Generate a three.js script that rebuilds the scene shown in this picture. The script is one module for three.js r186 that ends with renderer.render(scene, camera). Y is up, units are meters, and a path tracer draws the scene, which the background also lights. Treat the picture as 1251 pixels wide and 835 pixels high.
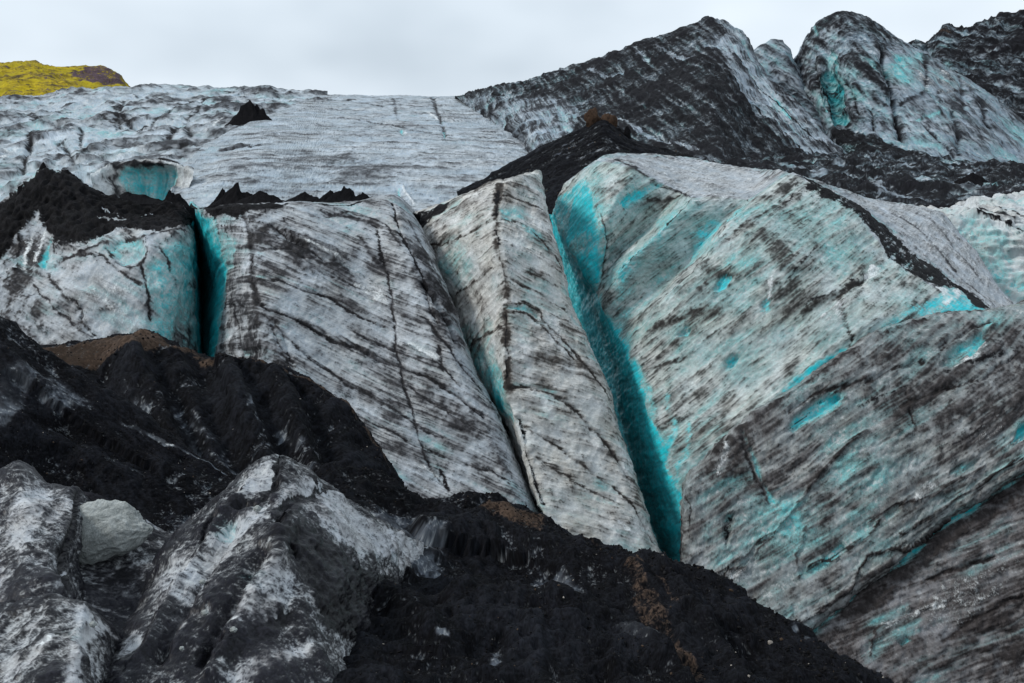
import * as THREE from 'three';
import { mergeVertices } from 'three/addons/utils/BufferGeometryUtils.js';

// ------------------------------------------------------------------ camera, sky, sun, exposure
const scene = new THREE.Scene();
const camera = new THREE.PerspectiveCamera(2 * Math.atan(417.5 / 1456) * 180 / Math.PI, 1024 / 683, 0.5, 6000);
camera.position.set(0, 0, 0);
camera.lookAt(0, 0, -10);
scene.add(camera);

const SUN = new THREE.Vector3(-0.78, 0.70, 0.28).normalize();
const sun = new THREE.DirectionalLight(new THREE.Color(1.0, 0.96, 0.9), 1.5);
sun.position.copy(SUN).multiplyScalar(260).add(new THREE.Vector3(0, 0, -90));
sun.target.position.set(0, 0, -90);
sun.castShadow = true;
sun.shadow.radius = 22;
sun.shadow.mapSize.set(2048, 2048);
Object.assign(sun.shadow.camera, { left: -150, right: 150, top: 150, bottom: -150, near: 1, far: 700 });
scene.add(sun, sun.target);

const renderer = new THREE.WebGLRenderer({ antialias: true });
renderer.toneMapping = THREE.LinearToneMapping;
renderer.toneMappingExposure = 1.3;
renderer.shadowMap.enabled = true;

// ------------------------------------------------------------------ noise
function rng(seed) { let a = seed >>> 0; return () => { a = (a + 0x6D2B79F5) | 0; let t = Math.imul(a ^ (a >>> 15), 1 | a); t = (t + Math.imul(t ^ (t >>> 7), 61 | t)) ^ t; return ((t ^ (t >>> 14)) >>> 0) / 4294967296; }; }
const PERM = new Uint8Array(512), GX = new Float32Array(256), GY = new Float32Array(256), GZ = new Float32Array(256);
{
  const r = rng(1207), p = [...Array(256).keys()];
  for (let i = 255; i > 0; i--) { const j = Math.floor(r() * (i + 1)); [p[i], p[j]] = [p[j], p[i]]; }
  for (let i = 0; i < 512; i++) PERM[i] = p[i & 255];
  for (let i = 0; i < 256; i++) { const z = r() * 2 - 1, a = r() * 6.2832, s = Math.sqrt(1 - z * z); GX[i] = s * Math.cos(a); GY[i] = s * Math.sin(a); GZ[i] = z; }
}
function gdot(h, a, b, c) { return GX[h] * a + GY[h] * b + GZ[h] * c; }
function N(x, y, z) {                                  // gradient noise, about -1 .. 1
  const fx = Math.floor(x), fy = Math.floor(y), fz = Math.floor(z);
  const X = fx & 255, Y = fy & 255, Z = fz & 255;
  x -= fx; y -= fy; z -= fz;
  const u = x * x * x * (x * (x * 6 - 15) + 10), v = y * y * y * (y * (y * 6 - 15) + 10), w = z * z * z * (z * (z * 6 - 15) + 10);
  const A = PERM[X] + Y, B = PERM[X + 1] + Y, AA = PERM[A & 511] + Z, AB = PERM[(A + 1) & 511] + Z, BA = PERM[B & 511] + Z, BB = PERM[(B + 1) & 511] + Z;
  const h0 = PERM[AA & 511], h1 = PERM[BA & 511], h2 = PERM[AB & 511], h3 = PERM[BB & 511];
  const h4 = PERM[(AA + 1) & 511], h5 = PERM[(BA + 1) & 511], h6 = PERM[(AB + 1) & 511], h7 = PERM[(BB + 1) & 511];
  const x1 = x - 1, y1 = y - 1, z1 = z - 1;
  const a0 = gdot(h0, x, y, z), a1 = gdot(h1, x1, y, z), a2 = gdot(h2, x, y1, z), a3 = gdot(h3, x1, y1, z);
  const b0 = gdot(h4, x, y, z1), b1 = gdot(h5, x1, y, z1), b2 = gdot(h6, x, y1, z1), b3 = gdot(h7, x1, y1, z1);
  const l0 = a0 + u * (a1 - a0), l1 = a2 + u * (a3 - a2), m0 = b0 + u * (b1 - b0), m1 = b2 + u * (b3 - b2);
  const e = l0 + v * (l1 - l0), f = m0 + v * (m1 - m0);
  return 1.55 * (e + w * (f - e));
}
function fbm(x, y, z, n, gain = 0.5) { let s = 0, a = 1, t = 0; for (let i = 0; i < n; i++) { s += a * N(x, y, z); t += a; a *= gain; x = x * 2.03 + 17.1; y = y * 2.03 + 5.7; z = z * 2.03 - 9.3; } return s / t; }
function ridged(x, y, z, n, gain = 0.5) { let s = 0, a = 1, t = 0; for (let i = 0; i < n; i++) { const v = 1 - Math.abs(N(x, y, z)) * 1.6; s += a * v; t += a; a *= gain; x = x * 2.07 + 3.1; y = y * 2.07 + 8.7; z = z * 2.07 - 4.3; } return s / t; }
const ss = (a, b, x) => { const t = Math.min(1, Math.max(0, (x - a) / (b - a))); return t * t * (3 - 2 * t); };
const mix3 = (c, d, k) => { c[0] += (d[0] - c[0]) * k; c[1] += (d[1] - c[1]) * k; c[2] += (d[2] - c[2]) * k; };
const toS = (v) => 255 * (v <= 0.0031308 ? 12.92 * v : 1.055 * Math.pow(v, 1 / 2.4) - 0.055);
const SLUT = new Uint8Array(4097); for (let i = 0; i <= 4096; i++) SLUT[i] = Math.round(toS(i / 4096));
const sb = (v) => SLUT[Math.max(0, Math.min(4096, Math.round(v * 4096)))];

// ------------------------------------------------------------------ overcast sky
{
  const w = 1024, h = 512, data = new Float32Array(w * h * 4);
  for (let j = 0; j < h; j++) for (let i = 0; i < w; i++) {
    const el = (j + 0.5) / h * Math.PI - Math.PI / 2, az = (i + 0.5) / w * 2 * Math.PI;
    const y = Math.sin(el), x = Math.cos(el) * Math.cos(az), z = Math.cos(el) * Math.sin(az);
    const up = Math.max(0, y);
    const k = 1 / (up + 0.22);                                        // cloud sheet flattens towards the horizon
    const c = fbm(x * k * 1.3 + 4, z * k * 1.3 + 11, up * 2, 5, 0.55) + 0.35 * fbm(x * 3, y * 5, z * 3 + 20, 4);
    const thick = 0.69 - 0.05 * ss(0.0, 0.35, up) + 0.3 * c + 0.13 * (1 - ss(0.08, 0.26, up));
    const g = y < -0.02 ? 0.35 : 1;
    const o = (j * w + i) * 4, b = Math.max(0.3, thick) * g;
    const blue = 0.035 * ss(0.02, 0.3, up) + 0.03 * (0.5 - c);
    data[o] = b * (0.97 - blue * 2.0); data[o + 1] = b * (1.01 - blue * 0.4); data[o + 2] = b * (1.045 + blue * 1.2); data[o + 3] = 1;
  }
  const sky = new THREE.DataTexture(data, w, h, THREE.RGBAFormat, THREE.FloatType);
  sky.mapping = THREE.EquirectangularReflectionMapping; sky.magFilter = THREE.LinearFilter; sky.needsUpdate = true;
  scene.background = sky; scene.environment = sky;
}

// ------------------------------------------------------------------ surveyed ice and ash faces: [x, y, z] in metres, rows from crest to foot
const SURVEY = {
  serac_c: { soft: 0.5, rows: [
    [[-8.29, 9.16, -97.00], [-6.99, 9.04, -90.50], [-3.74, 9.79, -87.20], [-1.02, 10.61, -85.15], [-0.61, 10.54, -85.00], [0.56, 11.13, -86.20], [1.67, 11.58, -87.40], [2.05, 11.89, -89.00], [1.73, 12.95, -99.00]],
    [[-7.78, 9.31, -91.00], [-6.53, 9.11, -84.50], [-3.49, 9.76, -81.20], [-0.95, 10.49, -79.15], [-0.57, 10.42, -79.00], [0.52, 10.99, -80.20], [1.55, 11.43, -81.40], [1.91, 11.74, -83.00], [1.63, 12.90, -93.00]],
    [[-7.52, 8.91, -88.00], [-6.30, 8.70, -81.50], [-3.36, 9.32, -78.20], [-0.92, 10.02, -76.15], [-0.55, 9.94, -76.00], [0.50, 10.50, -77.20], [1.49, 10.93, -78.40], [1.84, 11.24, -80.00], [1.58, 12.39, -90.00]],
    [[-7.06, 7.06, -86.00], [-5.87, 6.96, -79.50], [-3.30, 7.27, -76.20], [-1.20, 7.66, -74.15], [-0.84, 7.60, -74.00], [0.54, 8.01, -75.20], [1.79, 8.31, -76.40], [2.22, 8.54, -78.00], [2.02, 9.40, -88.00]],
    [[-5.96, 4.62, -84.67], [-4.85, 4.69, -78.03], [-2.66, 4.97, -74.56], [-0.92, 5.29, -72.34], [-0.57, 5.23, -72.21], [1.08, 5.20, -73.45], [2.55, 5.15, -74.70], [3.07, 5.22, -76.31], [3.00, 5.67, -86.39]],
    [[-4.78, 2.26, -83.36], [-3.77, 2.50, -76.72], [-1.89, 2.45, -73.41], [-0.42, 2.43, -71.34], [-0.07, 2.37, -71.21], [1.69, 2.31, -72.44], [3.24, 2.24, -73.68], [3.80, 2.25, -75.30], [3.84, 2.32, -85.36]],
    [[-3.93, -0.88, -82.33], [-2.99, -0.39, -75.69], [-1.59, -0.27, -72.35], [-0.55, -0.17, -70.27], [-0.22, -0.22, -70.14], [2.08, -0.17, -71.32], [4.05, -0.17, -72.52], [4.76, -0.18, -74.12], [4.94, -0.43, -84.19]],
    [[-2.76, -3.60, -81.19], [-1.92, -2.89, -74.55], [-1.00, -2.84, -71.27], [-0.40, -2.83, -69.25], [-0.07, -2.87, -69.11], [2.68, -2.82, -70.28], [5.00, -2.83, -71.47], [5.85, -2.89, -73.06], [6.19, -3.51, -83.13]],
    [[-1.24, -6.05, -80.47], [-0.53, -5.15, -73.83], [0.02, -4.94, -70.54], [0.31, -4.82, -68.50], [0.63, -4.86, -68.37], [3.27, -4.90, -69.55], [5.51, -4.98, -70.75], [6.34, -5.09, -72.35], [6.76, -6.03, -82.42]],
    [[0.24, -9.93, -79.25], [0.82, -8.70, -72.61], [1.09, -8.28, -69.30], [1.13, -8.01, -67.24], [1.45, -8.04, -67.11], [4.22, -8.14, -68.29], [6.56, -8.28, -69.49], [7.45, -8.47, -71.09], [8.05, -9.89, -81.16]],
    [[1.31, -12.36, -78.09], [1.79, -10.92, -71.45], [1.92, -10.29, -68.11], [1.84, -9.86, -66.01], [2.15, -9.89, -65.88], [4.96, -10.38, -67.19], [7.35, -10.85, -68.49], [8.26, -11.20, -70.12], [9.01, -13.03, -80.19]],
    [[2.66, -16.88, -76.67], [3.01, -15.03, -70.03], [3.19, -14.32, -66.73], [3.18, -13.88, -64.67], [3.48, -13.90, -64.54], [6.35, -14.23, -65.77], [8.77, -14.58, -67.00], [9.73, -14.96, -68.61], [10.73, -17.37, -78.68]],
  ] },
  serac_b: { soft: 0.5, rows: [
    [[-31.08, 12.12, -115.00], [-23.91, 9.09, -91.00], [-19.93, 9.05, -87.00], [-15.86, 9.17, -87.00], [-11.82, 9.34, -88.00], [-8.79, 9.82, -88.00], [-7.51, 8.75, -90.00], [-9.12, 9.54, -101.00]],
    [[-29.04, 12.57, -108.00], [-21.95, 9.32, -84.00], [-18.21, 9.20, -80.00], [-14.48, 9.31, -80.00], [-10.76, 9.49, -81.00], [-7.98, 9.93, -81.00], [-6.81, 8.98, -83.00], [-8.36, 9.91, -94.00]],
    [[-28.11, 11.96, -104.00], [-21.02, 8.76, -80.00], [-17.41, 8.64, -76.00], [-13.86, 8.74, -76.00], [-10.34, 8.91, -77.00], [-7.69, 9.33, -77.00], [-6.59, 8.44, -79.00], [-8.13, 9.36, -90.00]],
    [[-27.55, 8.31, -103.00], [-19.92, 6.33, -78.50], [-16.07, 6.14, -73.00], [-12.56, 6.39, -73.00], [-9.43, 6.58, -74.00], [-6.49, 6.13, -73.50], [-5.53, 6.74, -77.00], [-7.10, 7.22, -88.00]],
    [[-27.35, 4.07, -103.05], [-19.17, 3.61, -77.88], [-15.59, 3.55, -71.29], [-11.84, 3.82, -71.70], [-8.51, 3.97, -72.67], [-5.26, 3.68, -71.95], [-4.34, 3.82, -74.75], [-5.80, 4.05, -84.84]],
    [[-26.87, -0.88, -102.28], [-19.77, -0.89, -78.34], [-15.00, 1.08, -69.66], [-11.17, 1.33, -70.58], [-7.59, 1.34, -71.08], [-4.09, 0.85, -70.55], [-3.12, 0.87, -72.75], [-4.41, 0.77, -82.82]],
    [[-25.84, -4.26, -99.15], [-19.22, -2.78, -76.97], [-14.13, -1.06, -68.45], [-10.23, -1.54, -69.12], [-6.48, -1.55, -69.62], [-3.02, -1.83, -69.23], [-2.03, -2.08, -71.30], [-3.08, -2.58, -80.87]],
    [[-24.81, -8.09, -96.20], [-17.78, -5.20, -73.85], [-13.00, -3.82, -67.50], [-9.09, -4.30, -67.67], [-5.15, -4.78, -67.85], [-1.56, -4.78, -67.85], [-0.60, -4.72, -69.78], [-1.49, -5.55, -78.85]],
    [[-23.73, -11.69, -93.25], [-16.34, -7.91, -70.90], [-11.76, -6.88, -65.72], [-7.94, -7.35, -65.90], [-3.91, -7.89, -66.58], [-0.16, -7.80, -66.64], [0.82, -8.22, -68.61], [0.24, -9.24, -77.11]],
    [[-22.84, -17.66, -91.00], [-14.80, -11.38, -68.30], [-10.37, -10.24, -64.12], [-6.87, -10.71, -64.30], [-2.90, -11.18, -64.47], [1.09, -11.27, -64.97], [2.42, -11.71, -67.01], [1.79, -13.09, -75.47]],
  ] },
  serac_a: { soft: 0.5, rows: [
    [[-58.51, 5.91, -96.21], [-46.44, 7.04, -97.21], [-41.24, 9.46, -96.00], [-38.08, 12.10, -96.00], [-35.97, 12.03, -96.00], [-33.00, 10.25, -96.00], [-29.04, 9.79, -96.00], [-26.74, 9.46, -96.00], [-26.69, 9.08, -99.00], [-31.69, 11.00, -120.00]],
    [[-49.87, 6.28, -82.00], [-39.65, 7.27, -83.00], [-35.23, 9.32, -82.00], [-32.52, 11.57, -82.00], [-30.72, 11.52, -82.00], [-28.19, 10.00, -82.00], [-24.81, 9.60, -82.00], [-22.84, 9.32, -82.00], [-22.91, 9.08, -85.00], [-27.99, 11.32, -106.00]],
    [[-47.76, 3.86, -78.53], [-37.99, 4.78, -79.53], [-33.72, 6.87, -78.50], [-31.23, 8.27, -79.00], [-29.33, 8.65, -79.00], [-26.99, 8.44, -79.00], [-24.17, 8.22, -79.00], [-22.25, 8.16, -79.50], [-22.37, 7.84, -83.00], [-27.66, 9.56, -105.00]],
    [[-46.36, 1.65, -76.22], [-36.89, 2.52, -77.22], [-32.70, 4.31, -76.11], [-29.47, 4.69, -75.47], [-27.12, 5.41, -74.71], [-25.10, 6.17, -74.50], [-22.69, 6.58, -74.50], [-21.08, 6.92, -75.50], [-21.43, 6.80, -79.50], [-27.32, 8.39, -104.00]],
    [[-45.46, 0.08, -74.75], [-36.18, 0.91, -75.75], [-32.14, 2.18, -74.81], [-29.00, 2.66, -73.64], [-26.60, 2.98, -73.02], [-24.18, 3.26, -72.51], [-22.18, 3.36, -72.47], [-20.93, 3.42, -73.88], [-21.11, 3.55, -78.91], [-27.19, 4.11, -104.05]],
    [[-44.56, -1.43, -73.28], [-35.48, -0.64, -74.28], [-31.62, -0.13, -73.60], [-28.70, -0.12, -72.60], [-26.27, -0.12, -72.10], [-23.91, -0.12, -71.70], [-22.04, -0.12, -71.70], [-21.07, -0.23, -73.14], [-20.91, -0.68, -78.78], [-26.74, -1.46, -103.42]],
    [[-43.20, -6.27, -71.03], [-34.40, -5.57, -72.03], [-30.65, -5.02, -71.35], [-27.81, -4.95, -70.35], [-25.45, -4.92, -69.85], [-23.16, -4.89, -69.45], [-21.35, -4.89, -69.45], [-20.24, -5.24, -70.94], [-19.89, -5.91, -76.53], [-26.08, -8.60, -102.20]],
  ] },
  serac_d: { soft: 0.45, rows: [
    [[5.27, 12.19, -112.00], [7.96, 13.90, -103.00], [11.83, 14.80, -108.00], [15.88, 15.00, -112.00], [18.98, 14.71, -113.00], [23.63, 14.01, -113.00], [22.05, 11.33, -94.00], [31.63, 10.59, -106.00], [39.27, 9.62, -109.00], [40.95, 5.98, -105.61], [41.47, 2.04, -100.54], [42.09, -0.83, -96.28]],
    [[4.70, 12.95, -100.00], [7.03, 14.16, -91.00], [10.52, 15.13, -96.00], [14.18, 15.45, -100.00], [16.96, 15.23, -101.00], [21.12, 14.60, -101.00], [19.23, 11.57, -82.00], [28.05, 11.33, -94.00], [34.94, 10.56, -97.00], [36.09, 7.19, -93.09], [36.30, 3.60, -88.02], [36.61, 1.01, -83.75]],
    [[4.14, 12.10, -92.00], [6.48, 13.41, -87.00], [9.34, 13.39, -88.00], [12.70, 12.64, -90.00], [14.37, 12.27, -90.00], [18.39, 11.90, -90.00], [19.00, 11.40, -81.00], [25.19, 9.95, -86.00], [29.09, 7.83, -86.00], [30.94, 5.13, -83.49], [32.78, 2.59, -81.24], [33.42, 0.40, -77.92]],
    [[3.90, 11.57, -88.00], [6.03, 12.72, -84.00], [8.42, 11.91, -82.00], [11.50, 10.32, -82.30], [12.04, 9.64, -79.50], [16.11, 9.71, -81.00], [18.71, 11.18, -80.00], [22.19, 8.54, -77.00], [23.74, 5.45, -75.21], [26.12, 3.32, -73.91], [28.99, 1.69, -73.47], [30.85, -0.13, -73.10]],
    [[3.56, 10.91, -88.50], [5.27, 10.97, -83.00], [6.99, 9.65, -80.50], [9.44, 8.04, -82.10], [9.64, 7.13, -77.80], [13.33, 7.33, -79.40], [13.68, 7.32, -75.30], [16.97, 5.12, -72.76], [19.50, 3.09, -71.96], [21.55, 1.33, -70.58], [22.55, -0.36, -70.69], [23.45, -2.54, -70.47]],
    [[3.33, 10.48, -89.00], [4.70, 9.26, -83.00], [6.02, 7.55, -80.00], [7.73, 6.33, -81.89], [7.93, 5.59, -77.21], [11.47, 5.10, -78.60], [11.62, 4.64, -74.67], [13.65, 1.86, -72.40], [15.64, -0.61, -71.28], [17.34, -1.81, -70.21], [18.09, -3.50, -70.33], [19.02, -5.91, -70.20]],
    [[3.23, 10.05, -89.50], [4.27, 7.60, -83.50], [5.32, 5.65, -80.26], [6.57, 4.89, -81.43], [6.94, 4.44, -77.39], [9.17, 3.13, -77.83], [9.37, 2.34, -74.76], [10.75, -1.13, -72.95], [11.76, -4.05, -71.50], [13.19, -5.16, -69.94], [13.93, -6.86, -70.05], [14.66, -9.75, -70.10]],
    [[3.12, 9.61, -90.00], [3.96, 6.50, -84.09], [5.06, 4.61, -81.41], [5.84, 3.38, -81.40], [6.08, 2.35, -78.70], [6.74, 0.78, -78.20], [7.30, -0.55, -76.24], [8.01, -2.98, -74.08], [8.69, -5.60, -72.53], [9.45, -8.22, -71.49], [10.11, -10.84, -70.95], [10.44, -14.20, -70.21]],
    [[2.98, 10.89, -102.00], [3.46, 7.75, -96.00], [4.19, 5.17, -94.67], [4.64, 3.36, -93.14], [5.32, 1.42, -91.66], [5.85, -0.15, -90.10], [6.54, -1.98, -88.62], [7.19, -4.84, -85.50], [7.95, -8.18, -83.55], [8.88, -11.35, -81.60], [9.75, -13.84, -80.44], [10.59, -16.20, -79.26]],
    [[2.65, 11.65, -112.00], [2.71, 8.28, -108.11], [3.26, 5.32, -106.79], [3.65, 3.29, -105.26], [4.60, 1.10, -103.78], [5.23, -0.74, -102.24], [5.99, -2.80, -100.77], [6.88, -6.21, -97.67], [7.77, -9.92, -94.72], [8.70, -13.54, -92.78], [9.62, -16.21, -90.61], [10.72, -18.89, -89.44]],
    [[-0.92, 12.79, -128.00], [-0.72, 8.99, -124.11], [-0.04, 5.61, -122.79], [0.46, 3.29, -121.26], [1.60, 0.78, -119.78], [2.40, -1.34, -118.24], [3.33, -3.73, -116.77], [4.49, -7.69, -113.67], [5.67, -12.05, -110.72], [6.84, -16.32, -108.78], [8.02, -19.51, -106.61], [9.38, -22.70, -105.44]],
  ] },
  slab_e: { soft: 0.5, rows: [
    [[10.22, -14.08, -72.03], [10.42, -11.57, -73.09], [10.51, -8.69, -73.38], [12.42, -6.60, -73.64], [15.36, -4.07, -73.67], [18.82, -1.80, -73.98], [22.67, 0.69, -74.42], [25.82, 1.57, -75.12], [30.99, 2.06, -75.77], [37.01, 3.62, -75.84], [48.99, 5.70, -75.84]],
    [[9.70, -13.20, -67.07], [9.90, -10.88, -68.12], [9.98, -8.20, -68.41], [11.77, -6.25, -68.67], [14.51, -3.89, -68.70], [17.75, -1.78, -69.01], [21.35, 0.55, -69.45], [24.31, 1.37, -70.16], [29.15, 1.82, -70.80], [34.78, 3.29, -70.88], [45.98, 5.23, -70.88]],
    [[9.90, -14.53, -66.61], [10.56, -13.00, -67.00], [11.46, -11.00, -67.41], [13.31, -8.94, -67.62], [15.76, -6.71, -67.58], [18.92, -4.54, -67.76], [22.55, -2.13, -68.05], [26.00, -0.59, -68.28], [30.16, -0.36, -68.99], [34.68, 0.83, -68.75], [45.54, 2.72, -68.75]],
    [[10.56, -16.78, -65.58], [11.53, -15.29, -65.96], [12.78, -13.60, -66.56], [14.64, -11.66, -66.71], [17.15, -9.50, -66.69], [20.34, -7.21, -66.61], [23.84, -5.16, -66.83], [27.01, -3.78, -66.70], [30.30, -3.24, -66.89], [34.71, -2.41, -66.97], [45.29, -0.57, -66.97]],
    [[12.23, -19.14, -63.71], [13.45, -17.78, -64.30], [14.93, -16.62, -64.97], [16.82, -15.25, -65.40], [19.14, -13.42, -65.66], [21.66, -11.68, -65.78], [23.72, -9.79, -65.84], [25.95, -8.51, -65.75], [28.20, -6.91, -65.54], [34.05, -4.57, -64.85], [44.29, -2.78, -64.85]],
    [[12.91, -20.15, -66.30], [14.17, -18.72, -66.89], [15.71, -17.52, -67.56], [17.67, -16.09, -67.98], [20.09, -14.18, -68.25], [22.70, -12.37, -68.37], [24.84, -10.41, -68.43], [27.15, -9.08, -68.34], [29.50, -7.42, -68.13], [35.59, -4.98, -67.44], [46.25, -3.13, -67.44]],
  ] },
  slab_f: { soft: 0.5, rows: [
    [[8.21, -21.62, -65.12], [12.22, -18.93, -65.07], [13.46, -17.52, -65.66], [14.97, -16.33, -66.33], [16.89, -14.92, -66.75], [19.26, -13.05, -67.02], [21.83, -11.27, -67.14], [23.93, -9.35, -67.20], [26.20, -8.04, -67.11], [28.51, -6.41, -66.90], [34.49, -4.02, -66.20], [44.95, -2.21, -66.20]],
    [[8.58, -22.31, -64.25], [12.55, -19.64, -64.20], [13.77, -18.27, -64.79], [15.26, -17.11, -65.47], [17.17, -15.73, -65.89], [19.51, -13.88, -66.15], [22.05, -12.13, -66.27], [24.12, -10.23, -66.34], [26.37, -8.94, -66.25], [28.64, -7.32, -66.03], [34.53, -4.96, -65.34], [44.85, -3.16, -65.34]],
    [[8.95, -22.85, -64.05], [12.90, -20.20, -64.00], [14.13, -18.83, -64.59], [15.62, -17.68, -65.26], [17.53, -16.31, -65.68], [19.86, -14.47, -65.95], [22.39, -12.73, -66.06], [24.46, -10.83, -66.13], [26.69, -9.55, -66.04], [28.96, -7.93, -65.83], [34.83, -5.57, -65.14], [45.12, -3.78, -65.14]],
    [[11.14, -25.65, -62.51], [14.99, -23.06, -62.46], [16.22, -21.76, -63.05], [17.70, -20.68, -63.72], [19.58, -19.36, -64.15], [21.88, -17.59, -64.41], [24.35, -15.89, -64.53], [26.37, -14.04, -64.59], [28.55, -12.78, -64.50], [30.76, -11.19, -64.29], [36.45, -8.85, -63.60], [46.50, -7.10, -63.60]],
    [[15.86, -32.90, -60.84], [19.60, -30.37, -60.79], [20.84, -29.19, -61.38], [22.35, -28.23, -62.05], [24.22, -27.01, -62.47], [26.48, -25.31, -62.74], [28.90, -23.68, -62.86], [30.88, -21.89, -62.92], [32.99, -20.65, -62.83], [35.11, -19.07, -62.62], [40.60, -16.69, -61.92], [50.38, -14.99, -61.92]],
  ] },
  block_g: { soft: 0.5, rows: [
    [[36.50, 11.96, -112.00], [41.12, 11.96, -112.00], [44.96, 12.50, -112.00], [50.46, 13.27, -114.00], [55.16, 13.51, -114.00], [73.17, 13.98, -114.00]],
    [[34.83, 11.53, -108.00], [39.28, 11.83, -108.00], [43.78, 13.18, -110.00], [48.96, 14.04, -112.00], [54.19, 14.27, -112.00], [71.88, 14.73, -112.00]],
    [[32.92, 10.23, -101.00], [37.08, 10.51, -101.00], [39.85, 10.79, -101.00], [41.52, 9.99, -100.00], [43.72, 9.24, -100.00], [59.51, 9.65, -100.00]],
    [[32.26, 6.63, -99.00], [36.68, 6.63, -99.00], [39.20, 6.60, -98.50], [42.84, 5.89, -98.00], [47.42, 5.89, -98.00], [62.90, 6.29, -98.00]],
    [[30.96, -0.16, -95.00], [35.20, -0.16, -95.00], [37.81, -0.16, -95.00], [41.53, -0.82, -95.00], [45.97, -0.82, -95.00], [60.97, -0.42, -95.00]],
  ] },
  far_left: { soft: 0.5, rows: [
    [[-311.67, 87.00, -470.00], [-227.74, 89.58, -470.00], [-201.91, 90.22, -470.00], [-184.16, 92.16, -470.00], [-172.86, 94.42, -470.00], [-153.49, 94.42, -470.00], [-121.21, 94.74, -470.00], [-95.39, 93.45, -470.00], [-72.79, 92.16, -470.00]],
    [[-285.14, 84.32, -430.00], [-208.36, 86.68, -430.00], [-184.73, 86.97, -430.00], [-168.49, 88.16, -430.00], [-158.15, 90.81, -430.00], [-140.43, 91.70, -430.00], [-110.90, 91.40, -430.00], [-87.27, 90.52, -430.00], [-66.60, 89.34, -430.00]],
    [[-245.35, 68.49, -370.00], [-179.28, 70.52, -370.00], [-158.95, 70.77, -370.00], [-143.02, 70.07, -365.00], [-132.40, 69.85, -360.00], [-117.57, 71.09, -360.00], [-94.13, 72.57, -365.00], [-75.09, 73.82, -370.00], [-58.08, 74.56, -375.00]],
    [[-208.88, 52.90, -315.00], [-152.63, 54.63, -315.00], [-135.32, 55.06, -315.00], [-122.25, 54.11, -312.00], [-113.28, 54.47, -308.00], [-99.61, 54.36, -305.00], [-79.95, 56.53, -310.00], [-64.95, 59.23, -320.00], [-51.11, 61.54, -330.00]],
    [[-175.73, 39.04, -265.00], [-128.40, 40.50, -265.00], [-113.84, 40.50, -265.00], [-102.66, 40.40, -262.00], [-94.89, 40.31, -258.00], [-83.60, 40.35, -256.00], [-66.54, 41.73, -258.00], [-54.80, 44.97, -270.00], [-44.14, 48.45, -285.00]],
    [[-152.52, 27.57, -230.00], [-111.45, 28.83, -230.00], [-97.95, 29.05, -228.00], [-88.16, 29.75, -225.00], [-81.65, 30.42, -222.00], [-73.15, 31.62, -224.00], [-59.32, 34.36, -230.00], [-49.11, 37.81, -242.00], [-39.49, 40.72, -255.00]],
    [[-127.32, 15.76, -192.00], [-93.03, 16.81, -192.00], [-82.48, 17.47, -192.00], [-74.45, 18.60, -190.00], [-72.09, 20.93, -196.00], [-69.23, 24.39, -212.00], [-56.74, 26.82, -220.00], [-46.68, 29.62, -230.00], [-37.17, 32.55, -240.00]],
  ] },
  dome: { soft: 0.5, rows: [
    [[-70.48, 29.62, -250.00], [-72.41, 39.41, -270.00], [-73.25, 48.94, -300.00], [-71.03, 64.30, -350.00], [-68.15, 86.88, -440.00], [-48.06, 89.47, -450.00], [-26.43, 89.47, -450.00], [-7.36, 83.51, -420.00], [9.00, 73.73, -380.00], [27.52, 64.30, -350.00]],
    [[-55.32, 23.93, -192.00], [-60.97, 32.41, -220.00], [-64.47, 41.47, -250.00], [-65.47, 58.23, -310.00], [-65.70, 85.94, -415.00], [-44.86, 86.68, -420.00], [-26.11, 86.68, -420.00], [-9.75, 82.28, -400.00], [3.49, 69.59, -350.00], [15.86, 56.95, -310.00]],
    [[-51.98, 20.71, -180.00], [-55.15, 26.85, -200.00], [-55.02, 32.57, -218.00], [-51.60, 42.50, -250.00], [-48.44, 58.02, -310.00], [-34.62, 60.33, -320.00], [-21.12, 60.71, -322.00], [-8.76, 58.31, -315.00], [0.93, 54.09, -300.00], [12.40, 46.63, -280.00]],
    [[-48.63, 17.94, -168.00], [-49.39, 21.94, -180.00], [-46.55, 25.24, -188.00], [-41.61, 30.20, -205.00], [-35.62, 36.73, -230.00], [-25.96, 39.15, -240.00], [-15.94, 39.64, -243.00], [-7.26, 39.30, -243.00], [0.41, 37.83, -240.00], [10.41, 34.30, -235.00]],
    [[-44.98, 15.17, -155.00], [-43.46, 17.53, -160.00], [-39.82, 19.09, -164.00], [-34.32, 20.97, -172.00], [-27.63, 23.18, -180.00], [-20.12, 24.59, -186.00], [-12.46, 25.51, -190.00], [-6.00, 25.78, -192.00], [-0.07, 25.38, -192.00], [8.64, 23.77, -195.00]],
    [[-40.04, 11.14, -138.00], [-37.55, 11.78, -140.00], [-33.70, 12.43, -142.00], [-28.63, 13.29, -146.00], [-22.72, 14.17, -150.00], [-16.44, 14.56, -152.00], [-10.10, 15.07, -154.00], [-4.88, 15.59, -156.00], [-0.05, 16.01, -158.00], [7.09, 15.66, -160.00]],
  ] },
  blue_wall: { soft: 0.5, rows: [
    [[-71.80, 27.66, -206.00], [-69.23, 30.50, -212.00], [-66.09, 31.97, -216.00], [-61.64, 31.52, -216.00], [-56.21, 28.93, -208.00]],
    [[-65.85, 26.00, -186.00], [-64.62, 28.70, -193.00], [-60.95, 29.83, -197.00], [-55.95, 29.56, -197.00], [-50.83, 27.34, -190.00]],
    [[-64.89, 23.95, -184.00], [-64.36, 26.71, -193.00], [-61.44, 28.09, -199.00], [-56.52, 27.81, -199.00], [-51.22, 25.77, -190.00]],
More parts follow.
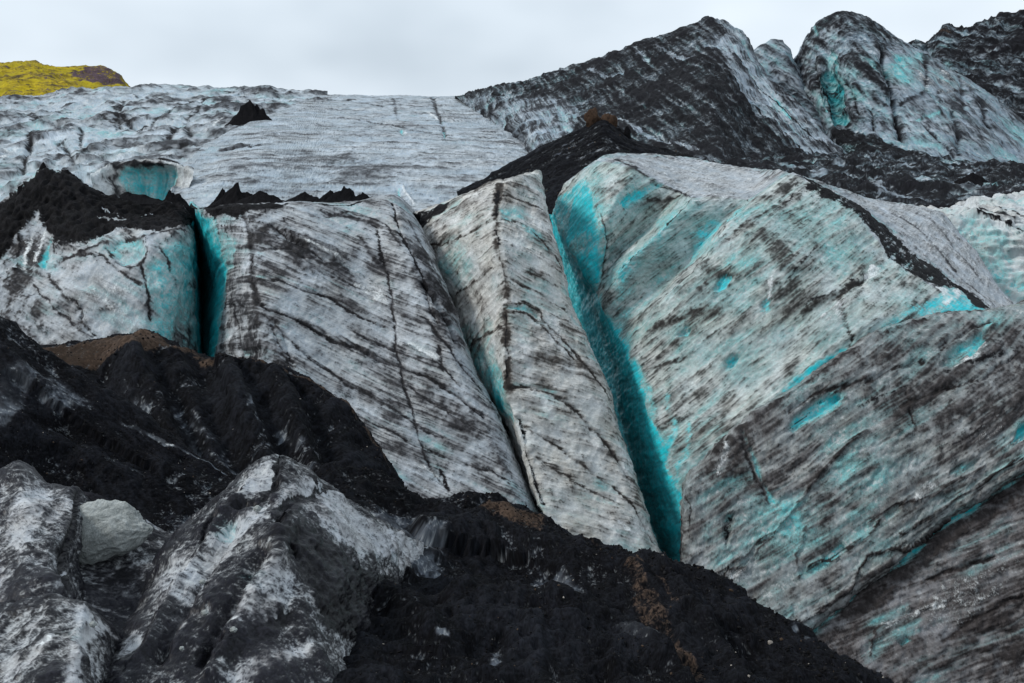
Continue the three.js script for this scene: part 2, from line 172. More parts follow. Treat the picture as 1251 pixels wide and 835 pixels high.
    [[-62.04, 20.48, -178.00], [-63.16, 22.63, -191.00], [-61.16, 23.44, -199.00], [-56.35, 23.20, -197.00], [-51.31, 22.03, -187.00]],
    [[-59.72, 15.65, -172.00], [-61.91, 17.11, -188.00], [-59.97, 17.84, -196.00], [-55.76, 17.65, -194.00], [-50.44, 16.56, -182.00]],
  ] },
  hill: { soft: 0.5, rows: [
    [[-1259.92, 367.34, -1900.00], [-920.64, 375.17, -1900.00], [-816.24, 401.27, -1900.00], [-777.09, 403.88, -1900.00], [-737.95, 401.27, -1900.00], [-685.75, 398.66, -1900.00], [-646.60, 396.05, -1900.00], [-620.50, 393.44, -1900.00], [-610.06, 390.83, -1900.00], [-568.30, 381.70, -1900.00]],
    [[-1074.25, 363.28, -1620.00], [-784.97, 369.95, -1620.00], [-687.36, 371.43, -1600.00], [-639.39, 370.75, -1590.00], [-603.75, 356.79, -1560.00], [-557.68, 358.39, -1560.00], [-536.25, 357.32, -1560.00], [-518.04, 348.75, -1560.00], [-507.32, 335.89, -1560.00], [-500.89, 327.32, -1560.00]],
    [[-981.41, 316.63, -1480.00], [-717.13, 322.73, -1480.00], [-631.51, 328.63, -1470.00], [-589.11, 328.40, -1460.00], [-561.04, 324.39, -1460.00], [-523.33, 320.18, -1450.00], [-498.44, 318.18, -1450.00], [-483.83, 317.37, -1460.00], [-476.03, 310.46, -1470.00], [-471.14, 304.44, -1480.00]],
    [[-875.32, 259.74, -1320.00], [-639.60, 265.18, -1320.00], [-567.07, 274.24, -1320.00], [-532.62, 276.96, -1320.00], [-503.61, 276.96, -1320.00], [-471.88, 275.15, -1320.00], [-449.22, 273.34, -1320.00], [-432.90, 271.52, -1320.00], [-423.83, 269.71, -1320.00], [-414.77, 265.18, -1320.00]],
    [[-762.59, 186.80, -1150.00], [-557.23, 191.54, -1150.00], [-494.04, 195.48, -1150.00], [-462.45, 199.43, -1150.00], [-434.80, 203.38, -1150.00], [-407.16, 203.38, -1150.00], [-387.41, 203.38, -1150.00], [-371.62, 203.38, -1150.00], [-363.72, 203.38, -1150.00], [-355.82, 203.38, -1150.00]],
  ] },
  ridge_h: { soft: 0.5, rows: [
    [[-19.52, 79.74, -434.00], [-5.70, 77.19, -405.00], [9.24, 77.01, -390.00], [22.05, 80.25, -380.00], [32.07, 79.20, -375.00], [41.80, 81.95, -370.00], [51.27, 85.86, -365.00], [59.96, 85.92, -360.00], [65.99, 78.73, -350.00], [69.01, 65.16, -330.00], [72.01, 51.00, -300.00], [74.02, 36.16, -260.00], [76.54, 24.88, -230.00]],
    [[-18.81, 80.50, -394.00], [-6.30, 76.77, -360.00], [4.55, 74.61, -340.00], [14.84, 76.73, -335.00], [24.82, 78.53, -330.00], [33.37, 81.36, -325.00], [42.75, 82.97, -320.00], [52.03, 85.78, -315.00], [57.59, 78.19, -300.00], [59.99, 64.50, -285.00], [63.43, 51.19, -262.00], [66.90, 35.59, -235.00], [68.44, 25.60, -210.00]],
    [[-12.28, 69.41, -354.00], [-3.01, 65.96, -325.00], [6.24, 63.36, -308.00], [15.04, 63.78, -302.00], [23.84, 65.39, -298.00], [31.60, 67.14, -294.00], [40.33, 68.82, -290.00], [47.57, 71.70, -288.00], [52.40, 66.83, -280.00], [54.98, 57.02, -270.00], [58.29, 45.59, -250.00], [62.56, 33.28, -228.00], [65.01, 24.83, -206.00]],
    [[-4.35, 55.71, -309.00], [1.26, 52.20, -282.00], [7.82, 49.61, -268.00], [15.02, 49.60, -265.00], [22.40, 50.83, -262.00], [29.50, 51.83, -258.00], [37.07, 53.29, -254.00], [41.97, 54.95, -252.00], [45.76, 51.94, -250.00], [48.52, 46.17, -244.00], [53.18, 39.14, -235.00], [57.57, 30.32, -218.00], [60.37, 23.56, -200.00]],
    [[1.76, 43.88, -269.00], [4.94, 40.47, -244.00], [9.48, 38.16, -232.00], [15.24, 37.83, -230.00], [21.38, 38.44, -228.00], [27.74, 39.02, -225.00], [33.93, 39.57, -222.00], [37.25, 40.12, -220.00], [39.97, 38.91, -220.00], [42.60, 35.86, -218.00], [46.96, 31.97, -214.00], [52.02, 26.96, -205.00], [55.32, 22.09, -192.00]],
    [[3.94, 32.54, -234.00], [6.71, 29.35, -210.00], [10.23, 27.82, -200.00], [14.89, 27.40, -198.00], [20.12, 27.39, -196.00], [25.65, 27.65, -194.00], [30.26, 27.89, -192.00], [32.56, 27.99, -190.00], [34.52, 27.73, -190.00], [36.86, 26.56, -190.00], [40.35, 24.86, -188.00], [44.80, 22.43, -184.00], [49.45, 19.50, -178.00]],
    [[4.03, 20.84, -199.00], [6.55, 18.69, -175.00], [8.95, 17.52, -164.00], [12.74, 17.30, -162.00], [16.98, 17.31, -160.00], [21.32, 17.31, -158.00], [25.07, 17.41, -157.00], [27.05, 17.41, -156.00], [28.55, 17.30, -156.00], [30.27, 16.88, -156.00], [33.16, 16.34, -156.00], [37.45, 15.59, -156.00], [42.80, 14.73, -156.00]],
  ] },
  peak_i: { soft: 0.4, rows: [
    [[71.03, 80.68, -370.00], [77.38, 85.77, -370.00], [83.73, 88.31, -370.00], [88.05, 84.50, -370.00], [95.17, 75.60, -370.00], [102.79, 65.44, -370.00]],
    [[63.35, 75.36, -330.00], [68.11, 81.48, -330.00], [74.91, 83.41, -330.00], [77.63, 78.31, -330.00], [81.48, 70.83, -330.00], [87.15, 60.63, -330.00]],
    [[63.71, 63.28, -315.00], [69.12, 66.96, -315.00], [73.67, 69.12, -315.00], [76.69, 66.96, -315.00], [79.94, 62.20, -315.00], [84.27, 54.63, -315.00]],
    [[64.73, 50.15, -295.00], [70.81, 52.17, -295.00], [74.86, 54.20, -295.00], [76.89, 53.19, -295.00], [78.92, 51.16, -295.00], [81.96, 47.11, -295.00]],
    [[66.67, 37.55, -270.00], [71.30, 39.41, -270.00], [74.08, 40.33, -270.00], [75.94, 40.33, -270.00], [77.79, 39.41, -270.00], [79.65, 37.55, -270.00]],
  ] },
  dome_j: { soft: 0.5, rows: [
    [[91.90, 84.48, -400.00], [98.76, 94.09, -400.00], [105.63, 99.59, -400.00], [112.50, 102.34, -400.00], [120.74, 99.59, -400.00], [130.36, 91.35, -400.00], [144.09, 84.48, -400.00], [160.58, 76.24, -400.00], [182.55, 62.50, -400.00], [242.67, 45.44, -395.00]],
    [[81.85, 80.65, -350.00], [84.95, 87.55, -345.00], [88.15, 91.42, -340.00], [93.30, 92.84, -335.00], [100.89, 90.77, -335.00], [106.41, 86.40, -335.00], [119.60, 77.64, -332.00], [130.55, 68.82, -328.00], [142.75, 55.49, -320.00], [190.28, 41.65, -315.00]],
    [[77.86, 68.25, -318.00], [80.26, 74.80, -318.00], [85.03, 79.50, -322.00], [88.31, 79.69, -314.00], [94.39, 78.32, -312.00], [99.96, 74.89, -312.00], [110.53, 67.59, -308.00], [120.35, 60.22, -305.00], [131.91, 47.59, -298.00], [175.98, 34.71, -293.00]],
    [[77.16, 57.18, -300.00], [78.30, 63.37, -302.00], [82.98, 68.67, -311.00], [84.43, 68.05, -298.00], [90.06, 67.17, -295.00], [95.97, 64.76, -297.00], [103.67, 58.06, -290.00], [112.45, 51.74, -287.00], [122.98, 40.87, -280.00], [164.23, 28.80, -275.00]],
    [[76.98, 50.29, -290.00], [77.65, 54.46, -291.00], [81.15, 57.61, -298.00], [81.83, 56.86, -284.00], [86.75, 55.87, -281.00], [92.55, 55.10, -284.00], [97.76, 49.21, -274.00], [105.05, 43.67, -270.00], [114.18, 35.54, -262.00], [152.59, 24.27, -257.00]],
    [[74.94, 45.35, -278.00], [75.54, 46.92, -276.00], [77.06, 47.67, -276.00], [79.06, 46.66, -268.00], [83.09, 45.41, -265.00], [87.49, 44.51, -264.00], [91.87, 40.70, -256.00], [97.70, 36.78, -252.00], [105.93, 30.54, -245.00], [141.68, 20.03, -240.00]],
    [[67.74, 34.77, -250.00], [68.90, 35.34, -248.00], [70.88, 35.90, -246.00], [73.05, 34.82, -242.00], [76.25, 33.10, -238.00], [79.49, 31.55, -235.00], [83.17, 29.30, -230.00], [88.40, 27.80, -228.00], [97.28, 25.11, -225.00], [129.87, 15.49, -220.00]],
    [[58.25, 18.83, -215.00], [59.73, 18.83, -215.00], [61.95, 18.83, -215.00], [64.90, 18.83, -215.00], [68.89, 18.83, -215.00], [72.72, 18.83, -215.00], [77.75, 18.83, -215.00], [83.36, 18.83, -215.00], [92.96, 18.83, -215.00], [123.97, 9.74, -210.00]],
  ] },
  peak_k: { soft: 0.35, rows: [
    [[167.68, 115.18, -520.00], [176.61, 120.54, -520.00], [185.54, 124.11, -520.00], [194.46, 124.11, -520.00], [206.96, 126.96, -520.00], [219.46, 129.46, -520.00], [237.32, 133.04, -520.00], [330.18, 135.18, -520.00]],
    [[150.78, 112.34, -455.00], [152.52, 114.51, -450.00], [157.24, 112.22, -452.00], [163.03, 118.84, -450.00], [169.83, 117.60, -450.00], [178.79, 120.69, -450.00], [193.63, 123.78, -450.00], [273.99, 125.64, -450.00]],
    [[141.61, 101.15, -430.00], [146.63, 102.63, -430.00], [151.36, 101.15, -430.00], [156.38, 104.99, -430.00], [163.17, 104.99, -430.00], [172.03, 106.76, -430.00], [185.91, 109.12, -430.00], [262.70, 110.90, -430.00]],
    [[134.77, 86.92, -405.00], [140.33, 87.76, -405.00], [145.34, 87.76, -405.00], [150.07, 88.32, -405.00], [156.46, 88.32, -405.00], [163.97, 88.87, -405.00], [175.94, 89.71, -405.00], [248.26, 91.38, -405.00]],
    [[129.94, 66.32, -375.00], [135.09, 66.32, -375.00], [138.95, 66.32, -375.00], [144.10, 66.32, -375.00], [149.25, 66.32, -375.00], [155.69, 66.32, -375.00], [164.71, 66.32, -375.00], [231.67, 67.87, -375.00]],
    [[122.48, 43.78, -340.00], [125.98, 43.78, -340.00], [129.48, 43.78, -340.00], [134.16, 43.78, -340.00], [138.83, 43.78, -340.00], [143.50, 43.78, -340.00], [151.67, 43.78, -340.00], [212.38, 45.19, -340.00]],
  ] },
  apron: { soft: 0.5, rows: [
    [[21.71, 32.68, -235.00], [33.01, 33.17, -235.00], [44.30, 33.17, -235.00], [55.84, 32.98, -236.00], [65.56, 33.31, -236.00], [76.57, 34.20, -240.00], [86.46, 33.87, -240.00], [97.15, 33.82, -242.00], [113.50, 34.07, -245.00], [157.25, 33.40, -245.00]],
    [[18.94, 30.62, -205.00], [28.79, 30.90, -205.00], [38.84, 31.34, -206.00], [49.21, 31.64, -208.00], [57.79, 32.50, -208.00], [68.27, 33.73, -214.00], [77.09, 32.56, -214.00], [86.71, 31.67, -216.00], [100.99, 31.82, -218.00], [139.92, 31.22, -218.00]],
    [[16.17, 23.50, -175.00], [24.58, 23.74, -175.00], [32.99, 23.74, -175.00], [41.64, 23.87, -176.00], [48.90, 24.60, -176.00], [58.06, 25.94, -182.00], [65.56, 25.44, -182.00], [73.87, 25.21, -184.00], [87.09, 25.50, -188.00], [120.66, 24.98, -188.00]],
    [[13.67, 17.03, -148.00], [20.79, 17.23, -148.00], [27.90, 17.43, -148.00], [35.02, 17.64, -148.00], [41.67, 18.29, -150.00], [48.49, 18.95, -152.00], [54.76, 18.95, -152.00], [61.02, 18.95, -152.00], [72.27, 19.45, -156.00], [100.13, 19.02, -156.00]],
    [[11.82, 11.21, -128.00], [17.98, 11.21, -128.00], [24.13, 11.21, -128.00], [30.29, 11.21, -128.00], [35.56, 12.09, -128.00], [40.84, 12.53, -128.00], [46.11, 12.53, -128.00], [51.38, 12.53, -128.00], [59.30, 12.53, -128.00], [82.15, 12.18, -128.00]],
  ] },
  cone_l: { soft: 0.35, rows: [
    [[-6.30, 16.11, -140.00], [-1.49, 18.51, -140.00], [3.32, 20.91, -140.00], [7.16, 23.32, -140.00], [11.01, 24.28, -140.00], [15.82, 22.36, -140.00], [21.59, 20.43, -140.00], [29.28, 18.03, -140.00]],
    [[-5.49, 15.21, -122.00], [-2.97, 16.46, -122.00], [2.02, 19.00, -120.00], [6.44, 20.87, -118.00], [9.04, 22.14, -117.00], [12.01, 19.73, -117.00], [16.98, 18.60, -118.00], [25.10, 16.11, -120.00]],
    [[-5.52, 13.11, -114.00], [-2.60, 13.93, -113.00], [2.23, 15.30, -110.00], [6.06, 16.35, -107.00], [8.48, 17.14, -106.00], [11.50, 16.13, -107.00], [16.06, 15.38, -109.00], [23.42, 13.65, -112.00]],
    [[-5.44, 10.28, -105.00], [-2.39, 10.68, -104.00], [2.39, 11.27, -101.00], [5.69, 11.81, -98.00], [8.16, 12.16, -97.00], [11.07, 11.95, -98.00], [15.23, 11.76, -101.00], [21.96, 11.00, -105.00]],
    [[-5.08, 6.56, -98.00], [-2.23, 6.83, -97.00], [2.25, 7.34, -95.00], [5.34, 7.42, -92.00], [7.87, 7.42, -92.00], [10.83, 7.51, -93.00], [14.65, 7.34, -95.00], [20.50, 7.24, -98.00]],
  ] },
  bank_m: { soft: 0.5, rows: [
    [[-34.51, -2.13, -57.00], [-27.55, -1.85, -58.00], [-22.96, -1.20, -57.50], [-20.02, -0.88, -57.00], [-16.89, -0.72, -57.00], [-14.61, -1.53, -56.50], [-12.37, -1.67, -56.00], [-9.12, -2.74, -55.00], [-6.24, -4.86, -53.00], [-4.26, -7.23, -51.00], [-2.57, -8.46, -49.00]],
    [[-31.62, -1.09, -52.00], [-25.32, -0.82, -53.00], [-21.11, -0.23, -52.50], [-18.41, 0.05, -52.00], [-15.55, 0.20, -52.00], [-13.46, -0.55, -51.50], [-11.40, -0.68, -51.00], [-8.43, -1.67, -50.00], [-5.79, -3.61, -48.00], [-3.96, -5.77, -46.00], [-2.43, -6.88, -44.00]],
    [[-29.80, -1.77, -49.00], [-23.88, -1.53, -50.00], [-19.84, -0.87, -49.50], [-17.18, -0.69, -49.00], [-15.15, -0.46, -49.50], [-13.06, -0.97, -49.70], [-11.06, -1.08, -49.80], [-8.36, -2.03, -48.80], [-5.92, -3.79, -47.00], [-4.14, -5.85, -45.20], [-2.61, -6.93, -43.40]],
    [[-28.28, -3.05, -46.50], [-22.69, -2.85, -47.50], [-18.58, -2.40, -47.00], [-16.25, -2.07, -46.80], [-14.00, -1.88, -46.80], [-12.13, -2.07, -46.80], [-10.30, -2.27, -46.80], [-8.12, -2.88, -46.30], [-6.08, -4.31, -45.30], [-4.28, -6.00, -44.00], [-2.79, -7.02, -42.50]],
    [[-25.85, -4.54, -42.50], [-20.78, -4.41, -43.50], [-17.11, -3.88, -43.30], [-15.00, -3.69, -43.20], [-12.86, -3.62, -43.00], [-11.15, -3.74, -43.00], [-9.47, -3.85, -43.00], [-7.66, -4.25, -42.80], [-6.00, -4.98, -42.50], [-4.34, -6.19, -42.00], [-2.97, -7.17, -41.00]],
    [[-23.41, -5.43, -38.50], [-18.87, -5.36, -39.50], [-15.42, -4.89, -39.00], [-13.54, -4.78, -39.00], [-11.52, -4.72, -38.50], [-9.98, -4.77, -38.50], [-8.47, -4.83, -38.50], [-6.97, -4.93, -38.50], [-5.64, -5.37, -39.00], [-4.17, -6.36, -39.00], [-2.92, -7.26, -38.50]],
    [[-20.07, -5.68, -33.00], [-16.24, -5.66, -34.00], [-13.04, -5.27, -33.00], [-11.28, -5.19, -32.50], [-9.72, -5.19, -32.50], [-8.43, -5.19, -32.50], [-7.15, -5.19, -32.50], [-5.97, -5.50, -33.00], [-4.92, -5.90, -34.00], [-3.74, -6.79, -35.00], [-2.73, -7.73, -36.00]],
  ] },
  spur_n: { soft: 0.5, rows: [
    [[-25.66, 2.09, -42.00], [-20.66, 1.26, -43.00], [-18.16, 0.04, -42.00], [-16.52, -0.98, -41.50], [-14.63, -2.13, -41.00], [-12.92, -3.13, -40.50], [-11.11, -4.35, -40.00], [-9.16, -5.33, -39.50]],
    [[-23.72, 2.75, -39.00], [-19.11, 1.99, -40.00], [-16.75, 0.84, -39.00], [-15.22, -0.12, -38.50], [-13.45, -1.19, -38.00], [-11.86, -2.12, -37.50], [-10.18, -3.27, -37.00], [-8.36, -4.17, -36.50]],
    [[-21.89, 0.43, -36.00], [-17.67, -0.32, -37.00], [-15.68, -0.81, -36.50], [-14.55, -1.32, -36.50], [-13.08, -2.20, -36.60], [-11.64, -3.01, -36.40], [-10.08, -3.79, -36.20], [-8.39, -4.36, -36.00]],
    [[-20.07, -1.64, -33.00], [-16.24, -2.39, -34.00], [-14.61, -2.63, -34.00], [-13.87, -3.02, -34.50], [-12.75, -3.38, -35.00], [-11.43, -3.76, -35.00], [-9.87, -4.15, -35.00], [-8.35, -4.48, -35.20]],
    [[-18.25, -3.35, -30.00], [-14.81, -4.10, -31.00], [-13.75, -4.23, -32.00], [-13.27, -4.41, -33.00], [-12.43, -4.52, -33.80], [-11.10, -4.61, -34.00], [-9.79, -4.70, -34.30], [-8.21, -4.81, -34.60]],
    [[-16.42, -4.68, -27.00], [-13.38, -5.43, -28.00], [-12.46, -5.63, -29.00], [-12.26, -5.71, -30.50], [-11.59, -5.68, -31.50], [-10.29, -5.46, -31.50], [-8.99, -5.42, -31.50], [-7.47, -5.42, -31.50]],
  ] },
  mound_o: { soft: 0.5, rows: [
    [[-19.77, -4.74, -32.50], [-15.76, -4.59, -33.00], [-14.18, -4.36, -33.00], [-13.61, -4.14, -33.00], [-12.82, -4.48, -33.00], [-12.02, -4.70, -33.00], [-11.34, -5.04, -33.00], [-10.78, -5.50, -33.00]],
    [[-17.94, -3.70, -29.50], [-14.33, -3.55, -30.00], [-12.89, -3.25, -30.00], [-12.43, -3.06, -30.00], [-11.56, -3.58, -29.50], [-10.63, -3.65, -29.00], [-10.39, -3.87, -29.00], [-10.76, -4.35, -30.50]],
    [[-16.42, -4.13, -27.00], [-13.14, -4.01, -27.50], [-11.81, -3.86, -27.50], [-11.04, -3.76, -27.00], [-10.45, -3.94, -27.00], [-10.04, -4.06, -27.20], [-10.11, -4.34, -27.80], [-10.57, -4.91, -29.50]],
    [[-15.20, -4.68, -25.00], [-12.18, -4.60, -25.50], [-10.91, -4.49, -25.40], [-10.22, -4.37, -25.00], [-9.74, -4.42, -25.00], [-9.66, -4.62, -25.60], [-9.82, -4.94, -26.40], [-10.22, -5.43, -28.00]],
    [[-14.29, -5.37, -23.50], [-11.46, -5.32, -24.00], [-10.22, -5.19, -23.80], [-9.57, -4.99, -23.40], [-9.12, -4.94, -23.40], [-9.10, -5.11, -24.20], [-9.23, -5.40, -25.00], [-9.60, -5.87, -26.50]],
    [[-13.68, -6.07, -22.50], [-10.99, -6.04, -23.00], [-9.79, -5.91, -22.80], [-9.16, -5.73, -22.40], [-8.70, -5.65, -22.40], [-8.61, -5.86, -23.20], [-8.73, -6.14, -24.00], [-9.10, -6.61, -25.50]],
  ] },
  hollow_p: { soft: 0.5, rows: [
    [[-11.85, -3.82, -30.50], [-10.93, -3.76, -30.00], [-10.21, -3.97, -30.00], [-9.49, -4.34, -30.00], [-8.77, -4.79, -30.00], [-7.94, -5.00, -30.00]],
    [[-11.25, -4.51, -29.50], [-10.62, -4.48, -29.30], [-9.90, -4.56, -29.20], [-9.14, -4.76, -29.20], [-8.43, -5.06, -29.20], [-7.78, -5.23, -29.00]],
    [[-10.34, -5.13, -27.40], [-10.18, -5.32, -28.20], [-9.57, -5.35, -28.40], [-8.82, -5.28, -28.20], [-8.22, -5.30, -27.80], [-7.66, -5.34, -27.50]],
    [[-9.74, -5.67, -26.00], [-9.51, -5.86, -26.60], [-9.03, -6.03, -26.80], [-8.30, -6.03, -26.40], [-7.81, -5.89, -25.80], [-7.42, -5.89, -25.40]],
    [[-8.80, -6.17, -23.50], [-8.58, -6.30, -24.00], [-8.09, -6.30, -24.00], [-7.59, -6.30, -24.00], [-7.28, -6.25, -23.80], [-6.95, -6.17, -23.50]],
  ] },
  mound_q: { soft: 0.5, rows: [
    [[-9.28, -5.82, -30.00], [-8.42, -4.84, -31.00], [-7.48, -4.01, -32.00], [-6.71, -3.52, -32.50], [-6.20, -3.50, -33.00], [-5.37, -4.08, -33.50], [-4.50, -4.66, -33.50], [-3.43, -5.48, -34.30], [-1.66, -6.92, -37.00]],
    [[-8.17, -5.85, -26.00], [-7.80, -4.67, -27.60], [-7.24, -3.87, -29.00], [-6.60, -3.16, -30.00], [-5.94, -2.78, -30.50], [-5.10, -3.42, -31.00], [-4.32, -4.19, -31.40], [-3.48, -4.98, -32.60], [-2.05, -6.67, -37.00]],
    [[-7.84, -6.06, -24.00], [-7.39, -5.23, -25.60], [-6.87, -4.53, -27.00], [-6.21, -3.90, -27.80], [-5.49, -3.53, -28.20], [-4.76, -4.05, -28.80], [-4.12, -4.62, -29.20], [-3.44, -5.35, -30.60], [-2.36, -7.13, -36.00]],
    [[-7.66, -6.17, -22.60], [-7.12, -5.60, -23.80], [-6.58, -5.06, -25.00], [-5.91, -4.51, -25.80], [-5.17, -4.27, -26.20], [-4.48, -4.61, -26.80], [-3.96, -5.13, -27.40], [-3.43, -5.83, -28.80], [-2.62, -7.52, -34.50]],
    [[-7.50, -6.27, -21.60], [-6.93, -5.96, -22.40], [-6.36, -5.58, -23.40], [-5.66, -5.19, -24.20], [-4.91, -4.98, -24.60], [-4.22, -5.23, -25.00], [-3.75, -5.64, -25.60], [-3.32, -6.30, -27.20], [-2.73, -7.99, -33.00]],
    [[-7.22, -6.54, -20.60], [-6.71, -6.30, -21.20], [-6.10, -6.16, -22.00], [-5.41, -5.91, -22.80], [-4.68, -5.78, -23.20], [-3.98, -5.96, -23.60], [-3.55, -6.27, -24.20], [-3.15, -6.87, -25.80], [-2.57, -8.46, -31.00]],
    [[-6.87, -6.83, -19.40], [-6.33, -6.83, -19.80], [-5.71, -6.76, -20.40], [-5.01, -6.67, -21.00], [-4.34, -6.65, -21.40], [-3.71, -6.78, -21.80], [-3.32, -6.96, -22.40], [-2.96, -7.46, -24.00], [-2.40, -9.01, -29.00]],
  ] },
  mound_r: { soft: 0.5, rows: [
    [[-14.90, -5.98, -24.50], [-11.94, -5.97, -25.00], [-10.74, -5.79, -25.00], [-9.71, -5.62, -25.00], [-9.02, -5.74, -25.00], [-8.51, -6.14, -25.00], [-8.16, -6.57, -25.00]],
    [[-13.81, -5.34, -22.70], [-11.08, -5.33, -23.20], [-9.88, -5.13, -23.00], [-8.86, -4.85, -22.80], [-8.09, -4.94, -22.60], [-7.79, -5.44, -22.80], [-7.84, -6.12, -23.60]],
    [[-12.77, -5.49, -21.00], [-10.27, -5.50, -21.50], [-9.15, -5.38, -21.30], [-8.23, -5.16, -21.00], [-7.57, -5.23, -20.90], [-7.36, -5.57, -21.20], [-7.46, -6.08, -22.00]],
    [[-11.86, -5.77, -19.50], [-9.55, -5.80, -20.00], [-8.51, -5.68, -19.80], [-7.71, -5.52, -19.50], [-7.15, -5.55, -19.50], [-6.98, -5.77, -19.80], [-7.10, -6.26, -20.60]],
    [[-10.95, -6.19, -18.00], [-8.84, -6.26, -18.50], [-7.86, -6.13, -18.30], [-7.15, -6.00, -18.10], [-6.63, -6.00, -18.10], [-6.49, -6.16, -18.40], [-6.61, -6.56, -19.20]],
  ] },
  bank_s: { soft: 0.5, rows: [
    [[-8.02, -6.04, -43.00], [-6.84, -5.33, -44.00], [-5.24, -5.39, -44.50], [-3.17, -6.58, -45.50], [-0.68, -6.56, -46.00], [1.77, -7.48, -44.00], [3.42, -7.95, -42.00], [5.04, -8.06, -40.00], [5.72, -8.10, -39.00], [6.49, -8.10, -38.00], [8.14, -8.95, -35.00], [10.08, -9.81, -32.00], [11.92, -10.39, -30.00]],
    [[-7.38, -4.89, -39.00], [-6.33, -4.24, -40.00], [-4.88, -4.30, -40.50], [-3.01, -5.37, -41.50], [-0.74, -5.35, -42.00], [1.50, -6.20, -40.00], [2.99, -6.62, -38.00], [4.44, -6.71, -36.00], [5.04, -6.74, -35.00], [5.71, -6.74, -34.00], [7.12, -7.46, -31.00], [8.74, -8.16, -28.00], [10.26, -8.62, -26.00]],
    [[-6.95, -4.94, -37.00], [-5.89, -4.76, -38.00], [-4.65, -4.79, -38.60], [-2.85, -5.64, -39.40], [-0.97, -5.94, -39.60], [1.03, -6.43, -38.00], [2.66, -6.74, -36.00], [4.06, -6.80, -34.30], [4.71, -6.87, -33.50], [5.34, -7.00, -32.60], [6.54, -7.66, -29.80], [7.96, -8.24, -27.00], [9.18, -8.63, -25.00]],
    [[-6.50, -5.35, -35.00], [-5.25, -5.55, -35.50], [-3.85, -5.73, -35.60], [-2.23, -6.45, -35.80], [-0.63, -6.90, -35.80], [0.88, -6.83, -35.20], [2.41, -6.85, -34.20], [3.86, -7.00, -32.60], [4.42, -7.15, -31.80], [4.96, -7.35, -30.80], [5.92, -7.86, -28.30], [7.17, -8.37, -25.80], [8.15, -8.78, -24.00]],
    [[-5.88, -5.77, -32.00], [-4.63, -5.99, -32.00], [-3.42, -6.21, -32.00], [-1.88, -6.69, -32.00], [-0.34, -6.78, -32.40], [1.04, -6.95, -32.60], [2.44, -7.04, -31.60], [3.51, -7.18, -30.00], [3.98, -7.33, -29.20], [4.39, -7.45, -28.20], [5.19, -7.95, -26.40], [6.25, -8.39, -24.30], [7.12, -8.81, -22.80]],
    [[-5.18, -6.24, -28.60], [-4.16, -6.28, -28.80], [-3.10, -6.32, -29.00], [-1.57, -6.37, -29.50], [-0.11, -6.56, -29.60], [1.29, -6.51, -29.20], [2.29, -7.02, -28.60], [3.13, -7.24, -27.40], [3.54, -7.41, -26.80], [3.87, -7.58, -26.00], [4.55, -8.02, -24.60], [5.47, -8.42, -22.80], [6.27, -8.75, -21.50]],
    [[-4.47, -6.48, -25.00], [-3.56, -6.53, -25.20], [-2.63, -6.64, -25.40], [-1.33, -6.69, -25.60], [-0.01, -6.81, -25.80], [1.23, -6.88, -25.80], [2.03, -7.06, -25.40], [2.77, -7.23, -24.80], [3.11, -7.35, -24.30], [3.41, -7.53, -23.80], [4.06, -7.95, -22.80], [4.89, -8.30, -21.30], [5.61, -8.64, -20.20]],
    [[-3.67, -6.79, -20.50], [-2.89, -6.79, -20.50], [-2.12, -6.79, -20.50], [-1.06, -6.79, -20.50], [-0.01, -6.79, -20.50], [0.98, -6.86, -20.50], [1.64, -7.00, -20.50], [2.29, -7.22, -20.50], [2.63, -7.36, -20.50], [2.94, -7.57, -20.50], [3.65, -8.06, -20.50], [4.71, -8.91, -20.50], [5.70, -9.61, -20.50]],
  ] },
};
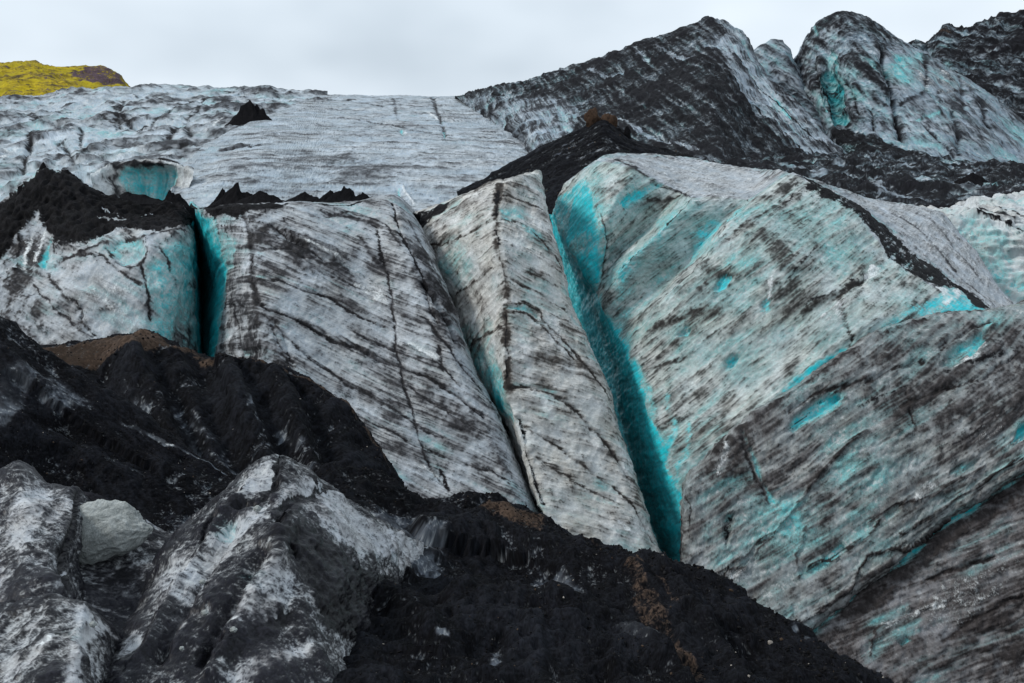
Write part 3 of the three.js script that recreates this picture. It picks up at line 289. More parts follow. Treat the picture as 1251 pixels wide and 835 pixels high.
const MARKS = {
  serac_c: [
    ["dirt", 0, 0.22, 0.86, -0.12, 13.28, 9.18, 13.26, 11.25, 13.38, 12.13, 13.32, 15.47, 13.51, 17.07, 13.34, 18.54, 13.26, 19.71, 13.46, 21.49, 13.5, 23.3, 13.48, 24.56],
    ["ash", 0, 0.3, 1.25, 0, 13.26, 9.96, 13.42, 11.75],
    ["ash", 0, 0.15, 1.35, 0, 13.29, 13.18, 13.5, 14.62],
    ["ash", 0, 0.1, 1.3, -0.1, 13.26, 19.54, 13.46, 21.49, 13.47, 24.11],
    ["teal", 1, 0.3, 0.75, 0, 13.55, 11.3, 16.4, 11.51, 17.27, 12.51, 14.39, 12.43],
    ["teal", 1, 0.4, 0.55, 0, 15.82, 12.77, 17.56, 13.66, 18.79, 14.78, 17.64, 15.2, 16.16, 14.26],
    ["teal", 1, 0.4, 0.5, 0, 6.48, 20.19, 11.53, 19.2, 12.44, 24.18, 8.92, 24.85, 7.82, 23.39],
    ["teal", 1, 0.3, 0.85, 0, 7.82, 23.39, 12.44, 22.55, 13.54, 24.94, 12.07, 27.05, 9.2, 26.01],
    ["teal", 1, 0.4, 0.4, 0, 7.36, 12.32, 10.15, 13.0, 11.36, 16.85, 7.91, 17.91, 7.25, 15.57],
    ["teal", 1, 0.3, 0.3, 0, 18.33, 14.5, 19.67, 18.33, 19.67, 24.27, 18.75, 22.61, 18.66, 17.8],
    ["dirt", 0, 0.07, 0.92, -0.06, 13.87, 12.2, 16.12, 13.0, 17.65, 14.52, 19.67, 16.39],
    ["dirt", 0, 0.09, 0.69, -0.05, 13.38, 12.21, 11.25, 12.94, 8.31, 13.39, 6.73, 13.03],
    ["dirt", 0, 0.07, 0.69, -0.06, 13.52, 10.16, 16.42, 11.25, 19.54, 12.4],
    ["dirt", 0, 0.07, 0.57, 0, 13.45, 14.64, 10.65, 15.59, 7.03, 16.7],
    ["teal", 0, 0.16, 0.7, -0.25, 13.26, 18.91, 14.67, 18.91, 15.53, 19.46],
    ["dirt", 0, 0.07, 1.03, -0.06, 13.26, 18.63, 14.69, 18.62, 15.75, 19.22, 17.16, 21.48, 18.17, 23.42, 19.54, 25.4],
    ["dirt", 0, 0.07, 1.03, -0.05, 13.21, 19.24, 14.76, 19.37, 15.87, 20.05, 17.36, 22.59],
    ["dirt", 0, 0.12, 0.92, -0.15, 13.51, 24.55, 14.54, 24.26, 15.65, 24.87, 16.51, 25.95, 17.68, 27.89, 18.48, 30.52],
    ["teal", 0, 0.14, 0.5, 0, 13.62, 24.33, 14.69, 24.04, 15.82, 24.65],
    ["dirt", 0, 0.09, 0.8, -0.08, 13.61, 26.97, 15.08, 28.4, 16.75, 30.25, 18.52, 32.74, 19.17, 34.44],
    ["ash", 0, 0.22, 1.3, -0.25, 13.52, 26.56, 13.29, 28.67, 13.45, 30.64, 13.53, 32.35],
    ["dirt", 0, 0.07, 0.69, -0.05, 13.87, 29.14, 15.36, 30.79, 17.52, 32.31],
    ["white", 0, 0.2, 0.8, 0, 17.07, 33.34, 17.72, 33.86],
    ["dirt", 0, 0.09, 0.69, -0.05, 13.79, 17.0, 16.18, 17.94, 18.01, 18.98],
    ["dirt", 0, 0.07, 0.63, 0, 13.53, 15.81, 15.86, 16.6, 18.16, 17.37],
    ["teal", 1, 0.25, 0.5, 0, 16.38, 30.36, 17.54, 30.7, 17.42, 31.39, 16.5, 31.2],
    ["ash", 0, 0.12, 1.25, 0, 6.55, 9.0, 8.16, 8.96, 10.37, 8.61],
    ["ash", 1, 0.3, 1.4, 0, 3.36, 8.89, 6.98, 8.39, 9.98, 8.39, 9.24, 9.9, 6.4, 11.6],
    ["dirt", 0, 0.09, 0.63, 0, 12.29, 16.41, 9.24, 17.42, 7.38, 18.03],
    ["dirt", 0, 0.09, 0.57, 0, 13.26, 20.39, 10.24, 21.08, 7.53, 21.57],
  ],
  serac_b: [
    ["ash", 1, 0.7, 2.15, 0, 7.1, 11.23, 5.32, 10.06, 26.9, 10.06, 31.54, 10.94, 33.68, 10.65, 35.68, 10.06, 34.91, 11.87, 32.69, 11.93, 31.17, 12.72, 29.47, 12.03, 27.39, 12.41, 25.79, 10.35, -0.0, 12.32],
    ["ash", 1, 0.25, 2.05, 0, 36.67, 10.35, 37.2, 10.94, 38.01, 10.94, 39.37, 10.94, 41.04, 10.35, 40.58, 11.13, 39.05, 11.32, 37.67, 11.52],
    ["teal", 1, 0.6, 0.95, 0, -0.0, 12.32, 27.54, 12.14, 27.41, 15.07, 26.82, 17.92, 26.04, 20.78, 25.47, 22.85, 1.77, 22.95, -0.0, 14.96],
    ["teal", 1, 0.3, 0.5, 0, 25.18, 18.94, 28.71, 17.31, 30.3, 14.44, 27.98, 13.48],
    ["teal", 1, 0.3, 1.3, 0, 3.55, 11.52, 25.17, 11.69, 24.84, 14.95, 22.83, 18.4, 24.76, 22.64, 1.77, 23.06],
    ["dirt", 0, 0.2, 0.92, -0.1, 32.18, 11.89, 32.15, 14.32, 32.12, 16.8, 32.09, 18.98, 32.24, 20.51],
    ["dirt", 0, 0.1, 1.03, -0.1, 32.11, 13.37, 34.0, 14.77, 35.67, 16.02, 36.61, 16.98],
    ["dirt", 0, 0.09, 0.98, -0.1, 32.19, 15.54, 34.39, 15.9, 36.69, 18.15, 38.61, 19.47, 40.47, 20.38],
    ["teal", 0, 0.14, 0.55, -0.1, 36.61, 18.65, 37.99, 19.91, 39.18, 20.65],
    ["dirt", 0, 0.09, 0.98, -0.1, 32.22, 18.33, 33.92, 18.65, 36.36, 20.37, 38.12, 22.09, 39.51, 22.66],
    ["teal", 0, 0.12, 0.6, 0, 32.34, 18.07, 33.94, 18.35, 35.27, 19.16, 36.41, 20.0],
    ["dirt", 0, 0.12, 1.15, -0.2, 32.3, 20.37, 33.85, 21.72, 35.81, 23.58, 37.55, 24.37, 39.22, 25.37, 40.83, 26.06, 42.2, 27.32, 43.17, 28.82],
    ["teal", 0, 0.1, 0.45, 0, 32.97, 21.4, 34.19, 22.52, 35.74, 23.92],
    ["dirt", 0, 0.1, 0.92, -0.15, 32.87, 22.36, 33.2, 25.49, 33.2, 27.43],
    ["dirt", 0, 0.09, 0.92, -0.1, 32.59, 21.56, 34.58, 25.22, 36.44, 26.96, 38.32, 28.45, 40.44, 30.24],
    ["dirt", 0, 0.07, 0.8, -0.08, 35.53, 28.83, 37.47, 30.0, 39.37, 31.16, 41.48, 32.31, 43.1, 33.5],
    ["dirt", 0, 0.07, 0.8, -0.08, 39.69, 26.98, 41.01, 28.27, 42.65, 29.98],
    ["dirt", 0, 0.07, 0.8, -0.08, 37.38, 23.08, 39.48, 24.5, 41.64, 24.82, 42.52, 26.48],
    ["dirt", 0, 0.07, 0.69, 0, 33.91, 24.08, 35.7, 26.25, 37.63, 27.66, 39.27, 28.36],
    ["ash", 0, 0.2, 1.4, -0.15, 42.68, 11.81, 42.71, 13.94, 42.91, 15.61, 42.92, 18.1, 43.05, 20.11, 43.7, 21.39],
    ["ash", 0, 0.16, 1.35, -0.2, 42.8, 18.61, 42.53, 20.31, 42.62, 21.92],
    ["dirt", 0, 0.1, 0.92, 0, 43.97, 13.3, 44.31, 15.48, 44.57, 17.6, 45.08, 20.39],
    ["ash", 0, 0.28, 1.25, -0.15, 40.86, 13.97, 40.81, 15.63, 40.65, 17.45],
    ["dirt", 0, 0.2, 0.8, 0, 39.61, 15.1, 40.11, 16.47, 40.55, 17.82],
    ["dirt", 0, 0.1, 1.03, -0.12, 41.88, 21.73, 42.6, 23.16, 43.31, 24.61, 44.82, 26.87, 45.55, 29.93, 45.55, 33.23],
    ["dirt", 0, 0.06, 1.03, -0.12, 40.7, 17.45, 40.47, 19.96, 39.68, 24.49, 39.39, 26.72, 39.24, 30.02, 39.33, 32.59, 39.74, 33.95],
    ["dirt", 0, 0.09, 0.8, -0.1, 42.25, 23.83, 41.85, 25.66],
    ["white", 0, 0.35, 0.95, 0, 40.81, 23.77, 41.37, 24.15, 41.92, 24.66],
    ["dirt", 0, 0.2, 0.69, -0.2, 29.21, 20.82, 29.71, 22.33, 29.41, 24.73],
    ["dirt", 1, 0.3, 0.45, 0, 32.04, 21.06, 32.81, 22.71, 33.05, 26.17, 31.18, 26.41, 30.05, 24.16],
    ["dirt", 0, 0.07, 0.92, -0.1, 25.48, 19.63, 28.61, 19.83, 30.88, 20.41],
    ["teal", 1, 0.3, 0.4, 0, 36.56, 28.67, 37.08, 29.78, 37.42, 32.03, 37.95, 33.34, 37.46, 33.7, 36.75, 32.14],
    ["ash", 0, 0.2, 1.25, 0, 39.77, 32.55, 39.76, 33.84],
    ["brown", 1, 0.4, 0.9, 0, 38.17, 33.3, 39.64, 33.39, 40.26, 34.23, 38.52, 34.73, 37.36, 34.26],
    ["dirt", 0, 0.2, 0.69, -0.08, 36.68, 12.55, 38.87, 12.62, 41.03, 13.73],
    ["dirt", 0, 0.09, 0.8, 0, 37.76, 12.59, 39.51, 12.25, 41.64, 13.69, 42.39, 15.32],
    ["white", 1, 0.3, 0.75, 0, 38.16, 18.94, 40.22, 19.27, 40.34, 21.03, 38.92, 20.65],
    ["white", 0, 0.2, 0.7, 0, 35.31, 14.9, 37.54, 16.47, 38.85, 18.24],
    ["white", 0, 0.2, 0.6, 0, 38.65, 27.31, 40.16, 28.3],
    ["white", 0, 0.2, 0.65, 0, 36.97, 32.1, 39.05, 32.34, 40.31, 33.96],
    ["dirt", 1, 0.5, 0.35, 0, 33.39, 15.45, 36.99, 16.44, 39.49, 17.9, 38.63, 19.33, 35.69, 17.75],
    ["dirt", 1, 0.5, 0.3, 0, 40.66, 26.64, 43.6, 29.44, 43.58, 33.46, 41.48, 32.31],
    ["dirt", 1, 0.4, 0.55, 0, 42.98, 14.55, 44.18, 16.53, 45.03, 19.6, 45.55, 22.48, 43.84, 23.67, 42.63, 22.24, 42.28, 19.0],
    ["ash", 0, 0.2, 1.35, -0.5, 42.74, 18.61, 43.36, 20.37, 43.73, 21.84, 43.78, 23.07],
    ["dirt", 1, 0.5, 0.5, 0, 32.34, 12.28, 34.63, 13.16, 37.05, 16.1, 38.93, 17.9, 36.74, 17.81, 34.13, 15.88, 32.2, 15.33],
    ["ash", 0, 0.2, 1.2, -0.3, 34.0, 13.53, 34.62, 14.84, 35.55, 15.8],
    ["ash", 0, 0.16, 1.25, 0, 34.08, 14.36, 34.98, 15.32],
    ["ash", 0, 0.1, 1.15, -0.1, 32.3, 20.37, 33.84, 21.8, 35.8, 23.64, 37.53, 24.48],
    ["ash", 0, 0.1, 1.05, 0, 32.2, 15.33, 32.14, 18.46],
    ["ash", 0, 0.12, 1.15, -0.2, 33.42, 23.1, 33.47, 25.44, 33.37, 27.08],
    ["dirt", 1, 0.3, 0.5, 0, 32.16, 20.94, 33.35, 22.21, 33.45, 26.74, 32.06, 26.59, 30.26, 25.07],
    ["ash", 0, 0.13539602270216405, 1.06, 0, 25.91, 10.84, 25.25, 12.74, 25.03, 14.21],
    ["ash", 0, 0.1354685373598651, 1.03, 0, 26.64, 10.35, 26.46, 11.63, 26.26, 12.8],
    ["ash", 0, 0.07972582660958642, 0.99, 0, 27.02, 10.06, 26.91, 11.76, 26.71, 12.91],
    ["ash", 0, 0.08235858928088882, 1.12, 0, 27.32, 10.06, 27.32, 11.25, 27.16, 12.12],
    ["ash", 0, 0.07110139347191226, 1.02, 0, 27.95, 10.06, 27.69, 12.38, 27.47, 13.87],
    ["ash", 0, 0.07675651059960943, 0.88, 0, 28.15, 10.35, 27.85, 12.36, 27.64, 13.94],
    ["ash", 0, 0.1369182391160067, 0.99, 0, 28.98, 11.44, 28.55, 12.36, 28.38, 13.18],
    ["ash", 0, 0.11525135528855267, 1.14, 0, 29.38, 10.35, 28.96, 12.73, 28.78, 14.36],
    ["ash", 0, 0.07327648457037965, 0.85, 0, 29.94, 10.35, 29.63, 12.03, 29.46, 12.98],
    ["ash", 0, 0.06027064954994854, 1.04, 0, 29.94, 10.35, 29.56, 12.39, 29.38, 13.61],
    ["ash", 0, 0.09845961493040312, 0.91, 0, 30.53, 10.35, 30.08, 12.74, 29.92, 14.2],
    ["ash", 0, 0.13800796505153884, 0.81, 0, 30.95, 11.47, 30.61, 12.05, 30.47, 12.57],
    ["ash", 0, 0.12301906431843475, 0.93, 0, 31.46, 11.67, 31.13, 12.16, 30.98, 12.63],
    ["ash", 0, 0.07447355903608383, 1.13, 0, 32.0, 10.35, 31.86, 11.42, 31.65, 12.0],
    ["ash", 0, 0.13536350635421596, 0.92, 0, 32.05, 11.63, 31.49, 13.36, 31.41, 14.94],
    ["ash", 0, 0.06864422952518663, 1.06, 0, 32.32, 11.4, 32.1, 13.01, 32.0, 14.39],
    ["ash", 0, 0.1356640148033747, 0.83, 0, 32.55, 11.78, 32.39, 12.3, 32.33, 12.79],
    ["ash", 0, 0.08719676213006758, 1.12, 0, 32.68, 11.53, 32.42, 13.3, 32.37, 14.87],
    ["ash", 0, 0.07419822204039908, 0.83, 0, 32.96, 11.19, 32.78, 12.24, 32.7, 13.12],
    ["ash", 0, 0.0729223571539693, 0.82, 0, 32.99, 11.63, 32.72, 13.49, 32.7, 15.15],
    ["ash", 0, 0.07898692830834299, 1.01, 0, 33.39, 11.49, 33.19, 12.6, 33.1, 13.56],
    ["ash", 0, 0.06445657848063148, 1.12, 0, 33.55, 11.41, 33.34, 12.57, 33.26, 13.56],
    ["ash", 0, 0.0704457461722496, 1.06, 0, 33.55, 11.47, 33.29, 13.17, 33.22, 14.66],
    ["ash", 0, 0.06853044877578071, 0.95, 0, 33.9, 11.63, 33.64, 13.25, 33.55, 14.69],
    ["ash", 0, 0.0962523930799981, 1.15, 0, 33.87, 11.85, 33.67, 12.76, 33.59, 13.57],
    ["ash", 0, 0.09905271988441887, 1.06, 0, 34.17, 12.0, 33.96, 13.11, 33.87, 14.12],
    ["ash", 0, 0.07172050900015851, 0.93, 0, 34.4, 11.27, 34.19, 12.45, 34.1, 13.45],
    ["ash", 0, 0.09994579605328974, 0.92, 0, 34.56, 12.02, 34.31, 13.36, 34.23, 14.59],
    ["ash", 0, 0.1293909445421842, 0.93, 0, 34.68, 11.26, 34.41, 12.99, 34.31, 14.44],
    ["ash", 0, 0.11312147559780987, 1.07, 0, 34.91, 11.84, 34.65, 13.33, 34.55, 14.65],
    ["ash", 0, 0.0988548179059377, 1.07, 0, 35.01, 11.77, 34.81, 12.69, 34.72, 13.51],
    ["ash", 0, 0.1119753719440993, 1.0, 0, 35.34, 11.32, 35.04, 13.28, 34.93, 14.96],
    ["ash", 0, 0.11373143391232796, 0.96, 0, 35.32, 11.62, 35.13, 12.52, 35.03, 13.32],
    ["ash", 0, 0.087830760642216, 1.03, 0, 35.66, 11.75, 35.37, 13.41, 35.26, 14.9],
    ["ash", 0, 0.1, 0.93, 0, 37.54, 11.28, 37.59, 12.74],
    ["ash", 0, 0.1, 0.86, 0, 37.8, 11.33, 37.91, 13.81],
    ["ash", 0, 0.1, 0.8, 0, 38.08, 10.35, 38.22, 13.16],
    ["ash", 0, 0.1, 1.02, 0, 38.32, 11.47, 38.42, 13.22],
    ["ash", 0, 0.1, 0.83, 0, 38.6, 11.41, 38.73, 13.37],
    ["ash", 0, 0.1, 0.98, 0, 38.88, 11.42, 38.97, 12.76],
    ["ash", 0, 0.1, 0.82, 0, 39.16, 11.4, 39.24, 12.54],
    ["ash", 0, 0.1, 0.8, 0, 39.46, 11.3, 39.64, 13.47],
    ["ash", 0, 0.1, 0.78, 0, 39.72, 11.61, 39.89, 13.54],
    ["ash", 0, 0.1, 0.79, 0, 40.02, 11.65, 40.1, 12.62],
    ["ash", 0, 0.1, 1.01, 0, 40.32, 11.66, 40.43, 12.83],
    ["ash", 0, 0.1, 0.99, 0, 40.64, 11.66, 40.76, 12.91],
    ["ash", 0, 0.1, 0.77, 0, 40.99, 11.44, 41.17, 13.23],
    ["ash", 0, 0.1, 0.95, 0, 41.29, 11.61, 41.49, 13.58],
  ],
  serac_a: [
    ["ash", 1, 0.6, 1.85, 0, 9.9, 15.08, 13.04, 14.8, 14.55, 14.8, 17.17, 15.33, 18.21, 15.06, 19.98, 15.06, 21.98, 15.06, 24.42, 15.59, 25.47, 15.06, 28.23, 15.86, 31.9, 16.46, 27.99, 22.29, 25.25, 22.38, 23.69, 21.39, 22.2, 21.98, 20.8, 22.28, 18.64, 21.41, 18.43, 20.33, 17.54, 18.43, 15.78, 19.63, 14.55, 21.57, 9.9, 18.77],
    ["ash", 0, 0.3, -1.5, 0, 17.2, 18.01, 18.56, 17.98, 20.41, 19.1],
    ["ash", 0, 0.3, -2.1, 0, 22.19, 19.6, 23.78, 20.11, 25.56, 18.03],
    ["ash", 0, 0.25, -1.9, 0, 22.62, 17.84, 23.36, 18.63, 24.29, 20.08],
    ["ash", 0, 0.22, -1.8, 0, 23.84, 17.41, 25.56, 18.03, 26.25, 17.2],
    ["ash", 0, 0.25, -1.6, 0, 15.85, 15.63, 16.56, 14.92, 17.66, 15.17],
    ["ash", 0, 0.25, -1.6, 0, 18.63, 16.7, 19.63, 17.44, 20.88, 17.6],
    ["ash", 0, 0.2, -1.8, 0, 22.61, 21.28, 23.74, 20.71, 25.04, 20.65],
    ["dirt", 1, 0.5, 0.5, 0, 10.24, 15.33, 16.19, 16.02, 18.09, 21.2, 17.58, 23.11, 15.79, 26.09, 14.55, 27.79, 9.9, 27.46],
    ["ash", 0, 0.25, 1.1, 0, 15.16, 19.24, 14.83, 22.6, 15.42, 24.38],
    ["ash", 0, 0.25, 1.2, 0, 16.38, 16.98, 16.09, 19.79, 15.68, 22.83],
    ["white", 0, 0.25, 0.9, 0, 16.92, 20.14, 16.5, 21.44, 16.14, 22.91],
    ["white", 0, 0.2, 0.9, 0, 18.09, 20.21, 17.58, 21.37, 17.12, 22.3],
    ["teal", 1, 0.2, 0.9, -0.2, 17.36, 22.49, 18.09, 21.2, 18.47, 20.94, 18.25, 21.79, 17.57, 22.95],
    ["teal", 1, 0.25, 0.7, -0.35, 22.25, 23.17, 23.33, 22.63, 24.68, 22.87, 25.25, 23.58, 24.67, 24.49, 23.48, 24.57],
    ["dirt", 0, 0.09, 1.03, -0.05, 22.25, 23.17, 22.9, 24.26, 24.06, 24.96, 25.04, 24.73, 25.26, 23.7],
    ["teal", 1, 0.8, 0.75, 0, 25.44, 25.16, 26.53, 23.22, 31.59, 23.04, 32.17, 29.63, 26.18, 29.81],
    ["teal", 1, 0.3, 0.5, 0, 27.14, 25.22, 32.38, 25.27, 32.17, 29.63, 27.25, 29.74],
    ["teal", 1, 0.3, 1.2, 0, 31.9, 15.06, 48.85, 16.12, 47.12, 30.35, 31.62, 30.13],
    ["dirt", 0, 0.09, 1.03, -0.12, 17.95, 23.19, 18.26, 24.6, 19.36, 26.24, 20.15, 26.96, 20.55, 28.28, 21.69, 29.31],
    ["dirt", 0, 0.07, 0.8, -0.08, 16.96, 24.68, 18.85, 27.28, 20.43, 28.81, 21.57, 29.44],
    ["dirt", 0, 0.11, 1.03, 0, 17.94, 22.9, 20.15, 22.95, 22.1, 22.75, 25.24, 22.83, 27.97, 22.77],
    ["dirt", 0, 0.1, 1.03, -0.12, 24.79, 24.71, 25.21, 25.89, 25.51, 27.15, 25.68, 28.14],
    ["dirt", 0, 0.09, 0.92, -0.1, 19.74, 22.96, 21.69, 23.42, 23.43, 25.27, 25.02, 26.13],
    ["dirt", 0, 0.11, 0.92, -0.1, 26.04, 23.7, 26.69, 24.98, 27.54, 26.13],
    ["dirt", 0, 0.3, 0.57, 0, 20.44, 28.28, 21.86, 27.55, 23.37, 27.11],
    ["dirt", 1, 0.5, 0.5, 0, 9.9, 20.84, 14.55, 23.74, 17.33, 25.2, 18.36, 28.46, 17.89, 29.86, 9.9, 29.16],
    ["white", 1, 0.5, 0.45, 0, 18.71, 24.78, 22.28, 24.24, 24.68, 26.12, 24.77, 29.1, 22.15, 29.08, 19.89, 27.4],
    ["ash", 0, 0.12743036697654309, 0.95, 0, 18.79, 21.64, 18.67, 22.17, 18.74, 22.81],
    ["ash", 0, 0.10145115443578852, 0.84, 0, 18.99, 21.81, 18.77, 22.86, 19.11, 24.27],
    ["ash", 0, 0.09817911462954176, 0.89, 0, 19.11, 21.78, 18.88, 22.82, 19.21, 24.19],
    ["ash", 0, 0.12242973025812198, 0.85, 0, 19.47, 21.87, 19.37, 22.27, 19.41, 22.75],
    ["ash", 0, 0.12197637967296132, 0.87, 0, 19.71, 21.8, 19.52, 22.59, 19.69, 23.54],
    ["ash", 0, 0.09528547324184883, 0.88, 0, 19.98, 21.68, 19.88, 22.09, 19.92, 22.56],
    ["ash", 0, 0.06334893643049502, 0.82, 0, 20.03, 22.09, 19.84, 22.92, 20.05, 23.87],
    ["ash", 0, 0.08538806734560758, 0.71, 0, 20.33, 21.83, 20.22, 22.22, 20.26, 22.68],
    ["ash", 0, 0.0904239080324912, 0.86, 0, 20.58, 21.9, 20.39, 22.61, 20.53, 23.39],
    ["ash", 0, 0.060052849263262965, 0.79, 0, 20.91, 22.16, 20.66, 23.26, 20.97, 24.44],
    ["ash", 0, 0.1265096047802228, 0.78, 0, 21.07, 22.34, 20.96, 22.77, 21.04, 23.18],
    ["ash", 0, 0.10361766905346376, 0.77, 0, 21.35, 21.91, 21.25, 22.32, 21.28, 22.8],
    ["ash", 0, 0.0935281541402595, 0.93, 0, 21.71, 22.31, 21.49, 23.36, 21.72, 24.38],
    ["ash", 0, 0.10767501138612412, 0.85, 0, 22.04, 22.01, 21.93, 22.52, 21.98, 23.05],
    ["ash", 0, 0.08808928657843727, 0.96, 0, 22.31, 22.6, 22.14, 23.42, 22.3, 24.21],
    ["ash", 0, 0.10921344312395073, 0.7, 0, 22.4, 21.95, 22.2, 22.97, 22.35, 23.74],
    ["ash", 0, 0.09453470347921875, 0.73, 0, 22.72, 22.79, 22.6, 23.35, 22.71, 23.93],
    ["ash", 0, 0.13689112773833545, 0.97, 0, 22.87, 22.89, 22.76, 23.44, 22.87, 24.0],
    ["ash", 0, 0.09970444038573997, 0.8, 0, 23.28, 21.44, 23.05, 23.14, 23.25, 24.18],
    ["ash", 0, 0.08291186818080629, 0.82, 0, 23.38, 22.18, 23.25, 23.14, 23.38, 23.8],
    ["ash", 0, 0.08344824793337374, 0.92, 0, 23.58, 21.88, 23.44, 22.96, 23.57, 23.58],
    ["ash", 0, 0.08190300955979331, 0.98, 0, 23.97, 21.32, 23.82, 22.75, 23.97, 23.5],
    ["ash", 0, 0.07238125248042124, 1.0, 0, 24.15, 21.63, 24.06, 22.57, 24.15, 23.23],
    ["ash", 0, 0.11159013024776078, 0.86, 0, 24.24, 22.04, 24.13, 23.11, 24.28, 23.74],
    ["ash", 0, 0.08405518071791378, 0.84, 0, 24.57, 21.57, 24.43, 23.15, 24.66, 23.99],
    ["ash", 0, 0.09714693924770637, 0.78, 0, 24.69, 21.82, 24.58, 23.08, 24.76, 23.75],
    ["ash", 0, 0.08019383582665218, 0.81, 0, 24.98, 22.24, 24.93, 22.86, 25.01, 23.18],
    ["ash", 0, 0.061164841311973646, 0.92, 0, 25.22, 22.75, 25.17, 23.47, 25.38, 24.11],
    ["ash", 0, 0.1105788276486781, 0.82, 0, 25.35, 22.35, 25.28, 23.47, 25.51, 24.21],
    ["ash", 0, 0.1281521110055503, 0.72, 0, 25.65, 22.23, 25.6, 23.19, 25.75, 23.73],
    ["ash", 0, 0.12690229058457997, 0.89, 0, 25.71, 22.84, 25.69, 23.16, 25.78, 23.46],
    ["ash", 0, 0.13285404939112105, 0.7, 0, 25.95, 22.26, 25.89, 23.48, 26.15, 24.26],
    ["ash", 0, 0.08645896049615429, 0.7, 0, 26.15, 22.76, 26.12, 23.43, 26.32, 24.01],
    ["ash", 0, 0.0784015406770735, 0.94, 0, 26.38, 23.01, 26.37, 23.28, 26.47, 23.56],
    ["ash", 0, 0.1178078868563987, 0.99, 0, 26.63, 22.96, 26.63, 23.21, 26.72, 23.47],
    ["ash", 0, 0.12736501104972153, 0.73, 0, 26.91, 23.01, 26.9, 23.28, 27.0, 23.54],
    ["ash", 0, 0.07077007114532774, 0.75, 0, 27.07, 23.14, 27.05, 23.85, 27.42, 24.5],
    ["ash", 0, 0.09311489987495863, 0.71, 0, 27.4, 22.5, 27.33, 23.47, 28.23, 24.02],
    ["ash", 0, 0.09033592447371844, 0.68, 0, 28.11, 22.09, 28.0, 23.01, 28.47, 23.26],
    ["ash", 0, 0.13027656949980249, 0.7, 0, 28.6, 22.8, 28.41, 23.65, 29.61, 24.26],
  ],
  serac_d: [
    ["teal", 1, 0.35, 1.5, 0, 0.0, 60.33, -0.76, 51.22, 5.52, 43.98, 15.57, 44.21, 26.92, 43.75, 35.74, 43.83, 42.13, 43.75, 45.61, 43.86, 49.45, 44.65, 49.37, 70.81, 37.54, 67.76, 19.17, 69.25, 7.88, 68.0],
    ["teal", 1, 0.8, 1.0, 0, -0.43, 43.98, 0.34, 34.57, 5.1, 31.31, 8.74, 35.79, 10.55, 38.03, 12.71, 41.02, 13.31, 43.42, 10.36, 43.91, 6.12, 43.75],
    ["teal", 1, 0.8, 0.5, 0, 1.9, 35.06, 6.87, 30.17, 8.84, 31.61, 9.64, 35.74],
    ["teal", 1, 0.22, 0.9, -0.2, 10.84, 33.56, 11.39, 31.6, 12.02, 28.94, 12.59, 28.36, 12.17, 31.09, 11.54, 33.76],
    ["teal", 1, 0.3, 0.5, 0, 13.73, 32.7, 15.87, 30.51, 17.13, 31.08, 16.96, 33.73],
    ["teal", 1, 0.3, 0.45, 0, 16.43, 40.14, 16.39, 37.35, 17.07, 35.54, 17.81, 37.85, 17.77, 40.96],
    ["teal", 0, 0.25, 0.5, 0, 9.42, 36.07, 11.07, 37.66, 12.24, 40.04],
    ["dirt", 0, 0.11, 0.57, 0, 9.71, 35.89, 11.63, 38.25, 13.22, 41.96],
    ["dirt", 0, 0.3, 0.8, 0, 8.26, 25.41, 10.43, 28.42, 11.37, 28.69, 12.02, 28.94, 13.76, 28.41, 17.04, 28.43],
    ["ash", 0, 0.18, 1.2, 0, 11.17, 28.81, 12.02, 28.94, 13.19, 28.82, 16.9, 28.46],
    ["dirt", 0, 0.3, 0.57, 0, 11.54, 33.76, 12.34, 31.49, 14.28, 29.07],
    ["dirt", 0, 0.06, 1.03, 0, 16.95, 28.63, 16.95, 33.62, 16.95, 37.16, 16.95, 40.51, 16.22, 43.05],
    ["dirt", 0, 0.06, 0.8, 0, 26.92, 28.63, 19.98, 28.51, 26.55, 33.81, 26.76, 35.7, 26.74, 38.41, 25.62, 40.76],
    ["teal", 1, 0.35, 0.5, 0, 19.07, 33.74, 19.29, 31.72, 24.09, 33.78, 25.86, 36.05, 24.25, 37.65, 21.74, 38.16],
    ["teal", 1, 0.3, 0.4, 0, 19.85, 30.54, 24.56, 31.09, 26.77, 32.57, 25.56, 33.55],
    ["teal", 0, 0.2, 0.4, 0, 19.95, 39.43, 19.76, 37.03],
    ["teal", 1, 0.18, 1.0, -0.35, 29.98, 37.2, 29.81, 36.53, 30.61, 36.14, 31.04, 36.66, 30.61, 37.24],
    ["teal", 1, 0.15, 1.0, -0.4, 36.38, 39.02, 36.0, 38.6, 36.38, 38.23, 36.92, 38.56, 36.8, 38.97],
    ["ash", 0, 0.1, 1.25, -0.1, 36.9, 38.91, 36.87, 38.64],
    ["teal", 1, 0.15, 0.8, -0.3, 30.92, 40.42, 30.8, 39.87, 31.49, 39.73, 31.68, 40.04],
    ["white", 0, 0.18, 0.9, 0, 33.47, 34.51, 34.26, 35.21, 34.83, 35.76],
    ["teal", 1, 0.1, 0.8, -0.2, 34.54, 35.91, 34.93, 35.71, 35.6, 35.98, 35.5, 36.23, 35.01, 36.28],
    ["dirt", 0, 0.25, 0.63, 0, 27.64, 28.95, 28.66, 31.05, 27.9, 33.59, 27.64, 34.99],
    ["dirt", 1, 1.4, 0.3, 0, 27.79, 29.81, 30.35, 29.82, 34.69, 31.65, 37.09, 35.37, 34.64, 35.55, 30.84, 33.77, 29.06, 34.45],
    ["dirt", 1, 0.6, 0.35, 0, 27.83, 36.96, 30.68, 35.62, 33.65, 37.16, 30.42, 39.48],
    ["dirt", 0, 0.13, 0.92, -0.15, 38.8, 33.91, 38.99, 32.45, 38.85, 31.21],
    ["dirt", 0, 0.25, 0.8, 0, 37.86, 35.04, 38.36, 34.12, 38.81, 32.64],
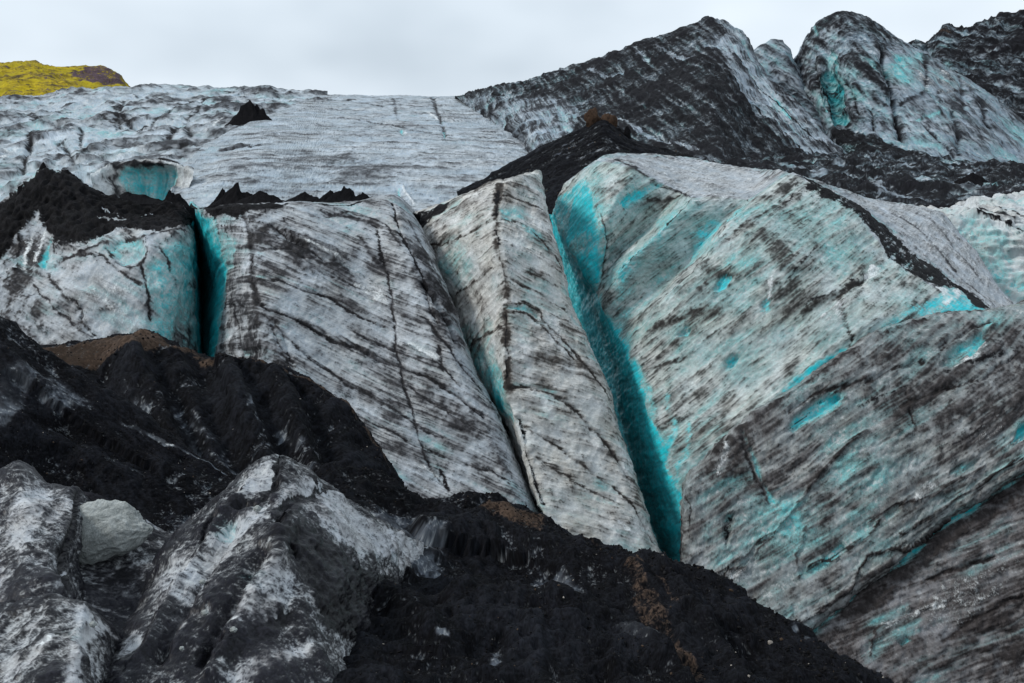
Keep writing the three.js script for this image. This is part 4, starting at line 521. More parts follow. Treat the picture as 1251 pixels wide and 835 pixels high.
    ["white", 1, 0.2, 1.0, 0, 38.8, 31.75, 38.34, 30.28, 38.91, 29.87, 39.29, 30.91, 39.16, 31.68],
    ["white", 1, 0.5, 0.55, 0, 38.57, 33.77, 39.7, 32.81, 40.66, 34.36, 40.1, 35.59, 38.84, 35.35],
    ["dirt", 0, 0.06, 1.03, -0.08, 38.27, 33.45, 39.47, 33.96, 40.66, 34.36, 42.97, 35.13],
    ["teal", 1, 0.6, 0.35, 0, 33.73, 31.62, 34.76, 29.8, 37.65, 29.38, 38.16, 30.51, 36.26, 32.05, 34.84, 32.36],
    ["teal", 1, 0.3, 0.75, 0, 43.58, 34.07, 42.72, 32.95, 42.75, 31.43, 42.88, 29.92, 42.47, 27.72, 43.41, 24.55, 44.38, 27.05, 45.61, 27.11, 44.44, 31.35, 44.29, 33.52, 43.37, 36.79, 42.54, 39.22, 43.11, 40.31, 42.2, 40.33, 41.97, 38.89, 41.91, 36.45],
    ["white", 1, 0.15, 1.0, 0, 42.28, 28.33, 43.36, 25.52, 44.33, 28.63, 44.02, 29.46, 43.43, 29.5],
    ["ash", 1, 0.3, 1.43, 0, 27.41, 26.49, 29.47, 25.41, 33.56, 25.41, 36.15, 24.58, 39.15, 25.33, 41.67, 24.2, 44.2, 24.31, 46.07, 25.53, 45.01, 28.6, 43.54, 25.58, 42.47, 27.72, 41.45, 28.61, 39.88, 28.78, 38.43, 28.75, 36.48, 28.29, 33.97, 28.89, 30.52, 29.26, 29.28, 29.26],
    ["ash", 0, 0.22, -1.3, 0, 37.93, 27.33, 40.2, 26.84, 42.27, 26.87],
    ["ash", 0, 0.14, -1.2, 0, 38.52, 25.02, 41.1, 24.91, 43.51, 25.3],
    ["ash", 0, 0.15, -1.1, 0, 33.33, 28.87, 34.91, 27.68, 36.19, 26.59],
    ["ash", 1, 0.2, -0.8, 0, 37.47, 28.29, 39.15, 27.93, 41.81, 27.63, 40.98, 28.87, 38.99, 28.98],
    ["ash", 0, 0.15, -0.9, 0, 36.46, 27.28, 38.79, 26.93],
    ["ash", 0, 0.12, -0.8, 0, 42.95, 25.62, 44.46, 27.51, 45.44, 27.83],
    ["ash", 0, 0.2, 1.2, 0, 27.81, 28.26, 30.48, 27.6, 33.96, 28.35, 36.35, 27.0, 38.97, 26.4, 41.91, 25.26, 44.49, 25.74],
    ["ash", 0, 0.16, 1.15, 0, 38.34, 28.63, 40.05, 28.51, 42.03, 28.43, 42.47, 27.72],
    ["dirt", 0, 0.2, 0.69, 0, 35.93, 19.23, 39.89, 20.49, 43.37, 21.88, 45.91, 21.72],
    ["dirt", 0, 0.2, 0.57, 0, 37.25, 16.43, 40.5, 17.08, 44.16, 17.97],
    ["white", 0, 0.2, 0.7, 0, 38.33, 14.29, 40.68, 14.67, 44.36, 16.82, 47.44, 16.78],
    ["white", 1, 1.0, 0.55, 0, 8.52, 20.58, 11.55, 15.65, 18.65, 13.19, 25.65, 26.49, 20.93, 25.95, 18.81, 29.15, 16.75, 27.89, 11.32, 28.34],  // pale plateau ice, whitened further to paint in sky light on top
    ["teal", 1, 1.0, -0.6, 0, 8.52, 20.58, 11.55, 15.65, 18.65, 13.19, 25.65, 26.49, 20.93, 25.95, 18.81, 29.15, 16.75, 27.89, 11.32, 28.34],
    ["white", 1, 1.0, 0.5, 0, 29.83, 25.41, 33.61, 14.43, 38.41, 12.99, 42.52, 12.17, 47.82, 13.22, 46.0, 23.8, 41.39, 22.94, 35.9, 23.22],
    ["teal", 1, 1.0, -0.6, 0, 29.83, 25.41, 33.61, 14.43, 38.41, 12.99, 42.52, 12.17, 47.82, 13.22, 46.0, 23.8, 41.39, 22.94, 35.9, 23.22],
    ["dirt", 0, 0.09, 0.69, 0, 16.91, 27.56, 19.37, 26.15, 21.61, 24.34],
    ["white", 0, 0.3, 0.7, 0, 17.3, 28.98, 18.77, 29.02, 20.27, 24.35],
    ["teal", 0, 0.22, 0.6, 0, 37.14, 45.2, 39.96, 45.77, 41.72, 43.89],
    ["teal", 0, 0.22, 0.55, 0, 35.59, 42.36, 38.34, 42.6, 40.6, 43.55],
    ["teal", 0, 0.2, 0.5, 0, 38.9, 41.9, 41.43, 42.82, 42.68, 43.55],
    ["teal", 0, 0.3, 0.5, 0, 29.29, 43.47, 33.51, 43.3, 36.87, 43.45],
    ["ash", 0, 0.1, 1.05, 0, 34.74, 41.9, 33.84, 41.12, 32.65, 40.52],
    ["dirt", 0, 0.3, 0.57, 0, 28.26, 41.48, 29.78, 39.9, 31.09, 37.84],
    ["dirt", 0, 0.2, 0.57, 0, 32.2, 42.46, 33.11, 40.93, 33.62, 38.8],
    ["teal", 0, 0.2, 0.6, 0, 43.43, 42.26, 42.83, 41.4, 42.8, 40.45],
    ["ash", 0, 0.12, 1.2, -0.1, 30.36, 37.12, 30.18, 36.16],
    ["ash", 0, 0.2, 1.05, 0, 37.46, 34.83, 38.25, 33.81, 38.63, 31.72],
    ["ash", 0, 0.12, 1.1, 0, 28.28, 29.13, 29.12, 30.46, 28.94, 31.83],
    ["ash", 0, 0.15, 1.05, 0, 34.28, 31.98, 34.86, 33.87, 34.89, 34.91],
    ["ash", 0, 0.15, 1.05, 0, 31.09, 37.84, 31.63, 36.85, 32.12, 36.16],
    ["ash", 0, 0.1, 1.15, 0, 43.21, 34.73, 43.16, 33.9, 43.51, 33.0],
    ["brown", 0, 0.25, 0.9, 0, 8.26, 25.41, 10.76, 28.55, 11.99, 28.84, 16.9, 28.46],
    ["brown", 0, 0.2, 0.8, 0, 16.95, 33.62, 16.95, 37.16, 16.95, 40.51, 16.22, 43.05],
    ["teal", 1, 0.5, 0.55, 0, -0.04, 43.29, 1.9, 35.06, 5.02, 35.42, 8.62, 39.34, 11.37, 41.92, 10.36, 43.91, 6.62, 43.52],
    ["brown", 0, 0.2, 0.7, 0, 26.97, 39.61, 26.49, 41.0, 24.45, 42.6],
    ["brown", 0, 0.25, 0.7, 0, 31.35, 42.27, 28.92, 42.35, 29.08, 41.02, 29.13, 39.67],
  ],
  slab_e: [
    ["teal", 1, 0.18, 1.1, -0.45, 11.23, 6.83, 11.96, 6.46, 13.4, 6.59, 14.63, 6.77, 14.81, 7.07, 13.99, 7.4, 12.48, 7.21, 11.42, 7.16],
    ["teal", 1, 0.2, 0.7, -0.4, 19.77, 8.32, 20.5, 7.87, 22.04, 7.37, 23.36, 6.8, 23.05, 7.43, 21.54, 8.37, 20.25, 8.67],
    ["white", 1, 0.15, 0.8, 0, 20.08, 8.58, 21.29, 8.35, 23.05, 7.43, 22.82, 7.74, 21.21, 8.75, 20.19, 8.79],
    ["teal", 1, 0.15, 0.8, -0.35, 23.08, 13.42, 23.24, 12.65, 24.11, 12.47, 24.68, 13.61],
    ["white", 0, 0.1, 1.0, 0, 22.84, 13.21, 23.9, 13.49],
    ["teal", 1, 0.2, 0.7, -0.35, 18.58, 13.45, 19.36, 13.35, 20.42, 13.51, 20.21, 13.8, 19.13, 13.82],
    ["teal", 1, 0.8, 0.42, 0, 4.82, 5.97, 6.18, 6.06, 8.06, 6.5, 8.55, 9.32, 11.17, 9.4, 13.01, 9.92, 15.63, 11.63, 13.85, 13.15, 11.34, 13.51, 8.51, 13.22, 4.62, 10.83, 3.03, 8.05],
    ["teal", 1, 0.4, 0.4, 0, 10.42, 10.21, 12.72, 11.29, 13.85, 13.15, 11.55, 13.21, 9.67, 12.59],
    ["teal", 0, 0.16, 0.8, -0.25, 8.93, 5.46, 8.7, 6.71, 8.49, 7.95, 8.46, 9.36],
    ["dirt", 0, 0.07, 1.03, -0.12, 8.75, 5.47, 8.42, 6.75, 8.2, 7.99, 8.29, 9.22],
    ["teal", 0, 0.12, 0.8, 0, 8.63, 7.12, 8.46, 8.44, 8.54, 9.42],
    ["dirt", 0, 0.07, 0.8, 0.22, 2.62, 9.48, 4.03, 9.99, 5.9, 10.47, 7.67, 10.69, 8.73, 10.52, 10.42, 10.21, 12.05, 9.77, 13.54, 9.47, 14.9, 9.35],
    ["dirt", 0, 0.07, 0.69, 0.15, 3.47, 10.04, 5.29, 10.89, 7.51, 10.93],
    ["dirt", 0, 0.09, 0.92, 0.22, 4.72, 14.85, 6.55, 15.05, 8.31, 15.35, 9.89, 15.44, 10.76, 14.97, 11.75, 14.64, 13.17, 14.89, 14.16, 15.54, 16.99, 16.4, 18.59, 16.03],
    ["dirt", 0, 0.07, 0.92, 0.16, 7.48, 13.28, 8.51, 13.22, 9.29, 13.41, 9.9, 13.8, 11.45, 13.77, 13.29, 13.65],
    ["dirt", 0, 0.07, 0.8, 0.1, 7.41, 13.01, 8.4, 12.26, 9.53, 11.58],
    ["dirt", 0, 0.06, 0.92, 0.16, 12.61, 13.33, 14.0, 13.41, 15.49, 13.57, 17.36, 14.1, 20.79, 13.98],
    ["dirt", 0, 0.09, 0.92, 0.18, 14.26, 14.69, 17.23, 15.04, 20.12, 14.91, 24.65, 14.77],
    ["teal", 0, 0.15, 0.6, -0.2, 13.84, 13.71, 14.77, 13.74],
    ["teal", 0, 0.2, 0.6, -0.2, 7.83, 13.26, 9.35, 13.7, 10.63, 13.65],
    ["dirt", 0, 0.1, 0.92, -0.15, 11.78, 6.11, 12.84, 6.16, 14.93, 6.68, 16.16, 7.19, 17.59, 7.34, 19.23, 7.74],
    ["dirt", 0, 0.1, 0.8, -0.15, 16.87, 9.41, 19.04, 9.7, 21.18, 9.82, 24.44, 8.42],
    ["dirt", 0, 0.11, 0.8, -0.15, 20.34, 7.48, 22.32, 6.71, 24.28, 5.99],
    ["dirt", 1, 0.8, 0.3, 0, 16.53, 5.62, 21.35, 6.23, 25.44, 6.78, 23.57, 12.71, 19.55, 12.51, 16.42, 10.16, 15.35, 6.85],
    ["dirt", 0, 0.06, 0.92, -0.1, 17.6, 8.85, 17.33, 9.72, 17.06, 10.8],
    ["ash", 1, 0.1, 1.35, -0.35, 5.66, 8.07, 6.03, 8.28, 5.54, 8.93, 4.74, 9.18, 4.84, 8.83],
    ["teal", 1, 0.1, 1.0, -0.2, 5.14, 8.03, 5.83, 8.02, 6.11, 8.36, 5.55, 8.4],
    ["white", 0, 0.3, 0.7, 0, 7.13, 5.82, 7.82, 5.54, 6.62, 6.16],
    ["dirt", 1, 0.4, 0.4, 0, 5.08, 5.68, 7.05, 5.75, 8.29, 6.18, 7.7, 8.12, 6.41, 8.11, 5.93, 6.36],
    ["dirt", 0, 0.06, 1.03, -0.1, 4.07, 5.03, 3.95, 6.09, 2.62, 6.01],
    ["white", 0, 0.4, 0.7, 0, 2.45, 8.57, 4.02, 10.54, 5.46, 11.55],
    ["dirt", 0, 0.09, 0.92, -0.1, 3.5, 10.01, 3.53, 10.43, 4.41, 10.1],
    ["white", 1, 0.2, 0.7, 0, 15.64, 13.19, 17.45, 13.39, 18.04, 13.99, 16.1, 13.68],
    ["white", 1, 0.4, 0.5, 0, 19.54, 12.13, 22.0, 11.63, 21.97, 12.81, 20.09, 13.05],
    ["dirt", 0, 0.3, 0.57, 0, 21.1, 5.28, 17.93, 5.3, 14.09, 5.3, 10.42, 5.29, 7.05, 5.28],
    ["ash", 0, 0.1, 1.3, -0.1, 11.23, 6.83, 12.49, 6.76, 13.8, 6.83],
    ["ash", 0, 0.12, 1.25, 0, 20.18, 7.7, 22.07, 7.04, 23.58, 6.47],
    ["ash", 0, 0.1, 1.25, -0.1, 9.89, 15.44, 11.71, 14.71, 13.46, 14.95, 16.99, 16.4],
    ["ash", 0, 0.08, 1.25, 0, 6.55, 15.05, 9.84, 15.53],
    ["ash", 0, 0.14, 1.25, 0, 14.74, 7.87, 16.59, 8.15, 17.9, 8.52],
    ["ash", 0, 0.15, 1.2, 0, 16.54, 12.07, 19.07, 12.53, 20.48, 12.07],
    ["ash", 0, 0.2, 1.15, 0, 19.12, 8.73, 21.29, 8.77, 24.56, 8.15],
    ["ash", 0, 0.1, 1.35, -0.2, 18.38, 16.85, 21.11, 16.39, 24.92, 17.05],
  ],
  slab_f: [
    ["teal", 0, 0.35, 0.95, -0.15, 24.89, 1.0, 22.12, 1.01, 19.56, 0.98, 16.76, 1.03, 13.72, 1.03, 10.78, 1.02, 8.38, 1.05],
    ["dirt", 0, 0.4, 0.57, 0, 24.65, 1.61, 19.21, 1.61, 13.81, 1.85],
    ["teal", 1, 0.4, 0.5, 0, 12.8, 2.4, 15.63, 3.19, 15.69, 4.55, 12.82, 4.63, 10.79, 4.9],
    ["teal", 1, 0.15, 1.0, -0.3, 13.87, 4.63, 14.49, 4.68, 14.61, 4.93, 13.99, 4.93],
    ["white", 0, 0.3, 0.7, 0, 13.88, 3.33, 15.59, 3.99, 17.45, 4.49],
    ["white", 1, 0.5, 0.55, 0, 16.39, 2.87, 20.12, 4.2, 23.37, 3.48, 21.23, 6.03, 17.28, 5.86, 14.92, 5.44],
    ["dirt", 0, 0.07, 1.03, 0.15, 12.17, 4.17, 13.25, 3.39, 14.19, 3.28],
    ["dirt", 0, 0.09, 0.92, -0.15, 15.91, 5.54, 18.42, 5.98, 20.99, 6.46],
    ["dirt", 0, 0.09, 0.92, -0.15, 17.03, 2.77, 19.39, 3.71, 20.94, 4.14],
  ],
  block_g: [
    ["ash", 0, 0.3, 1.4, 0, 7.32, 15.45, 9.86, 15.41, 12.84, 15.56, 15.58, 15.51],
    ["ash", 0, 0.3, 1.2, 0, 9.04, 9.47, 12.44, 12.52, 14.71, 13.25],
    ["teal", 1, 0.8, 0.25, 0, 4.68, 16.49, 14.67, 16.53, 11.15, 23.48, 6.5, 23.4],
    ["teal", 0, 0.3, 0.8, -0.3, 10.06, 19.45, 10.7, 19.04],
    ["teal", 0, 0.3, 0.8, -0.3, 10.16, 21.98, 10.6, 21.62],
    ["teal", 0, 0.3, 0.8, -0.3, 7.53, 22.79, 8.0, 22.48],
    ["teal", 0, 0.3, 0.8, -0.3, 9.43, 23.07, 9.87, 22.73],
    ["teal", 0, 0.3, 0.8, -0.3, 10.87, 22.22, 11.3, 21.87],
    ["dirt", 0, 0.3, 0.7, 0, 3.76, 11.95, 7.72, 13.76, 15.15, 14.17],
  ],
  far_left: [
    ["ash", 0, 1.2, 0.9, -0.8, 113.68, 92.69, 112.83, 123.73, 113.68, 145.77, 117.16, 167.21, 118.72, 178.07],
    ["ash", 0, 1.0, 0.9, -0.6, 111.52, 106.09, 112.19, 151.21, 113.68, 171.46],
    ["ash", 0, 0.9, 0.85, -0.5, 121.54, 159.55, 126.86, 128.54, 132.25, 111.96, 137.94, 95.2],
    ["ash", 0, 0.9, 0.8, 0, 123.68, 176.96, 130.07, 164.2, 133.36, 143.15, 135.65, 112.67],
    ["ash", 0, 0.8, 0.85, 0, 85.54, 140.78, 90.73, 118.49, 97.78, 111.55],
    ["ash", 0, 1.0, 0.95, -0.8, 85.02, 168.28, 84.26, 202.35, 83.02, 233.5, 82.52, 246.8],
    ["ash", 0, 1.3, 1.05, 0, 77.77, 171.09, 81.79, 165.42],
    ["ash", 0, 0.9, 0.9, -0.5, 101.7, 172.36, 101.16, 209.93, 103.03, 206.81],
    ["ash", 0, 1.0, 0.9, -0.6, 91.54, 200.03, 95.02, 191.52, 97.77, 222.82, 98.98, 240.5],
    ["ash", 0, 0.9, 0.85, 0, 100.34, 236.65, 105.61, 219.37, 108.08, 202.33],
    ["ash", 0, 1.2, 0.95, -0.7, 124.78, 208.89, 127.94, 183.29, 130.07, 168.46, 132.28, 207.4],
    ["ash", 0, 1.2, 0.95, -0.5, 121.58, 236.68, 125.85, 229.98, 130.12, 223.82],
    ["ash", 0, 1.0, 1.05, 0, 124.73, 258.98, 128.55, 261.94],
    ["ash", 0, 0.8, 0.75, 0, 113.68, 175.48, 120.47, 175.04],
    ["ash", 0, 0.8, 0.75, 0, 106.86, 142.19, 111.1, 154.8, 112.62, 171.05],
    ["white", 0, 1.2, 0.6, 0, 133.38, 195.62, 137.9, 184.85, 141.39, 170.04],
    ["white", 0, 1.5, 0.5, 0, 106.85, 242.97, 116.04, 231.73, 122.66, 216.56],
    ["white", 0, 1.2, 0.5, 0, 100.34, 78.19, 113.68, 65.68],
    ["ash", 0, 1.0, 0.85, 0, 139.81, 62.51, 143.86, 72.64],
    ["ash", 0, 0.9, 0.75, 0, 168.58, 92.75, 173.18, 102.69, 173.19, 68.39],
    ["teal", 0, 1.5, 0.5, 0, 142.15, 119.62, 146.26, 114.65],
    ["dirt", 0, 2.0, 0.6, 0, 75.97, 165.02, 85.54, 116.98, 98.98, 89.13],
    ["dirt", 0, 1.5, 0.7, 0, 78.23, 243.18, 90.73, 235.91, 98.98, 218.02],
    ["white", 0, 1.5, 0.6, 0, 77.09, 226.61, 80.58, 202.56],
    ["ash", 0, 0.8, 0.75, 0, 117.18, 83.11, 122.62, 104.66, 127.93, 111.13],
    ["dirt", 0, 1.2, 0.7, 0, 135.65, 144.01, 140.25, 125.23, 142.65, 83.0, 154.96, 53.54],
  ],
  dome: [
    ["dirt", 0, 0.5, 0.8, -0.3, 114.26, 57.73, 120.65, 59.5, 130.01, 75.37],
    ["dirt", 0, 0.45, 0.9, -0.4, 141.45, 43.31, 143.6, 85.09, 146.09, 111.55, 147.62, 134.36],
    ["dirt", 0, 0.35, 0.6, 0, 131.84, 50.67, 133.36, 104.34],
    ["dirt", 0, 0.5, 0.7, -0.2, 115.49, 100.98, 125.76, 108.82, 136.58, 125.78, 144.63, 130.86],
    ["teal", 0, 0.4, 1.3, -0.6, 134.44, 125.76, 135.06, 137.3],
    ["teal", 0, 0.4, 1.3, -0.6, 146.72, 125.75, 147.02, 138.77],
    ["white", 0, 0.5, 1.1, 0, 135.5, 128.78, 136.35, 133.1],
    ["white", 0, 0.6, 1.1, 0, 141.16, 91.14, 144.59, 105.21],
    ["white", 0, 0.5, 0.9, 0, 130.22, 102.41, 133.16, 107.89],
    ["teal", 0, 0.3, 1.2, -0.5, 133.55, 197.82, 134.19, 205.02],
    ["white", 0, 0.5, 1.1, 0.4, 134.81, 198.04, 136.51, 206.48, 137.8, 211.06],
    ["dirt", 0, 0.3, 0.7, 0, 83.28, 141.7, 78.8, 149.77],
    ["white", 0, 0.4, 1.1, 0.3, 53.41, 161.78, 56.63, 162.66],
    ["teal", 0, 0.3, 0.6, 0, 118.07, 122.74, 120.23, 126.38],
    ["white", 0, 0.35, 1.0, 0.2, 34.26, 129.76, 37.34, 116.75],
    ["dirt", 1, 2.0, 0.2, 0, 41.72, 121.34, 118.87, 161.91, 136.52, 175.38, 132.29, 195.74, 74.39, 196.91, 38.53, 173.18],
    ["dirt", 0, 0.4, 0.5, 0, 12.98, 94.62, 21.43, 74.69, 32.25, 56.42, 63.58, 58.94],
    ["white", 0, 0.4, 0.6, 0, 109.57, 182.32, 116.79, 194.51],
    ["dirt", 0, 0.6, 0.8, -0.3, 180.46, 91.69, 184.27, 115.95, 189.65, 130.36, 192.34, 132.93],
    ["teal", 0, 0.4, 0.5, 0, 179.35, 88.8, 183.05, 112.2, 188.97, 128.05],
    ["white", 0, 0.4, 0.8, 0, 169.08, 178.31, 158.94, 172.76],
    ["white", 0, 0.8, 0.7, 0, 152.52, 175.39, 173.54, 160.64],
    ["ash", 0, 0.5, 1.3, 0, 159.8, 51.09, 168.32, 33.86, 181.95, 42.73],
    ["ash", 0, 0.5, 1.3, 0, 154.35, 53.43, 155.87, 41.63],
    ["ash", 0, 0.5, 1.3, 0, 158.48, 45.99, 160.51, 33.86],
    ["ash", 0, 0.5, 1.3, 0, 164.99, 56.06, 167.3, 43.72],
    ["ash", 0, 0.5, 1.3, 0, 168.58, 41.01, 170.47, 33.86],
    ["ash", 0, 0.5, 1.3, 0, 174.37, 38.36, 175.95, 33.86],
    ["ash", 0, 0.5, 1.3, 0, 163.92, 65.55, 166.45, 55.75],
  ],
  blue_wall: [
    ["teal", 1, 1.0, 1.0, 0, 11.18, 22.74, 12.92, 20.93, 22.35, 21.16, 26.09, 22.12, 21.74, 27.95, 11.94, 27.76],
    ["teal", 1, 0.8, 0.7, 0, 17.77, 24.41, 22.39, 22.0, 21.49, 28.3, 17.84, 28.3],
    ["dirt", 0, 0.7, 0.7, 0, 10.69, 20.65, 14.82, 20.24, 18.18, 20.98, 22.39, 20.07],
    ["white", 1, 0.6, 0.25, 0, 11.7, 22.21, 15.47, 22.14, 15.99, 26.69, 12.06, 26.75],
    ["dirt", 0, 1.2, 0.6, 0, 4.05, 20.97, 9.71, 23.29, 9.43, 26.63],
  ],
  hill: [
    ["brown", 1, 5, 0.8, 0, 438.48, 432.6, 466.33, 366.1, 492.36, 366.1, 511.74, 375.28, 520.72, 464.37, 495.59, 535.97, 465.51, 523.81, 448.95, 448.72],
    ["brown", 0, 4, 0.7, 0, 352.87, 656.13, 372.15, 636.59, 416.32, 643.37],
    ["brown", 0, 3, 0.6, 0, 432.65, 452.47, 441.87, 535.69, 457.85, 565.85],
    ["brown", 0, 3, 0.55, 0, 372.06, 488.32, 400.65, 516.81, 418.23, 550.17],
  ],
  ridge_h: [
    ["ash", 1, 11.0, 0.55, 0, 3.85, 44.01, 44.01, 42.09, 59.66, 42.09, 69.39, 40.16, 81.0, 40.16, 84.45, 40.16, 87.44, 56.56, 83.46, 67.57, 94.64, 86.96, 115.92, 91.32, 133.87, 90.91, 154.2, 97.63, 125.57, 175.05, 63.77, 155.46, 50.25, 121.18, 51.8, 77.54, 39.4, 69.85],
    ["ash", 1, 4.0, -0.3, 0, 85.4, 68.29, 89.31, 49.56, 92.58, 50.04, 103.66, 52.4, 122.28, 48.6, 142.37, 45.93, 154.9, 55.55, 152.28, 85.37, 133.87, 90.91, 113.04, 99.44, 95.91, 99.46, 85.19, 94.93],
    ["white", 1, 1.5, 0.3, 0, 87.96, 84.59, 97.6, 53.64, 111.71, 56.08, 128.08, 52.9, 125.6, 79.98, 108.24, 89.08],
    ["ash", 1, 2.0, -0.4, 0, 37.35, 82.27, 51.8, 77.54, 56.66, 96.19, 50.25, 121.18, 30.5, 137.26, 26.8, 116.23],
    ["ash", 0, 1.2, -0.9, 0, 62.45, 111.55, 66.04, 127.07, 70.53, 141.21, 77.75, 151.34],
    ["ash", 0, 0.9, -0.8, 0, 58.97, 54.07, 61.89, 66.18, 65.85, 67.24],
    ["ash", 0, 0.8, -0.8, 0, 69.95, 50.69, 71.9, 63.85],
    ["ash", 0, 0.8, -0.7, 0, 74.35, 52.3, 79.88, 75.97],
    ["teal", 0, 1.0, 0.9, 0, 110.52, 59.47, 115.64, 63.41, 117.97, 63.66],
    ["white", 0, 1.2, 0.7, 0, 108.87, 96.18, 114.51, 95.46],
    ["teal", 0, 0.7, 1.2, 0, 50.4, 97.23, 51.41, 95.44],
    ["white", 0, 1.0, 0.8, 0, 49.64, 95.8, 52.09, 95.02],
    ["ash", 0, 0.9, 0.8, 0, 23.66, 60.85, 40.95, 60.87, 51.21, 57.41],
    ["ash", 0, 0.8, 0.9, 0, 90.8, 87.11, 108.24, 89.08, 130.09, 88.16, 146.55, 90.38],
    ["ash", 0, 0.7, 0.9, 0, 92.7, 67.7, 109.28, 62.85, 129.6, 61.17, 145.0, 59.51],
    ["white", 0, 0.5, 0.7, 0, 93.04, 52.79, 103.26, 49.92, 119.47, 53.13, 141.21, 55.28],
  ],
  dome_j: [
    ["ash", 0, 1.0, 1.0, -2.0, 6.1, 95.54, 5.22, 114.2, 5.21, 127.73, 6.87, 142.09],
    ["teal", 1, 0.9, 0.85, -1.0, 7.02, 111.95, 13.88, 114.59, 16.58, 127.94, 15.39, 147.78, 7.46, 144.44, 7.03, 127.53],
    ["ash", 0, 0.9, 0.9, -1.5, 29.08, 100.25, 29.91, 114.52, 31.55, 130.59, 31.26, 146.15, 31.61, 157.34],
    ["ash", 0, 0.7, 0.8, -0.8, 17.74, 124.26, 19.77, 134.0, 20.11, 144.1],
    ["ash", 0, 0.6, 0.8, -0.8, 24.51, 138.26, 23.59, 153.65],
    ["ash", 1, 2.0, 0.45, 0, 0.78, 75.73, 11.2, 69.45, 20.08, 69.45, 26.8, 69.45, 33.58, 73.34, 37.38, 78.84, 29.9, 105.42, 31.01, 130.99, 21.71, 154.22, 4.45, 150.91, 1.47, 105.69],
    ["ash", 1, 2.0, -0.4, 0, 31.15, 106.63, 44.48, 71.4, 54.63, 78.57, 67.13, 71.4, 69.1, 121.42, 52.89, 148.66, 33.56, 158.2, 32.04, 134.93],
    ["white", 1, 2.0, 0.55, 0, 37.05, 95.94, 46.56, 77.23, 54.77, 82.49, 47.34, 109.45, 37.68, 118.97],
    ["teal", 1, 1.5, 0.5, 0, 32.59, 100.95, 40.96, 77.56, 39.95, 105.45, 35.34, 119.06, 32.29, 117.07],
    ["teal", 0, 0.7, 0.7, 0, 13.59, 101.01, 15.65, 107.97, 15.83, 120.92],
    ["teal", 0, 0.6, 0.6, 0, 38.19, 140.65, 45.51, 124.7],
    ["dirt", 0, 0.5, 0.8, -0.5, 41.12, 76.45, 41.41, 113.15],
    ["dirt", 0, 0.5, 0.8, -0.5, 48.9, 75.29, 51.08, 116.94],
    ["dirt", 0, 0.6, 0.7, 0, 33.33, 133.04, 41.0, 117.25, 49.19, 99.38, 54.63, 78.57],
    ["dirt", 0, 0.8, 0.7, -0.8, 48.78, 120.91, 50.91, 136.08, 50.42, 152.5],
    ["dirt", 0, 0.8, 0.7, -0.8, 54.11, 91.46, 57.25, 110.55, 62.95, 112.1],
    ["teal", 0, 0.6, 0.7, 0, 9.71, 69.45, 9.97, 85.0],
    ["dirt", 0, 0.7, 0.8, -0.7, 40.68, 140.98, 45.36, 148.68, 49.1, 154.19],
    ["ash", 1, 2.0, 0.9, 0, 4.45, 150.91, 18.94, 154.41, 30.75, 161.66, 44.86, 162.67, 58.12, 152.57, 69.79, 135.38, 71.23, 211.57, 0.0, 211.57],
  ],
  peak_k: [
    ["brown", 0, 2, 0.8, 0, 5.94, 78.62, 7.88, 86.09],
    ["brown", 0, 2, 0.9, 0, 17.85, 78.62, 20.15, 88.01, 15.44, 80.29],
    ["brown", 0, 1.5, 1.0, 0, 29.39, 76.6, 45.75, 77.3],
    ["ash", 0, 1.0, -0.6, 0, 27.8, 112.77, 40.52, 110.71],
    ["ash", 0, 1.0, -0.5, 0, 21.6, 142.49, 38.91, 137.64, 44.06, 150.79],
  ],
  apron: [
    ["ash", 0, 0.9, -1.2, 0, 38.3, 80.29, 45.61, 78.31, 52.03, 89.73, 57.57, 94.57],
    ["ash", 0, 0.8, -1.1, 0, 29.79, 56.81, 35.16, 74.55, 41.49, 97.09, 46.87, 101.03],
    ["ash", 0, 0.8, -1.0, 0, 44.35, 55.82, 46.88, 60.39],
    ["ash", 0, 0.7, -1.0, 0, 54.85, 60.9, 57.57, 77.76],
    ["ash", 0, 0.5, -0.8, 0, 32.34, 45.47, 36.7, 59.81],
    ["ash", 0, 0.6, -0.9, 0, 24.71, 44.87, 29.79, 61.36],
  ],
  cone_l: [
    ["ash", 0, 0.14, -1.4, 0, 12.19, 24.83, 12.54, 24.65],
    ["ash", 0, 0.14, -1.4, 0, 12.67, 26.17, 13.03, 26.0],
    ["ash", 0, 0.14, -1.4, 0, 11.42, 27.26, 11.77, 27.07],
    ["ash", 0, 0.14, -1.4, 0, 11.77, 27.17, 12.12, 26.99],
    ["ash", 0, 0.14, -1.4, 0, 13.07, 24.39, 13.43, 24.23],
    ["ash", 0, 0.14, -1.4, 0, 14.09, 25.43, 14.44, 25.36],
    ["ash", 0, 0.14, -1.4, 0, 10.85, 20.3, 11.19, 20.3],
    ["ash", 0, 0.14, -1.4, 0, 12.4, 29.12, 12.76, 28.91],
    ["ash", 0, 0.14, -1.4, 0, 13.61, 21.13, 13.95, 21.02],
    ["ash", 0, 0.14, -1.4, 0, 14.57, 20.52, 14.94, 20.58],
    ["ash", 0, 0.14, -1.4, 0, 9.73, 22.49, 10.07, 22.31],
    ["ash", 0, 0.14, -1.4, 0, 14.9, 28.2, 15.27, 28.11],
    ["brown", 0, 0.8, 0.9, 0, 15.5, 21.75, 16.82, 20.3, 18.04, 21.03, 19.55, 21.49],
    ["teal", 0, 0.3, 1.2, 0, 9.66, 35.92, 9.84, 40.0],
    ["brown", 0, 0.6, 0.6, 0, 13.27, 23.73, 16.67, 29.62, 20.81, 24.38],
  ],
  bank_m: [
